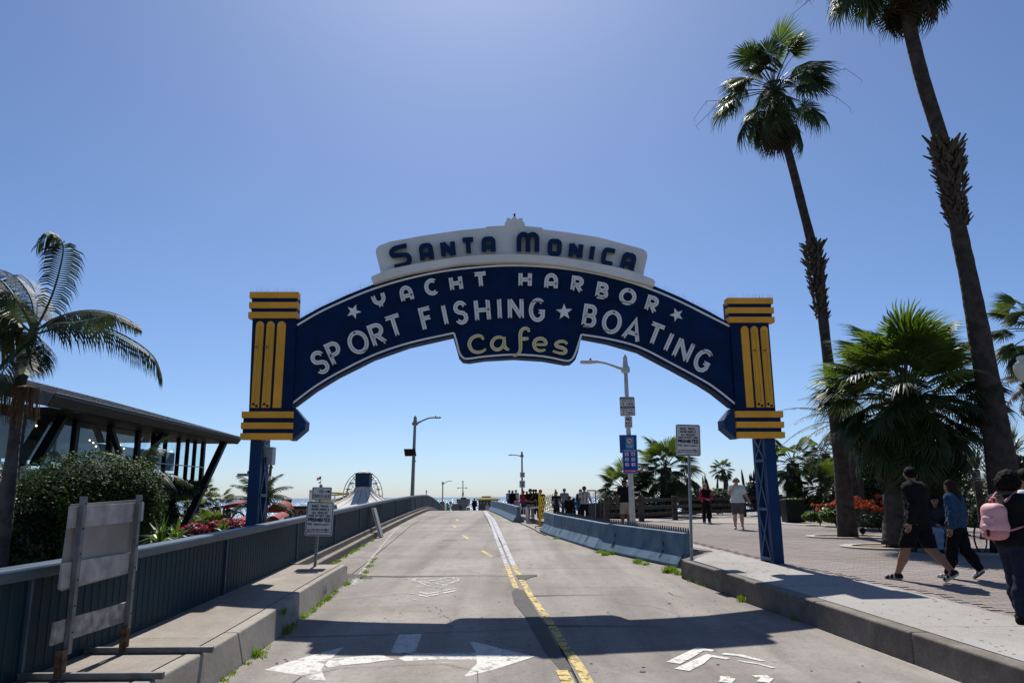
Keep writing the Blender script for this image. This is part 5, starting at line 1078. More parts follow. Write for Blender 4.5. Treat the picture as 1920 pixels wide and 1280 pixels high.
m_yuc = leafmat('yucca_leaf', (.035, .05, .028), (.075, .09, .05), .4, 3, .2); m_silv = leafmat('silver_palm_leaf', (.07, .09, .06), (.13, .15, .10), .45, 3, .25)
for i, (px, py, Y, n, L, mt, lab) in enumerate(((300, 1018, 12.5, 30, .5, m_bright, 'strappy green plant poking above the fence rail'), (330, 1012, 14, 26, .45, m_bright, 'yellowish strappy plant beside the dark strut'), (418, 996, 18, 20, .4, m_bright, 'bright leafy sprout just above the fence rail'),
        (1782, 885, 24, 110, 1.15, m_silv, 'silvery spiky plant behind the woman in denim'), (1862, 905, 23, 90, 1.0, m_yuc, 'dark yucca behind the thick palm trunk'), (1830, 880, 27, 90, 1.1, m_yuc, 'green yucca between the two right palms'), (1896, 850, 22, 120, 1.1, m_silv, 'tall spiky yucca head at the right edge'), (1740, 905, 27, 80, 1.1, m_yuc, 'dark spiky plant behind the walking man'))):
    p = AT(px, py, Y); o_ = spiky('spiky_plant', lab, p, n, L, .05, mt, 60+i, group='spiky plants')
    mb_ = MB().tube([(p.x, p.y, p.z-2.2), p], [.14, .12], 8)
    raw('stem', mb_.v, mb_.f, m_bark, o_)
m_spk = M('echium_spike', (.045, .05, .06), .85, .3, 9)
for i, (px, py, Y, rx, rz, lab) in enumerate(((1425, 925, 43, 30, 24, 'dark shrub with upright flower spikes left of the arch post'), (1345, 932, 46, 26, 16, 'round grey-green shrub behind the woman in pink sleeves'), (1290, 935, 46, 22, 16, 'low spiky shrub behind the prohibited sign post'), (1205, 945, 41, 40, 14, 'low green shrub under the fan palms'), (1145, 950, 40, 24, 18, 'bushy plant beside the chain link gate'))):
    o_ = shrub('spiked_shrub', lab, [E3(px, py, Y, rx, rz), E3(px+8, py+12, Y, rx, rz)], 4200, .16, m_shrub2 if i == 1 else m_shrub, 80+i, group='shrubs behind the rail fence', base=.5)
    if i in (0, 1, 2):
        rg = random.Random(i)
        for k in range((11, 6, 8)[i]):
            q = AT(px+rg.uniform(-rx, rx), py-rz*.5+rg.uniform(-4, 6), Y); h = rg.uniform(.55, 1.15); MB().lathe(q, [(.02, 0), (.07, .1*h), (.075, .45*h), (.045, .8*h), (.005, h)], 7, Vector((rg.uniform(-.15, .15), 0, 1)).normalized()).build('flower_spike', m_spk, o_)
for i, (px, py, Y, rx, rz, lab) in enumerate(((1640, 900, 33, 60, 60, 'large dark bush under the bushy palm'), (1725, 920, 32, 60, 50, 'dark bush behind the walking man'), (1800, 930, 30, 60, 40, 'dark green bush behind the woman in denim'), (1880, 945, 28, 60, 40, 'dark bush at the right edge behind the walkers'), (1585, 935, 34, 34, 30, 'leafy bush behind the slim palm trunk'), (1900, 890, 29, 40, 40, 'tall dark bush beyond the thick palm trunk'))):
    shrub('dark_bush', lab, [E3(px, py, Y, rx, rz), E3(px-18, py+28, Y, rx*.8, rz*.7), E3(px+20, py+25, Y, rx*.8, rz*.7)], 9000, .17, m_shrub, 90+i, group='bushes behind the rope fence', base=.5)
for i, (px, py, Y, rx, rz) in enumerate(((1520, 968, 30, 14, 8), (1560, 966, 29, 22, 12), (1640, 975, 26, 30, 12), (1690, 985, 24, 20, 10))):
    shrub('ground_shrub', ['low bright ground plants beside the dark cabinet', 'low green plants behind the rope fence', 'strappy plants under the orange blooms', 'low plants behind the rope fence near the walking man'][i], [E3(px, py, Y, rx, rz)], 1500, .13, m_bright if i < 2 else m_shrub, 100+i, group='low plants behind the rope')
m_or = leafmat('orange_bloom', (.42, .06, .02), (.60, .15, .04), .6, 6, .3); m_alo = leafmat('aloe_leaf', (.06, .075, .04), (.12, .10, .05), .45, 4, .15)
for i, (px, py, Y, s_) in enumerate(((1612, 945, 27, 1.0), (1632, 938, 27.5, .9), (1662, 945, 26, .9), (1590, 935, 28, .7), (1564, 942, 29, .6), (1535, 950, 30, .5), (1645, 955, 26.5, .7))):
    p = AT(px, py, Y); b = Vector((p.x, p.y, zs(Y)-.02)); rg = random.Random(i)
    o_ = spiky('orange_flower_clump', ['tall orange-red blooms right of the slim palm trunk', 'orange-red blooms behind the tall clump', 'orange-red blooms beside the walking man', 'small orange bloom at the palm trunk', 'orange blooms left of the slim palm trunk', 'tiny orange bloom beside the dark cabinet', 'low orange-red bloom between the clumps'][i], b+Vector((0, 0, .1)), 26, .7*s_, .09, m_alo, 120+i, (15, 80), 'flower', 'orange flower clumps')
    for k in range(int(9*s_)):
        q = p+Vector((rg.uniform(-.5, .5)*s_, rg.uniform(-.4, .4), rg.uniform(-.25, .2)*s_)); MB().tube([b, b.lerp(q, .6)+Vector((0, 0, .05)), q], .012, 4).build('flower_stem', m_pet, o_)
        V, F_ = leaf_cloud([(q.x, q.y, q.z, .16*s_, .16*s_, .09*s_)], 90, .07, 130+i*20+k, .9); link('bloom', fast_mesh('bloom', V, F_, [m_or]), o_)
# weeds along the kerbs
m_weed = leafmat('weed_leaf', (.10, .17, .02), (.20, .28, .05), .55, 8, .4)
wm = MB(); rg = random.Random(4)
def tuft(p, h, n, sp):
    for i in range(n):
        a = rg.uniform(0, 6.28); r_ = rg.uniform(0, sp); b = Vector(p)+Vector((math.cos(a)*r_, math.sin(a)*r_, 0)); t = b+Vector((rg.uniform(-.6, .6)*h, rg.uniform(-.6, .6)*h, h*rg.uniform(.3, 1))); s_ = Vector((math.cos(a+1), math.sin(a+1), 0))*rg.uniform(.003, .007)
        m_ = b.lerp(t, .55)+Vector((0, 0, .15*h)); wm.add([b-s_, b+s_, m_-s_, m_+s_, t], [(0, 1, 3, 2), (2, 3, 4)])
def along(f, y0, y1, n, h, off, zf=zr):
    for i in range(n): y = rg.uniform(y0, y1); k = rg.random(); tuft((f(y)+off+rg.uniform(-.05, .05), y, zf(y)), h*(.4+k), int(10+18*k), .04+.05*k)
along(kl, 8.4, 10.3, 16, .05, .06); along(kl, 10.9, 11.9, 7, .09, .06); along(kl, 12.2, 17, 42, .06, .05)
tuft((kl(9.6)+.08, 9.6, zr(9.6)), .13, 80, .12); tuft((kl(11.1)+.06, 11.1, zr(11.1)), .15, 60, .1); tuft((kl(11.0)+.03, 11.05, zr(11)+.25), .12, 30, .05)
for px, py, h, n in ((1255, 1072, .16, 150), (1283, 1078, .13, 70), (1190, 1054, .12, 110), (1205, 1058, .08, 60), (1140, 1040, .13, 110), (1130, 1036, .1, 60), (1045, 1010, .1, 60), (1310, 1090, .1, 40), (1328, 1096, .12, 60), (1350, 1100, .18, 60), (1370, 1112, .08, 40), (1402, 1125, .11, 70), (1505, 1160, .10, 50), (1500, 1152, .1, 40), (1338, 1100, .05, 40)):
    q = G(px, py, zr); 
    for k in range(3): tuft(q+Vector((rg.uniform(-.15, .15), rg.uniform(-.2, .2), 0)), h, n, .12)
along(lambda y: fx(y)+.37, 19, 29, 60, .07, 0); along(lambda y: -3.35-(y-17)*.115, 17.3, 22, 30, .045, 0)
raw('weeds', wm.v, wm.f, m_weed, kind='stuff', label='green weeds growing in the joints along the kerbs and barriers')
# ================================================================ RESTAURANT
m_char = M('charcoal_cladding', (.035, .036, .040), .5, .15, 2); m_roofm = M('standing_seam_roof', (.10, .10, .11), .42, .12, 1.2, metal=.3); m_blk = M('black_steel', (.012, .013, .015), .5, .1, 3); m_grayc = M('grey_fascia_panel', (.10, .10, .11), .6, .1, 2)
def glassmat(name, tint, refl=.12):
    m = bpy.data.materials.new(name); m.use_nodes = True; n = m.node_tree.nodes; l = m.node_tree.links; n.remove(n['Principled BSDF'])
    t = n.new('ShaderNodeBsdfTransparent'); t.inputs[0].default_value = (*tint, 1); g = n.new('ShaderNodeBsdfGlossy'); g.inputs['Roughness'].default_value = .03; g.inputs[0].default_value = (.8, .9, .95, 1)
    fr = n.new('ShaderNodeFresnel'); fr.inputs[0].default_value = 1.7; mx = n.new('ShaderNodeMixShader'); l.new(fr.outputs[0], mx.inputs[0]); l.new(t.outputs[0], mx.inputs[1]); l.new(g.outputs[0], mx.inputs[2]); l.new(mx.outputs[0], n['Material Output'].inputs[0]); MATS[name] = m; return m
m_glass = glassmat('window_glass', (.68, .82, .88)); XF, YN, YF = -20., 28.0, 48.2; ZF, ZG, ZE = 2.72, 5.42, 5.5
rest_ = thing('glass_restaurant', (XF-4, 38, -5), 'dark modern restaurant with slanted metal roof and tall glass wall', 'building')
def bx(name, x0, x1, y0, y1, z0, z1, mat, par=rest_): return MB().box(((x0+x1)/2, (y0+y1)/2, (z0+z1)/2), (abs(x1-x0), abs(y1-y0), abs(z1-z0))).build(name, mat, par)
bx('floor_slab', XF-9, XF+.25, YN, YF, ZF-.55, ZF, m_char); bx('ceiling', XF-9, XF-.1, YN, YF, ZG+.02, ZG+.2, m_blk)
bx('base_wall', XF-9, XF-1.5, YN-6, YF-6, -5, ZF-.56, m_blk); bx('gable_wall', XF-9, XF-.05, YN-.3, YN-.05, -5, ZG, m_blk)  # gable wall coloured black to stand in for the shaded interior
def y_of(px):
    d = ray(px, 850); return XF/d.x*d.y
mull = [32, 137, 203, 256, 285, 308, 333, 350, 364, 380]
thick = {32, 137, 203, 256, 380}; yy_ = [YN]+[y_of(p) for p in mull]
for k, p in enumerate(mull): w_ = .28 if p in thick else .10; bx('mullion', XF-.1, XF+.12, yy_[k+1]-w_/2, yy_[k+1]+w_/2, ZF, ZG+.3, m_blk)
for a, b in zip(yy_[:-1], yy_[1:]):
    if b-a > .2: raw('pane', [(XF, a+.05, ZF), (XF, b-.05, ZF), (XF, b-.05, ZG), (XF, a+.05, ZG)], [(0, 1, 2, 3)], m_glass, rest_)
def pl_(px, py, X): d = ray(px, py); return CAM+d*((X-CAM.x)/d.x)
for a, b, w_ in (((135, 752), (66, 870), .42), ((312, 798), (276, 862), .3), ((206, 800), (224, 850), .25)): MB().beam(pl_(*a, XF+.35), pl_(*b, XF+.35), .2, w_, (1, 0, 0)).build('brace', m_blk, rest_)
MB().beam(pl_(422, 824, -18.6), pl_(338, 1004, -18.6), .25, .4, (1, 0, 0)).build('corner_strut', m_blk, rest_)
for z_ in (3.85,): MB().beam((XF+.3, y_of(275), z_), (XF+.3, YF, z_), .04, .05).build('handrail', m_galv, rest_)
# back wall with far windows open to the sky
XBk = XF-8.8; m_int = M('interior_wall', (.16, .20, .23), .8, .2, .6)
bx('back_wall', XBk-.2, XBk, YN, YF+16, ZF-.5, 3.72, m_int); bx('back_wall', XBk-.2, XBk, YN, YF+16, 4.22, ZG+.3, m_int)
for k in range(12): yk = YN+k*2.3; bx('back_pier', XBk-.25, XBk+.05, yk, yk+(1.5 if k < 5 else .6), 3.72, 4.22, m_int)
for z_ in (3.94,): bx('back_rail', XBk-.15, XBk+.1, YN, YF, z_, z_+.07, m_int)
for k in range(9):
    yk = YN+1.2+k*2.3; bx('dining_table', XF-4.6+(k % 3), XF-3.7+(k % 3), yk, yk+.9, ZF+.70, ZF+.76, M('table_wood', (.12, .08, .05), .5, .2, 4)); bx('table_leg', XF-4.2+(k % 3), XF-4.1+(k % 3), yk+.4, yk+.5, ZF, ZF+.7, m_blk)
m_bulb = M('warm_bulb', (1, .7, .35), .5, 0, emit=(1, .62, .25, 6))
for k in range(16):
    rg = random.Random(k); p = Vector((XF-.6-rg.random()*4.5, YN+1+k*1.25, ZG-.15-rg.random()*.7)); MB().lathe(p, [(.0, -.05), (.05, 0), (.0, .05)], 8).build('pendant_bulb', m_bulb, rest_); MB().tube([p, (p.x, p.y, ZG)], .006, 4).build('pendant_cord', m_blk, rest_)
# roof: eave line at x=-18, rising inland
XE, YE0, YE1 = -18., 29.2, 49.6; SL = .275; 
ro = MB(); ro.prism([(XE, YE0, 6.02), (XE, YE1, 5.86), (XE-9, YE1, 5.86+9*SL), (XE-9, YE0, 6.02+9*SL)], (0, 0, -.12)); roof = ro.build('roof', m_roofm, rest_)
for k in range(44):
    y = YE0+.3+k*.46
    if y < YE1: MB().beam((XE+.01, y, 6.03-.0078*(y-YE0)), (XE-9, y, 6.03-.0078*(y-YE0)+9*SL), .03, .05).build('roof_seam', m_roofm, roof)
MB().prism([(XE+.02, YE0, 5.98), (XE+.02, YE1+.3, 5.82), (XE-.25, YE1+.3, 5.42), (XE-.25, YE0, 5.50)], (-.08, 0, 0)).build('eave_fascia', m_char, roof)
MB().prism([(XE, YE0-.02, 5.98), (XE-.28, YE0-.02, 5.50), (XE-.8, YE0-.02, 5.6), (XE-9, YE0-.02, 5.6+8.2*SL), (XE-9, YE0-.02, 6.0+9*SL)], (0, -.10, 0)).build('gable_fascia', m_grayc, roof)
MB().flat([(XE-.2, YE0, 5.47), (XE-.2, YE1, 5.42), (XF-1, YE1, 5.46), (XF-1, YE0, 5.46)]).build('soffit', m_blk, roof)
MB().tube([(XE+.03, YE0, 6.03), (XE+.03, YE1, 5.87)], .03, 5).build('gutter_edge', m_galv, roof)
# ================================================================ PIER BACKGROUND
m_tan = M('tan_stucco', (.36, .24, .17), .85, .12, 1.5); m_dblue = M('dark_blue_trim', (.02, .045, .08), .6, .1, 2); m_awn = M('red_awning', (.23, .032, .028), .75, .15, 1.2, bump=.1); m_redst = M('red_steel', (.25, .03, .03), .5, .1, 3)
def boxpx(par, name, x0, y0, x1, y1, Y, dep, mat):
    a = AT(x0, y0, Y); b = AT(x1, y1, Y); return MB().box(((a.x+b.x)/2, Y+dep/2, (a.z+b.z)/2), (abs(b.x-a.x), dep, abs(a.z-b.z))).build(name, mat, par)
p = AT(556, 985, 72); tb = thing('arcade_building', (p.x, p.y, -6), 'tan stucco arcade with dark pointed windows behind the left sign', 'building')
boxpx(tb, 'wall', 533, 953, 590, 1075, 72, 8, m_tan); boxpx(tb, 'roof_band', 531, 948.5, 592, 953.5, 71.7, 8.6, m_dblue)
for cx in (539.5, 550, 564, 575):
    pts = [(cx-5, 974), (cx-5, 966), (cx-3.2, 960), (cx, 956), (cx+3.2, 960), (cx+5, 966), (cx+5, 974)]; w_ = MB().prism([AT(x, y, 71.9) for x, y in pts], (0, .15, 0)).build('window_frame', m_dblue, tb)
    pts = [(cx-3.2, 974), (cx-3, 966), (cx, 959.5), (cx+3, 966), (cx+3.2, 974)]; MB().prism([AT(x, y, 71.85) for x, y in pts], (0, .1, 0)).build('pane', M('dusty_pane', (.30, .27, .24), .3, .15, 2), w_)
for x_ in (540, 545): MB().tube([AT(x_, 949, 71), AT(x_-.5, 942, 71), AT(x_-2, 938.5, 71)], .06, 5).build('flood_light_arm', m_blk, tb); MB().box(AT(x_-2, 938.5, 71), (.35, .3, .25)).build('flood_light', m_blk, tb)
for i, (x0, x1, yt, yb, Y, lab) in enumerate(((420, 478, 943.5, 952, 58, 'red canvas awning left of the arch post'), (498, 536, 945, 960.5, 60, 'arched red awning right of the arch post'), (428, 480, 975, 984, 50, 'lower red awning edge above the bougainvillea'), (497, 524, 968, 982, 52, 'low pinkish awning beside the utility pole'))):
    a, b = AT(x0, yb, Y), AT(x1, yb, Y); h = (yb-yt)/FPX*Y; aw = thing('red_awning', ((a.x+b.x)/2, Y, -5), lab, 'awning', 'red awnings below the bridge'); mb = MB(); vs = []; fs = []; n_ = 16
    for k in range(n_+1):
        u = k/n_; x = a.x+(b.x-a.x)*u; z = a.z+h*math.sin(math.pi*u)**.6 if i in (1,) else a.z+h*(.25+.75*math.sin(math.pi*(.12+.76*u)))
        vs += [(x, Y, z), (x, Y+2.2, z+.25), (x, Y, z-.28 if i in (0, 2) else a.z)]
    for k in range(n_): fs += [(3*k, 3*k+1, 3*k+4, 3*k+3), (3*k, 3*k+3, 3*k+5, 3*k+2)]
    mb.add(vs, fs); mb.build('canvas', m_awn, aw)
    pts = [Vector((a.x+(b.x-a.x)*u, Y-.1, a.z-1.9*(1-math.sin(math.pi*u))-.3)) for u in np.linspace(0, 1, 12)]; MB().tube(pts, .07, 5).build('arch_frame', m_redst, aw)
    for q in (a, b): MB().tube([(q.x, Y, q.z), (q.x, Y, -5)], .08, 5).build('post', m_redst, aw)
# tent with blue tower
YT = 112; tc = AT(681, 931, YT); k_ = YT/FPX; te = thing('carousel_tent', (tc.x, YT, -8), 'white flared tent roof with a square blue tower on top', 'tent'); m_canv = M('tent_canvas', (.60, .57, .52), .8, .06, .8)
prof = [(912, 13.8), (918, 17), (925, 23.5), (932, 32.5), (938, 43), (944, 57), (950, 75), (956, 96), (962, 118)]; ns = 16
for j in range(ns):
    a0 = 2*math.pi*j/ns; a1 = 2*math.pi*(j+1)/ns; vs = []; fs = []
    for py, r_ in prof:
        z = AT(681, py, YT).z; vs += [(tc.x+r_*k_*math.cos(a0), YT+r_*k_*math.sin(a0), z), (tc.x+r_*k_*.97*math.cos((a0+a1)/2), YT+r_*k_*.97*math.sin((a0+a1)/2), z-.02), (tc.x+r_*k_*math.cos(a1), YT+r_*k_*math.sin(a1), z)]
    for q in range(len(prof)-1): fs += [(3*q, 3*q+1, 3*q+4, 3*q+3), (3*q+1, 3*q+2, 3*q+5, 3*q+4)]
    raw('roof_panel', vs, fs, m_canv, te)
    MB().tube([(tc.x+r_*k_*math.cos(a0), YT+r_*k_*math.sin(a0), AT(681, py, YT).z+.02) for py, r_ in prof], .05, 4).build('roof_cable', m_pole2, te)
zt, zb = AT(681, 888, YT).z, AT(681, 912.5, YT).z
MB().box((tc.x, YT, (zt+zb)/2), (26*k_, 26*k_, zt-zb)).build('tower', m_dblue, te); MB().box((tc.x, YT, zt), (28.5*k_, 28.5*k_, .16)).build('tower_cornice', m_blk, te)
for j in range(6): MB().box((tc.x-12*k_+j*4.8*k_, YT-13.2*k_, (zt+zb)/2), (.10, .08, zt-zb-.2)).build('tower_rib', MATS['navy_steel_paint'], te)
MB().lathe((tc.x, YT, zt+.08), [(9*k_, 0), (7*k_, .18), (3*k_, .27), (.05, .3)], 16).build('tower_dome', m_canv, te)
MB().lathe((tc.x, YT, -8), [(8.6, 0), (8.6, 7.2)], 24).build('wall', m_tan, te)
# ferris wheel
YW = 400; wc = AT(681, 931.5, YW); RW = 45.2/FPX*YW; kx = 26/45.2; fw_ = thing('ferris_wheel', (wc.x, YW, -7), 'ferris wheel with colourful gondolas behind the tent tower', 'ferris wheel'); m_rim = M('wheel_rim_grey', (.20, .21, .22), .5, .1, 1)
ax_ = Vector((kx, math.sqrt(1-kx*kx), 0))
def WP(a, r_, o_=0.): return wc+ax_*(r_*math.cos(a))+Vector((0, 0, r_*math.sin(a)))+Vector((-ax_.y, ax_.x, 0))*o_
for o_ in (-1.2, 1.2):
    MB().tube([WP(a, RW, o_) for a in np.linspace(0, 2*math.pi, 49)], .22, 5).build('rim', m_rim, fw_); MB().tube([WP(a, RW*.8, o_) for a in np.linspace(0, 2*math.pi, 49)], .12, 5).build('inner_rim', m_rim, fw_)
gc = [(.5, .03, .03), (.5, .42, .05), (.05, .12, .4), (.55, .25, .04), (.3, .05, .25)]
for j in range(20):
    a = 2*math.pi*j/20; MB().tube([WP(a, 0), WP(a, RW)], .10, 4).build('spoke', m_rim, fw_); c = WP(a+.16, RW*.92)
    g = MB().lathe(c-Vector((0, 0, 1.3)), [(.15, -.5), (1.1, -.25), (1.25, .2), (1.15, .25)], 10).build('gondola', M('gondola_%d' % (j % 5), gc[j % 5], .5, .05, 2), fw_); MB().lathe(c+Vector((0, 0, .8)), [(1.2, 0), (.05, .5)], 10).build('gondola_canopy', m_wht, g)
for s_ in (-1, 1): MB().tube([wc+Vector((s_*4, -1.5, 0)), (wc.x+s_*8, YW, -7)][0:2], .3, 5).build('support_leg', m_rim, fw_); MB().tube([wc, (wc.x+s_*7, YW-1.8, -7)], .3, 5).build('support_leg', m_rim, fw_)
# roller coaster
YC = 330; rc = thing('roller_coaster', (AT(615, 931, YC).x, YC, -7), 'yellow roller coaster track beside the ferris wheel', 'roller coaster'); m_trk = M('track_yellow', (.55, .42, .08), .5, .08, 1)
for pts in ([(582, 921), (592, 921), (606, 922.5), (622, 923), (640, 924), (655, 927)], [(600, 926), (625, 927), (640, 926), (655, 923)], [(590, 937), (615, 938), (640, 936), (658, 934)], [(700, 944), (730, 942), (745, 940.5)]):
    for dy in (0, 1.2): MB().tube([AT(x, y+dy, YC) for x, y in dense(pts, 4)], .22, 5).build('track', m_trk, rc)
for x in (584, 596, 612, 628, 644): q = AT(x, 922.5, YC); MB().tube([q, (q.x, q.y, -7)], .3, 5).build('support', m_wht, rc)
MB().prism([AT(x, y, YC+2) for x, y in ((630, 936), (652, 927), (655, 936))], (0, 3, 0)).build('station_roof', m_redst, rc); boxpx(rc, 'tower', 580, 918, 584.5, 960, YC, 3, m_wht)
# flag pole
YFg = 200; fp_ = AT(602, 892, YFg); fl = thing('flagpole', (fp_.x, YFg, -7), 'flagpole with a striped flag above the use crosswalk plate', 'flagpole')
MB().tube([(fp_.x, YFg, -7), (fp_.x, YFg, fp_.z)], .07, 5).build('pole', m_galv, fl)
def flag(y0, h, w_, us, nm):
    z0 = AT(602, y0, YFg).z; pts = []; n_ = 8; sh = 7
    for s_ in range(sh):
        vs = []; fs = []
        for k in range(n_+1): u = k/n_; x = fp_.x-w_*u; dz = -.35*u*h+.08*math.sin(u*7); vs += [(x, YFg+.2*math.sin(u*6), z0-h*s_/sh+dz), (x, YFg+.2*math.sin(u*6), z0-h*(s_+1)/sh+dz)]
        for k in range(n_): fs.append((2*k, 2*k+1, 2*k+3, 2*k+2))
        raw('flag_stripe', vs, fs, ((m_red if s_ % 2 == 0 else m_signw) if us else (m_signw if s_ < 5 else m_red)), fl)
    if us: raw('flag_canton', [(fp_.x-.02, YFg-.05, z0), (fp_.x-w_*.42, YFg-.05, z0-.15*h), (fp_.x-w_*.42, YFg-.05, z0-.15*h-h*.55), (fp_.x-.02, YFg-.05, z0-h*.55)], [(0, 1, 2, 3)], m_dblue, fl)
flag(893, .75, 1.1, True, 'us'); flag(902, .4, .6, False, 'second')
# pier buildings
m_gry = M('grey_pier_wall', (.15, .155, .155), .8, .12, .6); m_gryd = M('dark_pier_wall', (.06, .065, .065), .8, .12, .6); m_win = M('far_window', (.20, .22, .25), .2, .1, 1); m_yr = M('yellow_roof_edge', (.55, .45, .03), .6, .08, 1); m_rf = M('brown_roof', (.12, .10, .045), .8, .2, 1)
pb1 = thing('harbor_office', (AT(868, 950, 260).x, 262, -7), 'grey harbour office with a signal mast on the pier', 'building')
boxpx(pb1, 'wall', 857, 941.5, 878, 990, 260, 10, m_gry); boxpx(pb1, 'upper_storey', 856, 935, 879, 942, 259.5, 8, m_gry); boxpx(pb1, 'lookout', 864, 932, 873, 935.2, 261, 5, m_gryd); boxpx(pb1, 'side_wing', 846, 944, 858, 990, 262, 8, m_gry)
boxpx(pb1, 'door', 860, 947, 866, 958, 259.8, .3, m_gryd)
for x in (868, 872, 876): boxpx(pb1, 'window', x, 937, x+2, 939.5, 259.3, .3, m_win)
q = AT(868, 931, 262); mt = MB(); mt.tube([q, AT(868, 901, 262)], .15, 5); pb1m = mt.build('mast', m_gryd, pb1)
for a, b in (((866, 931), (868, 917)), ((870, 931), (868, 917)), ((858.5, 914), (875.5, 914))): MB().tube([AT(*a, 262), AT(*b, 262)], .1, 4).build('mast_stay', m_gryd, pb1m)
for x in (859, 874.5): MB().lathe(AT(x, 914.5, 262), [(.05, -.2), (.3, 0), (.1, .25)], 8).build('mast_lamp', m_gryd, pb1m)
MB().prism([AT(x, y, 262) for x, y in ((866, 901.5), (868, 901), (868, 903), (866.2, 903))], (0, .2, 0)).build('pennant', m_redst, pb1m)
pb2 = thing('pier_pavilion', (AT(914, 950, 225).x, 230, -7), 'pier pavilion with yellow edged hip roof beyond the road crest', 'building')
boxpx(pb2, 'wall', 897, 937, 933, 990, 225, 14, m_gryd); boxpx(pb2, 'eave', 893, 935, 936, 936.8, 223.5, 16, m_yr)
a, b, c, d = AT(892, 935, 223), AT(937, 935, 223), AT(903, 931, 231), AT(921, 931, 231); e1_, e2_ = Vector((a.x, 240, a.z)), Vector((b.x, 240, b.z))
raw('roof', [a, b, d, c, e1_, e2_], [(0, 1, 2, 3), (0, 3, 4), (1, 5, 2), (4, 3, 2, 5)], m_rf, pb2); boxpx(pb2, 'cupola', 903.5, 929.8, 920, 931.6, 229, 4, m_rf)
for x in (900, 906, 912, 918, 925, 929): boxpx(pb2, 'window', x, 940, x+3, 943.5, 224.7, .3, m_win)
for i, (x0, x1, yt, yb, Y, col, lab) in enumerate(((811, 824, 937.5, 946, 215, (.03, .14, .30), 'blue peaked tent on the pier left of the lamp'), (818, 828, 941, 947.5, 225, (.03, .30, .26), 'teal peaked tent on the pier'), (874, 890, 945.5, 951, 190, (.45, .5, .58), 'pale blue stall canopy beside the suited man'))):
    a, b = AT(x0, yb, Y), AT(x1, yb, Y); w_ = b.x-a.x; t = AT((x0+x1)/2, yt, Y+w_/2); o_ = thing('pier_tent', (t.x, t.y, -7), lab, 'tent', 'tents on the pier'); raw('canopy', [a, b, (b.x, Y+w_, a.z), (a.x, Y+w_, a.z), t], [(0, 1, 4), (1, 2, 4), (2, 3, 4), (3, 0, 4)], M('canopy_%d' % i, col, .7, .1, 1), o_)
    for x_, y_ in ((a.x, Y), (b.x, Y), (b.x, Y+w_), (a.x, Y+w_)): MB().tube([(x_, y_, a.z), (x_, y_, -7)], .06, 4).build('leg', m_wht, o_)
gs = thing('green_ride', (AT(843, 950, 205).x, 205, -7), 'green and white curved ride structure on the pier', 'ride'); m_gn = M('ride_green', (.05, .18, .09), .5, .1, 1)
MB().prism([AT(x, y, 205) for x, y in ((836, 944), (838.5, 941.5), (841, 946), (845.5, 945), (847.5, 947.5), (843, 953), (843, 990), (837, 990))], (0, 2, 0)).build('slide_body', m_gn, gs); MB().tube([AT(x, y, 204.5) for x, y in ((834.5, 958), (835.2, 950), (836.5, 946))], .3, 6).build('slide_rail', m_wht, gs); MB().tube([AT(x, y, 204.5) for x, y in ((842, 950), (845.5, 946.5), (847, 941))], .3, 6).build('slide_rail', m_wht, gs); MB().prism([AT(x, y, 204) for x, y in ((841, 940.5), (846, 940), (847, 943), (844, 946))], (0, 1.5, 0)).build('slide_top', m_gn, gs)
sg_ = thing('mast_pole', (AT(799.5, 940, 230).x, 230, -7), 'thin light mast left of the far street lamp', 'pole'); q = AT(799.5, 920.5, 230); MB().tube([(q.x, 230, -7), q], .12, 5).build('pole', m_gryd, sg_); MB().box(q, (.35, .3, .5)).build('lamp', m_gryd, sg_)
kb = thing('concrete_pylon', (AT(829, 950, 150).x, 150, -7), 'square concrete pylon under the far street lamp', 'pylon'); boxpx(kb, 'shaft', 824.5, 941, 832.5, 1000, 150, 1, MATS['kerb_concrete']); boxpx(kb, 'cap', 824, 940, 833, 941.2, 149.9, 1.2, MATS['kerb_concrete'])
# ================================================================ PLAZA FURNITURE
m_rw = M('weathered_rail', (.075, .062, .052), .85, .3, 6, bump=.3)
fpx = [(1138.5, 978), (1203, 977), (1266, 973.5), (1330, 969.5), (1395, 967.5), (1465, 965), (1540, 962), (1625, 959)]; fpw = [G(x, y, zs) for x, y in fpx]
rf = thing('rail_fence', fpw[0], 'weathered three rail wooden fence along the bluff edge', 'fence')
for q in fpw: bevel(MB().box((q.x, q.y, q.z+.56), (.24, .24, 1.16)).build('post', m_rw, rf), .015, 1)
for a, b in zip(fpw[:-1], fpw[1:]):
    for h in (.30, .62, .96): MB().beam((a.x, a.y, a.z+h), (b.x, b.y, b.z+h), .06, .16).build('rail', m_rw, rf)
a = AT(1104, 975, 37); cg = thing('mesh_gate', (a.x, a.y, zs(37)), 'grey chain link gate panel beside the man with suspenders', 'gate')
c4 = [AT(1101, 919, 37), AT(1116.5, 919, 37), AT(1116.5, 976, 37), AT(1101, 976, 37)]
for i in range(4): MB().tube([c4[i], c4[(i+1) % 4]], .03, 5).build('frame', m_pole2, cg)
for k in range(7): u = (k+.5)/7; MB().tube([c4[0].lerp(c4[1], u), c4[3].lerp(c4[2], u)], .006, 3).build('wire', m_galv, cg)
MB().prism([AT(1101, 944, 37.1), AT(1131, 941, 37.1), AT(1131, 977, 37.1), AT(1101, 977, 37.1)], (0, .08, 0)).build('solid_panel', M('dark_gate_panel', (.045, .047, .05), .7, .15, 3), cg)
for x in (1126, 1132): MB().tube([AT(x, 942, 36.8), AT(x, 978, 36.8)], .05, 6).build('post', m_rw, cg)
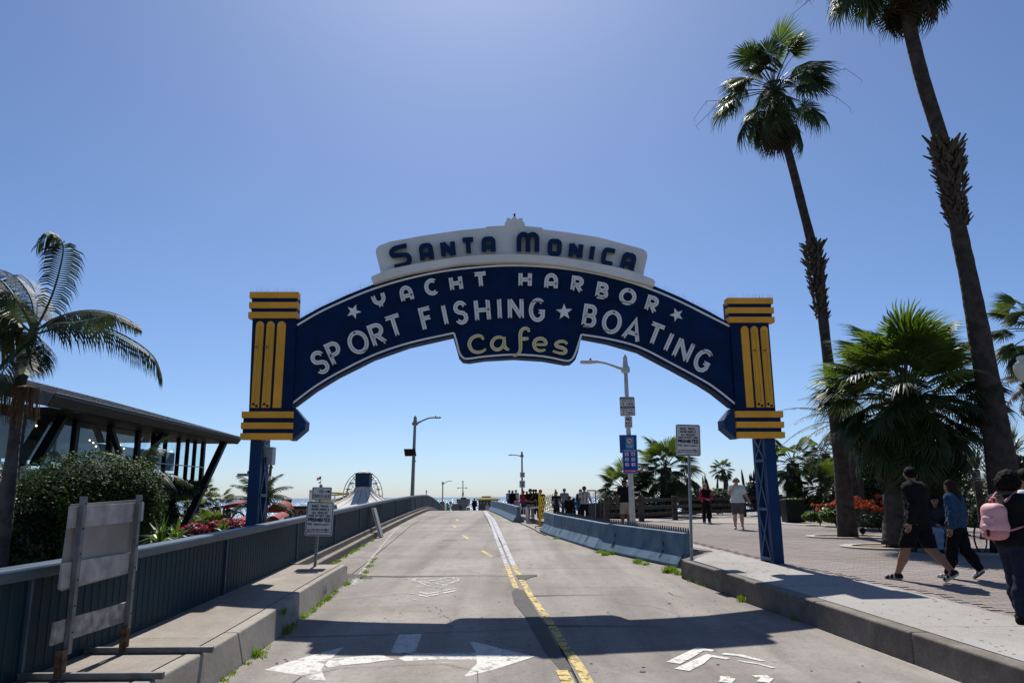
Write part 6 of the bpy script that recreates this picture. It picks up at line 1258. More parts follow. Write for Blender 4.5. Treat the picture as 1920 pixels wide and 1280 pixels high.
q = G(1262, 968, zs); ns_ = thing('notice_sign', q, 'small pale notice board behind the rail fence', 'sign'); bd = Board('plate', [(1255.5, 908), (1271, 906.5), (1271, 921), (1256, 921.5)], q.y+1, ns_, rnd=False); MB().tube([(AT(1262, 915, q.y+1.06).x, q.y+1.06, zs(q.y)), AT(1262, 908, q.y+1.06)], .04, 5).build('post', m_dark, ns_)
boxpx(ns_, 'dark_bin', 1253, 921.5, 1264, 940, q.y+1.2, .5, m_dark)
q = G(1494, 979, zs); cbn = thing('utility_cabinet', q, 'dark green square cabinet with plants on top near the arch post', 'cabinet'); kx_ = q.y/FPX; m_cab = M('cabinet_dark_green', (.014, .018, .013), .6, .2, 3)
bevel(MB().box((q.x, q.y+.35, q.z+.46), (.80, .7, .90)).build('body', m_cab, cbn), .02, 2); bevel(MB().box((q.x, q.y+.35, q.z+.94), (.88, .78, .07)).build('lid', m_cab, cbn), .015, 1)
for k in range(5): MB().box((q.x-.25+k*.125, q.y-.012, q.z+.62), (.035, .02, .34)).build('slot', m_dark, cbn)
V, F_ = leaf_cloud([(q.x, q.y+.35, q.z+.98, .4, .3, .06)], 300, .07, 5, .9); link('plants', fast_mesh('plants', V, F_, [m_bright]), cbn, kind='stuff')
rp = []
for i, (x, y, yt, lab) in enumerate(((1536, 979.5, 952, 'leftmost short wooden rope post near the dark cabinet'), (1574, 983.5, 950, 'short rope post just left of the slim palm trunk'), (1613.5, 985.5, 956, 'short rope post right of the slim palm trunk'), (1658, 989.5, 957, 'short rope post beside the walking man'), (1708, 994, 962, 'short rope post hidden behind the walking man'))):
    q = G(x, y, zs); h = (y-yt)/FPX*q.y; o_ = thing('rope_post', q, lab, 'post', 'short rope posts along the planting bed'); bevel(MB().box((q.x, q.y, q.z+h/2-.03), (.15, .15, h+.06)).build('shaft', M('grey_timber', (.15, .125, .105), .85, .25, 7, bump=.2), o_), .012, 1); rp.append(q+Vector((0, -.02, h-.09)))
for i, (a, b) in enumerate(zip(rp[:-1], rp[1:])):
    P = [a.lerp(b, t)+Vector((0, 0, -.22*4*t*(1-t))) for t in np.linspace(0, 1, 9)]; o_ = thing('hanging_rope', a, ['sagging pale rope left of the slim palm trunk', 'sagging rope passing behind the slim palm trunk', 'sagging pale rope under the orange blooms', 'sagging rope behind the walking man'][i], 'rope', 'ropes of the planting bed'); MB().tube(P, .018, 6).build('rope_strand', M('pale_rope', (.42, .37, .29), .9, .15, 30), o_)
gl_ = AT(1920, 690, 16); gp_ = thing('globe_lamp', (gl_.x, 16, zs(16)), 'cream acorn globe lamp on a black post at the right edge', 'lamp'); kk = 16/FPX
MB().lathe(gl_, [(.05, -.36), (.11, -.28), (.17, -.18), (.205, -.04), (.20, .06), (.15, .13), (.10, .155), (.12, .19), (.115, .25), (.05, .28)], 20).build('globe', M('opal_glass', (.62, .58, .46), .25, .05, 2), gp_, smooth=True)
MB().lathe(gl_+Vector((0, 0, .28)), [(.035, 0), (.02, .05), (.03, .07), (.005, .14)], 8).build('finial', m_dark, gp_); MB().lathe(gl_-Vector((0, 0, .52)), [(.05, 0), (.07, .06), (.13, .16), (.12, .18)], 12).build('cup', m_dark, gp_)
MB().tube([(gl_.x, 16, zs(16)), (gl_.x, 16, gl_.z-.5)], [.09, .055], 10).build('post', m_dark, gp_)
cn = G(1618, 1003, zs); ld = thing('ground_light', cn, 'small black spotlight in the slim palm planter ring', 'lamp'); MB().lathe(cn+Vector((0, 0, .12)), [(.06, -.08), (.09, 0), (.09, .1), (.07, .11)], 12, Vector((-.3, -.8, .5)).normalized()).build('spot_head', m_dark, ld); MB().tube([cn, cn+Vector((0, 0, .12))], .02, 5).build('stake', m_dark, ld)
# ================================================================ PEOPLE
def surface_nets(sdf, lo, hi, h):
    lo = np.array(lo, float); n = np.maximum(4, np.ceil((np.array(hi)-lo)/h).astype(int)+1)
    gx, gy, gz = [lo[i]+h*np.arange(n[i]) for i in range(3)]; X, Y, Z = np.meshgrid(gx, gy, gz, indexing='ij')
    D = sdf(np.stack([X, Y, Z], -1).reshape(-1, 3)).reshape(n); S = D < 0
    cs = [(i, j, k) for i in (0, 1) for j in (0, 1) for k in (0, 1)]
    sl = lambda a, c: a[c[0]:n[0]-1+c[0], c[1]:n[1]-1+c[1], c[2]:n[2]-1+c[2]]
    cnt = sum(sl(S, c).astype(int) for c in cs); act = (cnt > 0) & (cnt < 8); idx = -np.ones(act.shape, int); ai = np.argwhere(act); idx[act] = np.arange(len(ai))
    acc = np.zeros((len(ai), 3)); w_ = np.zeros(len(ai))
    for a in cs:
        for ax in range(3):
            if a[ax] == 0:
                b = list(a); b[ax] = 1; da = sl(D, a)[act]; db = sl(D, b)[act]; m = (da < 0) != (db < 0); t = np.where(m, da/np.where(m, da-db, 1), 0)
                p = np.tile(np.array(a, float), (len(ai), 1)); p[:, ax] = t; acc += p*m[:, None]; w_ += m
    V = lo+h*(ai+acc/np.maximum(w_, 1)[:, None]); F_ = []
    for ax in range(3):
        u, v = (ax+1) % 3, (ax+2) % 3
        A0 = [slice(None)]*3; A1 = [slice(None)]*3; A0[ax] = slice(0, n[ax]-1); A1[ax] = slice(1, n[ax]); e = S[tuple(A0)] != S[tuple(A1)]
        P = np.argwhere(e); P = P[(P[:, u] > 0) & (P[:, v] > 0) & (P[:, u] < n[u]-1) & (P[:, v] < n[v]-1)]
        if not len(P): continue
        q = []
        for du, dv in ((1, 1), (0, 1), (0, 0), (1, 0)): c = P.copy(); c[:, u] -= du; c[:, v] -= dv; q.append(idx[c[:, 0], c[:, 1], c[:, 2]])
        q = np.stack(q, 1); fl_ = ~S[P[:, 0], P[:, 1], P[:, 2]]; q[fl_] = q[fl_][:, ::-1]; F_.append(q)
    return V, np.concatenate(F_)
def cone_d(p, a, b, ra, rb, sq=None):
    a = np.array(a, float); b = np.array(b, float); pa = p-a; ba = b-a; t = np.clip((pa@ba)/max(ba@ba, 1e-9), 0, 1); q = pa-t[:, None]*ba
    if sq is not None: q = q/np.array(sq)
    return np.linalg.norm(q, axis=1)-(ra+(rb-ra)*t)
def smin(a, b, k): h = np.clip(.5+.5*(b-a)/k, 0, 1); return b+(a-b)*h-k*h*(1-h)
def union(prims, k, grow=0.):
    def f(p):
        d = None
        for q in prims: e = cone_d(p, *q)-grow; d = e if d is None else smin(d, e, k)
        return d
    return f
def pbounds(prims, m):
    P = np.array([q[0] for q in prims]+[q[1] for q in prims]); r_ = max(max(q[2], q[3]) for q in prims)+m; return P.min(0)-r_, P.max(0)+r_
J0 = dict(pelvis=(0, 0, .97), waist=(0, .0, 1.10), chest=(0, .01, 1.30), neck=(0, .02, 1.47), head=(0, -.005, 1.625), shl=(.185, .01, 1.425), shr=(-.185, .01, 1.425), ell=(.235, .03, 1.15), elr=(-.235, .03, 1.15), wrl=(.25, -.04, .90), wrr=(-.25, -.04, .90), hipl=(.09, 0, .93), hipr=(-.09, 0, .93), knl=(.112, -.015, .50), knr=(-.112, -.015, .50), anl=(.12, .02, .085), anr=(-.12, .02, .085))
SKIN = [M('skin_light', (.42, .25, .18), .55, .08, 12), M('skin_tan', (.27, .145, .09), .55, .08, 12), M('skin_brown', (.13, .068, .042), .55, .08, 12)]
HAIR = dict(black=M('black_hair', (.007, .006, .0055), .8, .3, 60, bump=.3, bscale=60, spec=.1), brown=M('brown_hair', (.024, .013, .007), .7, .3, 60, bump=.3, bscale=60, spec=.15), sandy=M('sandy_hair', (.22, .14, .08), .55, .3, 60, bump=.5, bscale=90), grey=M('grey_hair', (.2, .19, .18), .6, .3, 60))
def cloth(c): 
    nm = 'cloth_%02d_%02d_%02d' % tuple(int(x*99) for x in c); return M(nm, c, .85, .12, 9, bump=.35, bscale=16, spec=.08)
def person(label, pos, H, head_dir, pose=None, top=(.02, .02, .02), sleeve='long', bottom=(.02, .02, .02), legs='long', shoes=(.02, .02, .02), sole=None, hair='black', hairstyle='short', skin=1, build=1.0, h=.028, look=0., hem=.93, group='people walking by the pier', near=False, cap=None, vest=None, name='person'):
    J = {k: np.array(v, float) for k, v in J0.items()}
    for k, v in (pose or {}).items(): J[k] = np.array(v, float)
    s = H/1.75; bw = build; fx_d = Vector(head_dir).normalized(); ang_ = math.atan2(fx_d.x, -fx_d.y)     # local forward is -Y
    W = Matrix.Translation(pos)@Matrix.Rotation(ang_, 4, 'Z')@Matrix.Scale(s, 4)
    o = thing(name, pos, label, 'person', group)
    def put(nm, V, F_, mats, mi=None, par=None):
        V4 = np.c_[V, np.ones(len(V))]@np.array(W).T; me = fast_mesh(nm, V4[:, :3], F_, mats, mi); me.polygons.foreach_set('use_smooth', [True]*len(me.polygons)); return link(nm, me, par or o)
    hd = J['head']; ca, sa = math.cos(look), math.sin(look)
    def HL(x, y, z): return (hd[0]+x*ca-y*sa, hd[1]+x*sa+y*ca, hd[2]+z)
    sqt = (1, .80, 1)
    torso = [(J['pelvis'], J['waist'], .150*bw, .140*bw, sqt), (J['waist'], J['chest'], .138*bw, .158*bw, sqt), (J['shl']*.75+J['neck']*.25-(0, 0, .04), J['shr']*.75+J['neck']*.25-(0, 0, .04), .078*bw, .078*bw)]
    heads = [(HL(0, .018, .03), HL(0, .012, .035), .093, .093), (HL(0, -.035, -.03), HL(0, -.045, -.065), .066, .046), (HL(0, -.085, .0), HL(0, -.108, -.022), .013, .017), (HL(.088, .01, -.005), HL(.09, .012, .02), .017, .02), (HL(-.088, .01, -.005), HL(-.09, .012, .02), .017, .02), (J['neck']-(0, 0, .06), HL(0, .015, -.05), .06, .055)]
    arms = []; lg = []; hands = []
    for c in 'lr':
        arms += [(J['sh'+c], J['el'+c], .054*bw**.7, .043*bw**.7), (J['el'+c], J['wr'+c], .043*bw**.7, .029)]
        lg += [(J['hip'+c], J['kn'+c], .092*bw, .058*bw**.7), (J['kn'+c], J['kn'+c]*.6+J['an'+c]*.4+(0, .015, 0), .056*bw**.7, .058*bw**.7), (J['kn'+c]*.6+J['an'+c]*.4+(0, .015, 0), J['an'+c], .057*bw**.7, .038)]
        d = J['wr'+c]-J['el'+c]; d /= np.linalg.norm(d); sx = 1 if c == 'l' else -1; side = np.array((0., -1, 0)); side -= d*(side@d); side /= max(np.linalg.norm(side), 1e-6); nn = np.cross(d, side)
        pc = J['wr'+c]+d*.055; hands.append((J['wr'+c], pc+d*.02, .027, .034))
        for q, (o_, L) in enumerate(((.030, .070), (.011, .082), (-.009, .076), (-.028, .058))):
            k0 = pc+d*.03+side*o_; k1 = k0+d*L*.55-nn*sx*.010; k2 = k1+d*L*.42-nn*sx*.025; hands += [(k0, k1, .0105, .0095), (k1, k2, .0095, .008)]
        t0 = pc-d*.025+side*.028; t1 = t0+d*.032+side*.022-nn*sx*.012; t2 = t1+d*.03+side*.004-nn*sx*.012; hands += [(t0, t1, .013, .011), (t1, t2, .011, .009)]
    hp = [(J['hipl'], J['hipr'], .10*bw, .10*bw, sqt)]
    # body: one continuous surface; hands meshed finer and merged at the wrist when close
    allb = [tuple(q) for q in torso+heads[:]+arms+lg+hp]+([] if near else [q for q in hands if q[2] > .02])
    feet = []
    for c in 'lr':
        toe = J.get('to'+c); a = J['an'+c]
        if toe is None: toe = a+np.array((.01 if c == 'l' else -.01, -.15, -.055))
        heel = a+np.array((0, .045, -.05)) if 'to'+c not in J else a+(a-toe)/np.linalg.norm(a-toe)*.02+np.array((0, .02, -.045)); feet.append((c, heel, np.array(toe), a))
        allb.append((a, toe, .035, .025))
    lo, hi = pbounds(allb, .02); V, F_ = surface_nets(union(allb, .030), lo, hi, h if not near else .016)
    mi = np.zeros(len(F_), int); C = V[F_].mean(1)
    def loc(p): d = p-hd; return np.c_[d[:, 0]*ca+d[:, 1]*sa, -d[:, 0]*sa+d[:, 1]*ca, d[:, 2]]
    lc = loc(C)
    for ex in (-.034, .034): mi[(np.hypot(lc[:, 0]-ex, (lc[:, 2]-.012)*1.6) < .020) & (lc[:, 1] < -.05)] = 1
    mi[(np.abs(lc[:, 0]) < .026) & (np.abs(lc[:, 2]+.062) < .011) & (lc[:, 1] < -.05)] = 2
    if near:
        V2, F2 = surface_nets(union(hands[:11], .008), *pbounds(hands[:11], .01), .0055); V3, F3 = surface_nets(union(hands[11:], .008), *pbounds(hands[11:], .01), .0055)
        F_ = np.concatenate([F_, F2+len(V), F3+len(V)+len(V2)]); V = np.concatenate([V, V2, V3]); mi = np.concatenate([mi, np.zeros(len(F2)+len(F3), int)])
    put('body', V, F_, [SKIN[skin], M('eye_dark', (.02, .015, .012), .3, 0), M('lips', (.22, .08, .07), .5, 0)], mi)
    # top
    hz = hem
    tp = torso+[(J['shl'], J['shr'], .062*bw, .062*bw), (J['hipl']+(0, 0, .03), J['hipr']+(0, 0, .03), .118*bw, .118*bw, sqt)]
    for c in 'lr':
        e = J['el'+c] if sleeve != 'short' else J['sh'+c]*.42+J['el'+c]*.58; tp.append((J['sh'+c], e, .060*bw**.8, .055*bw**.8))
        if sleeve == 'long': tp.append((J['el'+c], J['el'+c]*.12+J['wr'+c]*.88, .054*bw**.8, .040*bw**.6))
    g_ = .016 if not vest else .014; base = union(tp, .045, g_)
    nz = J['neck'][2]+.035; armset = [q for q in tp if len(q) == 4 and q[2] < .061*bw]
    fold = lambda p: .006*np.sin(p[:, 2]*38+6*p[:, 0])*np.sin(p[:, 0]*23+p[:, 1]*17+2)+.004*np.sin(p[:, 2]*71+p[:, 1]*40)
    def top_f(p):
        d = base(p)+fold(p); cut = hz-p[:, 2]
        if armset: da = union(armset, .03, g_)(p); cut = np.where(da < .02, np.minimum(cut, np.maximum(cut, -1)*0-1), cut)
        return np.maximum(np.maximum(d, cut), np.where(np.hypot(p[:, 0]-J['neck'][0], p[:, 1]-J['neck'][1]) < .10, p[:, 2]-nz, -1))
    lo, hi = pbounds(tp, .05); V, F_ = surface_nets(top_f, lo, hi, h if not near else .015); 
    mats = [cloth(top)]; mi = None
    if vest: mats.append(cloth(vest)); C = V[F_].mean(1); mi = (union(torso, .04, .03)(C) < .012).astype(int)
    put('top', V, F_, mats, mi)
    # trousers, shorts
    bt = hp+[(J['pelvis'], J['pelvis']+(0, 0, .06), .145*bw, .14*bw, sqt)]
    for c in 'lr':
        bt.append((J['hip'+c], J['kn'+c], .094*bw, .074*bw**.8 if legs == 'long' else .080*bw**.7))
        if legs == 'long': bt.append((J['kn'+c], J['kn'+c]*.6+J['an'+c]*.4+(0, .02, 0), .074*bw**.8, .076*bw**.7)); bt.append((J['kn'+c]*.6+J['an'+c]*.4+(0, .02, 0), J['an'+c]+(0, 0, .02), .076*bw**.7, .058))
    bb = union(bt, .035 if legs == 'long' else .014, .012)
    if legs == 'long': bf = lambda p: np.maximum(np.maximum(bb(p)+fold(p)*.7, p[:, 2]-1.05), .05-p[:, 2])
    else:
        kz = {c: J['kn'+c][2]+.02 for c in 'lr'}; bf = lambda p: np.maximum(np.maximum(bb(p)+fold(p)*.7, p[:, 2]-1.05), min(kz.values())-p[:, 2])
    lo, hi = pbounds(bt, .04); V, F_ = surface_nets(bf, lo, hi, h if not near else .015); put('trousers' if legs == 'long' else 'shorts', V, F_, [cloth(bottom)])
    # shoes
    for c, heel, toe, a in feet:
        sp_ = [(heel, toe, .040, .036), (heel+(0, 0, .02), a+(0, 0, .01), .042, .042), (heel*.45+toe*.55, heel*.4+toe*.6+(0, 0, .012), .046, .042)]; f = union(sp_, .025, .004); dr = (toe-heel); dr /= np.linalg.norm(dr); up_ = np.array((0, 0, 1.))-dr*dr[2]; up_ /= np.linalg.norm(up_)
        sf = lambda p: np.maximum(np.maximum(f(p), -((p-heel)@up_)-.034), p[:, 2]-a[2]-.035); lo, hi = pbounds(sp_, .02); V, F_ = surface_nets(sf, lo, hi, .012 if near else .02)
        C = V[F_].mean(1); mi = (((C-heel)@up_) < -.012).astype(int); ms_ = [cloth(shoes), cloth(sole or shoes)]
        if near and sole: mi = np.where((mi == 0) & (np.abs(np.sin(((C-heel)@dr)*46)) < .33) & (((C-heel)@dr) > .03), 1, mi)
        put('shoe', V, F_, ms_, mi)
    # hair
    hp_ = [(HL(0, .022, .040), HL(0, .018, .045), .099, .099)]
    if hairstyle == 'long': hp_ += [(HL(0, .07, .0), HL(0, .12, -.18), .085, .095), (HL(0, .12, -.18), HL(0, .13, -.44), .095, .05)]
    if hairstyle == 'bob': hp_ += [(HL(0, .03, .0), HL(0, .05, -.10), .098, .085)]
    if hairstyle == 'curly': hp_ = [(HL(0, .03, .06), HL(0, .02, .075), .125, .125), (HL(.05, .05, .03), HL(-.05, .05, .03), .1, .1)]
    hf0 = union(hp_, .03)
    def hf(p):
        l_ = loc(p); rough = .006*np.sin(p[:, 0]*90)*np.sin(p[:, 2]*70+p[:, 1]*80) if hairstyle != 'curly' else .014*np.sin(p[:, 0]*70)*np.sin(p[:, 2]*75)*np.sin(p[:, 1]*72)
        lim = .030 if hairstyle in ('short', 'curly') else .035
        return np.maximum(hf0(p)+rough, np.minimum(lim-l_[:, 2]-.45*np.maximum(l_[:, 1]+.02, 0)*(3.2 if hairstyle != 'short' else 2.4), -l_[:, 1]-.0) if True else 0)
    lo, hi = pbounds(hp_, .03); V, F_ = surface_nets(hf, lo, hi, .014 if near else .022)
    if hairstyle != 'none': put('hair', V, F_, [HAIR[hair]])
    if cap:
        cpz = [(HL(0, .018, .05), HL(0, .012, .055), .104, .104)]; cb = [(HL(0, -.09, .055), HL(0, -.14, .045), .055, .05, (1, 1, .22))]
        cf = lambda p: np.minimum(np.maximum(union(cpz, .01)(p), hd[2]+.04-p[:, 2]), union(cb, .01)(p)); lo, hi = pbounds(cpz+cb, .02); V, F_ = surface_nets(cf, lo, hi, .016); put('cap', V, F_, [cloth(cap)])
    def add(nm, prims, col, k=.02, res=.016, mat=None):
        f = union(prims, k); lo, hi = pbounds(prims, .02); V, F_ = surface_nets(f, lo, hi, res); return put(nm, V, F_, [mat or cloth(col)])
    o['_'] = 0; del o['_']
    return o, add, HL, J
# walking man in black
def gz(px, py, zf=zs): return G(px, py, zf)
WALK = dict(anl=(.10, -.36, .085), knl=(.10, -.19, .49), tol=(.11, -.52, .03), anr=(-.09, .40, .17), knr=(-.09, .10, .50), tor=(-.10, .28, .045), ell=(.26, .10, 1.14), wrl=(.27, .02, .90), elr=(-.27, .04, 1.14), wrr=(-.29, -.13, .92))
g = gz(1733, 1090); o, add, HL, J = person('man in black hoodie and shorts walking away on the plaza', g, 1.90, (-.60, .80), dict(WALK, head=(0, -.03, 1.62)), (.010, .010, .011), 'long', (.009, .009, .010), 'short', (.02, .02, .022), (.45, .44, .42), 'black', 'short', 1, 1.28, look=-.85, near=True, hem=.86)
add('hood', [((-.10, .10, 1.44), (.10, .10, 1.44), .06, .06), ((0, .13, 1.40), (0, .13, 1.36), .07, .05)], (.010, .010, .011)); add('glasses', [(HL(.035, -.098, .012), HL(.09, -.01, .015), .006, .005), (HL(-.035, -.098, .012), HL(-.09, -.01, .015), .006, .005), (HL(-.04, -.1, .012), HL(.04, -.1, .012), .006, .006)], (.01, .01, .01), .004, .008)
add('shirt_hem', [((-.10, 0, .87), (.10, 0, .87), .135, .135, (1, .9, .16))], (.13, .11, .09), .01, .02)
# woman in denim
g = gz(1806, 1085); wk = {k: (np.array(v)*np.array((1, .7, 1))).tolist() for k, v in WALK.items()}; wk.update(anl=(.09, -.20, .085), knl=(.09, -.10, .50), tol=(.10, -.36, .03), anr=(-.08, .26, .17), knr=(-.08, .07, .50), tor=(-.09, .16, .045))
o, add, HL, J = person('woman in a blue denim jacket with long brown hair walking left', g, 1.68, (-.62, .78), dict(wk, head=(0, -.045, 1.62)), (.030, .070, .125), 'long', (.009, .009, .010), 'long', (.55, .54, .52), (.05, .05, .05), 'brown', 'long', 1, 1.2, look=-.4, near=True, hem=.90)
add('shoulder_bag', [((.19, .05, 1.02), (.20, -.06, .96), .07, .07, (.5, 1, 1)), ((-.12, .10, 1.42), (.17, .10, 1.08), .012, .012)], (.05, .04, .035))
# woman with pink backpack
g = gz(1922, 1166); o, add, HL, J = person('woman in black jacket wearing a pink backpack at the right edge', g, 1.76, (.90, .25), dict(anl=(.10, -.08, .085), knl=(.10, -.06, .5), anr=(-.10, .14, .085), knr=(-.10, .05, .5), elr=(-.26, -.02, 1.15), wrr=(-.2, -.22, 1.0), head=(0, -.06, 1.62)), (.010, .010, .011), 'long', (.014, .020, .034), 'long', (.012, .012, .013), None, 'black', 'curly', 2, 1.22, look=.35, near=True, hem=.88)
m_pk = M('pink_nylon', (.62, .33, .34), .6, .08, 6, bump=.2, bscale=20); m_pk2 = M('pink_nylon_dark', (.50, .20, .22), .6, .08, 6, bump=.2, bscale=20)
bp_ = thing('pink_backpack', g+Vector((0, 0, 1.1)), 'small pink backpack worn by the woman at the right edge', 'backpack')
def bpk(nm, prims, mat, k=.03, res=.014):
    s = 1.76/1.75; fx_d = Vector((.90, .25, 0)).normalized(); W = Matrix.Translation(g)@Matrix.Rotation(math.atan2(fx_d.x, -fx_d.y), 4, 'Z')@Matrix.Scale(s, 4); lo, hi = pbounds(prims, .02); V, F_ = surface_nets(union(prims, k), lo, hi, res); V4 = np.c_[V, np.ones(len(V))]@np.array(W).T; me = fast_mesh(nm, V4[:, :3], F_, [mat]); me.polygons.foreach_set('use_smooth', [True]*len(me.polygons)); return link(nm, me, bp_)
bpk('pouch', [((-.075, .26, 1.12), (.075, .26, 1.12), .09, .09), ((-.06, .25, 1.31), (.06, .25, 1.31), .085, .085), ((-.075, .26, 1.12), (-.06, .25, 1.31), .09, .085), ((.075, .26, 1.12), (.06, .25, 1.31), .09, .085), ((0, .285, 1.15), (0, .27, 1.30), .085, .08)], m_pk, .05); bpk('base', [((-.09, .27, 1.055), (.09, .27, 1.055), .082, .082), ((-.05, .30, 1.04), (.05, .30, 1.04), .07, .07)], m_pk2)
bpk('handle', [((-.03, .21, 1.42), (-.03, .23, 1.47), .011, .011), ((-.03, .23, 1.47), (.03, .23, 1.47), .011, .011), ((.03, .23, 1.47), (.03, .21, 1.42), .011, .011)], m_pk2, .01, .008)
for sx in (-1, 1): bpk('strap', [((sx*.11, .17, 1.43), (sx*.13, .02, 1.53), .016, .016), ((sx*.13, .02, 1.53), (sx*.14, -.13, 1.42), .016, .016)], m_pk2, .01, .012); bpk('lower_strap', [((sx*.14, .20, 1.08), (sx*.20, .05, 1.13), .014, .014)], m_pk2, .01, .012)
bpk('front_pocket', [((-.055, .345, 1.12), (.055, .345, 1.12), .045, .045), ((-.045, .335, 1.22), (.045, .335, 1.22), .042, .042)], m_pk, .03, .012); bpk('zip_line', [((-.13, .29, 1.18), (-.11, .28, 1.33), .007, .007), ((-.11, .28, 1.33), (0, .29, 1.40), .007, .007), ((0, .29, 1.40), (.11, .28, 1.33), .007, .007), ((.11, .28, 1.33), (.13, .29, 1.18), .007, .007)], m_pk2, .005, .006)
bpk('zip_pull', [((.0, .375, 1.08), (.0, .38, 1.02), .018, .014)], m_dark, .01, .01)
# person mostly beyond the right edge
person('person with dark hair and white collar cut by the right edge', gz(1952, 1118), 1.78, (-.6, .7), None, (.55, .55, .56), 'long', (.02, .02, .025), hair='black', hairstyle='curly', skin=1, look=.3)
# seated person and bench
SIT = dict(pelvis=(0, .1, .52), waist=(0, .14, .66), chest=(0, .12, .88), neck=(0, .10, 1.05), head=(0, .06, 1.20), shl=(.185, .1, 1.0), shr=(-.185, .1, 1.0), ell=(.23, .02, .76), elr=(-.23, .02, .76), wrl=(.12, -.2, .66), wrr=(-.12, -.2, .66), hipl=(.09, .08, .50), hipr=(-.09, .08, .50), knl=(.13, -.36, .50), knr=(-.13, -.36, .50), anl=(.13, -.34, .085), anr=(-.13, -.30, .085))
g = gz(1776, 1036)+Vector((0, .25, 0)); person('seated person in pale blue jeans behind the woman in denim', g, 1.72, (-.1, -1), SIT, (.03, .03, .035), 'long', (.22, .28, .38), 'long', (.015, .015, .015), None, 'black', 'short', 1, 1.0, hem=.46, h=.022)
bn = thing('plaza_bench', g, 'dark backless bench under the seated person on the plaza', 'bench')
for k in range(3): MB().box((g.x, g.y+.04+k*.13, g.z+.385), (1.5, .11, .04)).build('seat_slat', m_wood, bn)
for sx in (-.6, .6): MB().box((g.x+sx, g.y+.17, g.z+.18), (.06, .36, .36)).build('leg', m_blk, bn)
# bicycle
bk0 = gz(1842, 1036); by = thing('bicycle', bk0, 'black bicycle half hidden behind the woman in denim', 'bicycle')
bd_ = Vector((.80, .6, 0)).normalized(); R_ = .33
for k, s_ in ((0, 0.), (1, 1.02)):
    c = bk0+bd_*s_+Vector((0, .0, R_+.01)); rim = [c+bd_*(R_*math.cos(a))+Vector((0, 0, R_*math.sin(a))) for a in np.linspace(0, 2*math.pi, 33)]
    w_ = MB().tube(rim, .019, 6, cap=False).build('wheel', m_dark, by); MB().tube([c+(q-c)*.93 for q in rim], .009, 5, cap=False).build('rim', m_galv, w_)
    for a in np.linspace(0, math.pi, 9)[:-1]: MB().tube([c+bd_*(R_*.92*math.cos(a))+Vector((0, 0, R_*.92*math.sin(a))), c-bd_*(R_*.92*math.cos(a))-Vector((0, 0, R_*.92*math.sin(a)))], .0015, 3).build('spoke', m_galv, w_)
hb = bk0+Vector((0, 0, R_)); fb = hb+bd_*1.02; bbk = bk0+bd_*.45+Vector((0, 0, .30)); st_ = bk0+bd_*.32+Vector((0, 0, .82)); hdt = bk0+bd_*.90+Vector((0, 0, .80))
for a, b in ((hb, bbk), (hb, st_), (bbk, st_), (bbk, hdt), (st_, hdt), (hdt, fb)): MB().tube([a, b], .017, 6).build('frame_tube', m_blk, by)
MB().tube([hdt, hdt+Vector((0, 0, .14))], .014, 6).build('stem', m_blk, by); MB().tube([hdt+Vector((-.2, .22, .15)), hdt+Vector((0, 0, .15)), hdt+Vector((.2, -.22, .15))], .013, 6).build('handlebar', m_blk, by); MB().tube([st_, st_+Vector((0, 0, .10))], .013, 6).build('seat_post', m_blk, by); MB().lathe(st_+Vector((0, 0, .10)), [(.02, 0), (.09, .03), (.08, .06), (.01, .07)], 10).build('saddle', m_dark, by)
# man in white t-shirt
g = gz(1386, 992); o, add, HL, J = person('heavy man in white t-shirt and grey shorts raising a hand to his face', g, 1.80, (-.35, -1), dict(elr=(-.25, -.12, 1.22), wrr=(-.06, -.20, 1.50), ell=(.30, .02, 1.16), wrl=(.40, -.06, .95), head=(0, -.02, 1.625)), (.52, .58, .58), 'short', (.085, .085, .09), 'short', (.5, .5, .5), (.1, .16, .08), 'sandy', 'short', 0, 1.22, hem=.90, h=.018, look=-.25)
add('sunglasses', [(HL(-.045, -.095, .012), HL(.045, -.095, .012), .017, .017)], (.01, .01, .01), .004, .01); add('headphones', [(HL(.10, .01, .0), HL(.10, .01, .03), .032, .032), (HL(-.10, .01, .0), HL(-.10, .01, .03), .032, .032), (HL(.1, .01, .05), HL(0, .01, .15), .012, .012), (HL(-.1, .01, .05), HL(0, .01, .15), .012, .012)], (.015, .015, .015), .01, .012)
# woman in vest
g = gz(1326, 981); o, add, HL, J = person('woman in black vest with bright pink sleeves and a visor', g, 1.66, (.1, -1), dict(elr=(-.25, .0, 1.15), wrr=(-.06, -.20, 1.08), ell=(.25, .0, 1.15), wrl=(.06, -.20, 1.06)), (.38, .02, .07), 'long', (.010, .010, .011), 'long', (.45, .42, .42), (.3, .1, .12), 'sandy', 'bob', 0, .95, vest=(.010, .010, .011), h=.018, look=.4); add('visor', [(HL(0, -.09, .07), HL(0, -.14, .06), .055, .05, (1, 1, .22)), (HL(-.05, -.05, .07), HL(.05, -.05, .07), .06, .06, (1, 1, .35))], (.02, .02, .022), .01, .014)
# man by lamp post
person('man in black shirt and khaki shorts standing behind the pale lamp post', gz(1174, 990), 1.78, (.2, -1), dict(wrl=(.30, -.05, .92), wrr=(-.30, -.02, .92), ell=(.28, .03, 1.16), elr=(-.28, .03, 1.16)), (.010, .010, .010), 'short', (.30, .25, .19), 'short', (.3, .28, .26), None, 'black', 'short', 2, 1.12, h=.02)
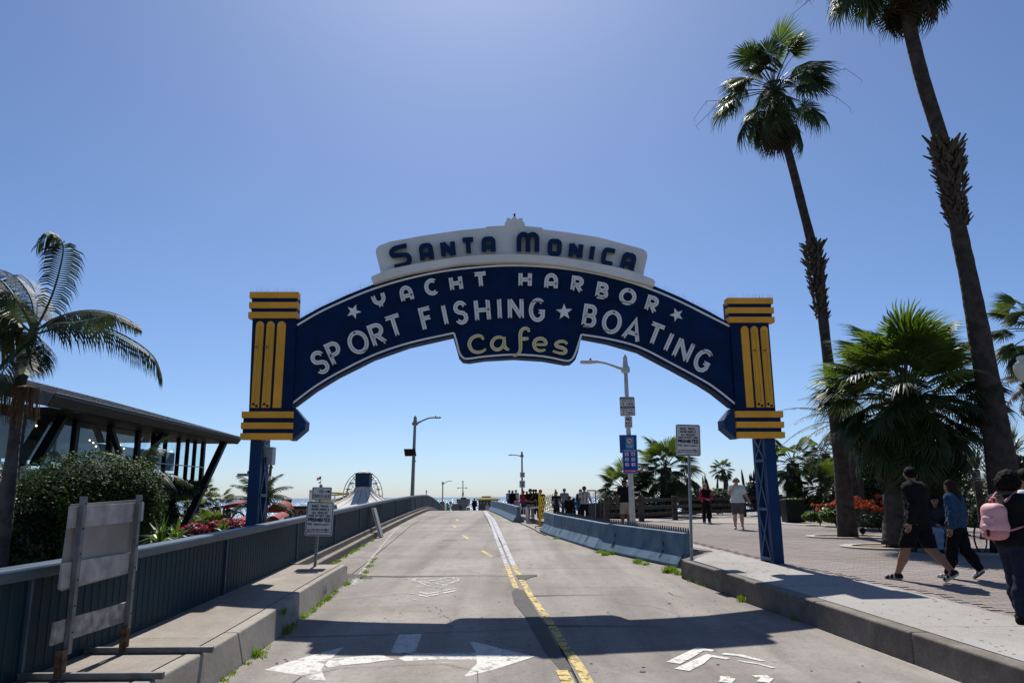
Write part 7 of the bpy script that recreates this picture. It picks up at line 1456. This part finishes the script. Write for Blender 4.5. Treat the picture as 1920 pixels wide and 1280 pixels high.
# crowd near the gate
def crowd(px, Y, zg, ptop, label, **k):
    p = AT(px, 940, Y); zt = AT(px, ptop, Y).z; p.z = zg; Hh = min(max(zt-zg, .9), 1.92)
    return person(label, Vector((p.x, Y, zg)), Hh/1.0, k.pop('face', (.1, -1)), k.pop('pose', None), group='people on the walkway', **k)
STEP = dict(anl=(.10, -.18, .085), knl=(.10, -.12, .5), anr=(-.10, .22, .12), knr=(-.10, .04, .5), tor=(-.10, .08, .03))
crowd(955, 62, .74, 918.5, 'walker in pale blue shirt with a black bag, leftmost of the crowd', top=(.30, .38, .48), sleeve='short', bottom=(.03, .035, .05), skin=1, pose=STEP)
crowd(961, 61, .74, 919, 'woman in black second from the left of the crowd', top=(.012, .012, .014), hairstyle='long', skin=1, pose=STEP)
crowd(967.5, 63, .74, 918, 'walker in pale grey shirt third from the left of the crowd', top=(.34, .36, .40), sleeve='short', bottom=(.02, .02, .03), skin=0, pose=STEP)
crowd(969, 47, .66, 934, 'small child in pink and white beside the barrier', top=(.55, .25, .30), bottom=(.4, .1, .15), hairstyle='short', hair='brown', skin=0, build=1.1)
crowd(981.5, 50, .68, 919.5, 'person in a bright red t-shirt in the crowd', top=(.38, .025, .03), sleeve='short', bottom=(.05, .06, .09), skin=1, build=1.1, pose=STEP)
crowd(988, 54, .70, 920.5, 'sandy haired person behind the red shirt', top=(.3, .2, .12), hair='sandy', skin=0)
o, add, HL, J = crowd(994.5, 40.5, .56, 916, 'man in black t-shirt and grey jeans with a strap across his chest', top=(.012, .012, .012), sleeve='short', bottom=(.16, .17, .19), shoes=(.06, .06, .06), skin=1, pose=dict(STEP, elr=(-.26, -.02, 1.14), wrr=(-.02, -.22, 1.08), ell=(.26, -.02, 1.14), wrl=(.12, -.22, 1.10)), h=.022); add('strap', [((.14, -.14, 1.42), (-.12, -.17, 1.08), .016, .016)], (.35, .2, .08))
crowd(1000.5, 52, .70, 917, 'dark figure behind the man with the strap', top=(.02, .02, .022), skin=2)
crowd(1005, 53, .70, 917, 'second dark figure beside the red cap', top=(.02, .02, .025), skin=2)
crowd(1013.5, 41, .62, 918, 'man in black with a bright red cap behind the yellow gate', top=(.012, .012, .013), sleeve='short', bottom=(.05, .05, .06), cap=(.42, .02, .02), skin=1, build=1.15, h=.022)
o, add, HL, J = crowd(1043, 36, .72, 921, 'dark haired woman in a black and white striped top', top=(.02, .02, .025), sleeve='short', bottom=(.02, .02, .025), hairstyle='long', hair='black', skin=0, h=.022)
for z_ in (1.02, 1.12, 1.22, 1.32): add('stripe', [((-.09, 0, z_), (.09, 0, z_), .172, .172, (1, .82, .10))], (.5, .48, .47), .01, .02)
crowd(1058.5, 41, .73, 916, 'man in grey t-shirt and cap behind the blue jacket', top=(.17, .18, .20), sleeve='short', bottom=(.05, .05, .07), cap=(.10, .12, .10), skin=1, build=1.05)
BEND = dict(chest=(0, -.16, 1.22), neck=(0, -.24, 1.37), head=(0, -.34, 1.48), shl=(.185, -.2, 1.32), shr=(-.185, -.2, 1.32), ell=(.25, -.22, 1.06), elr=(-.25, -.22, 1.06), wrl=(.2, -.36, .86), wrr=(-.2, -.36, .86))
crowd(1066, 33.5, .72, 925, 'stooping person in black beside the bright blue jacket', top=(.012, .012, .014), hair='black', skin=2, pose=BEND, build=1.1, h=.022)
crowd(1074, 34.2, .72, 929, 'person in a bright blue jacket facing away', top=(.01, .13, .28), bottom=(.02, .02, .03), hair='black', hairstyle='short', skin=1, face=(.3, 1), pose=BEND, h=.022)
o, add, HL, J = crowd(1096, 33, .73, 911.5, 'man in pale shirt with black suspenders and dark trousers', top=(.40, .39, .36), sleeve='short', bottom=(.012, .012, .014), skin=2, hair='black', pose=dict(wrl=(.34, -.10, .92), ell=(.28, .0, 1.14)), h=.02)
for sx in (-1, 1): add('suspender', [((sx*.10, -.13, 1.45), (sx*.09, -.150, 1.22), .014, .014), ((sx*.09, -.150, 1.22), (sx*.085, -.15, 1.02), .014, .014)], (.01, .01, .01), .01, .014)
crowd(1089, 38, .74, 917, 'person in dark clothes behind the man with suspenders', top=(.03, .03, .035), skin=1)
crowd(889.5, 90, zr(90), 934, 'man in a dark suit in the middle of the road crest', top=(.012, .012, .015), bottom=(.01, .01, .012), skin=2, face=(.1, 1), pose=STEP, build=1.1)
crowd(914, 97, zr(97), 944.5, 'child in pink and white at the road crest', top=(.55, .40, .48), bottom=(.5, .3, .4), hair='grey', skin=0)
g = AT(1669, 940, 31); person('person in pale shirt beyond the orange blooms', Vector((g.x, 31, .45)), 1.70, (.6, .6), None, (.40, .44, .55), 'short', (.03, .03, .04), 'long', hair='black', skin=1, h=.024, group='people walking by the pier')
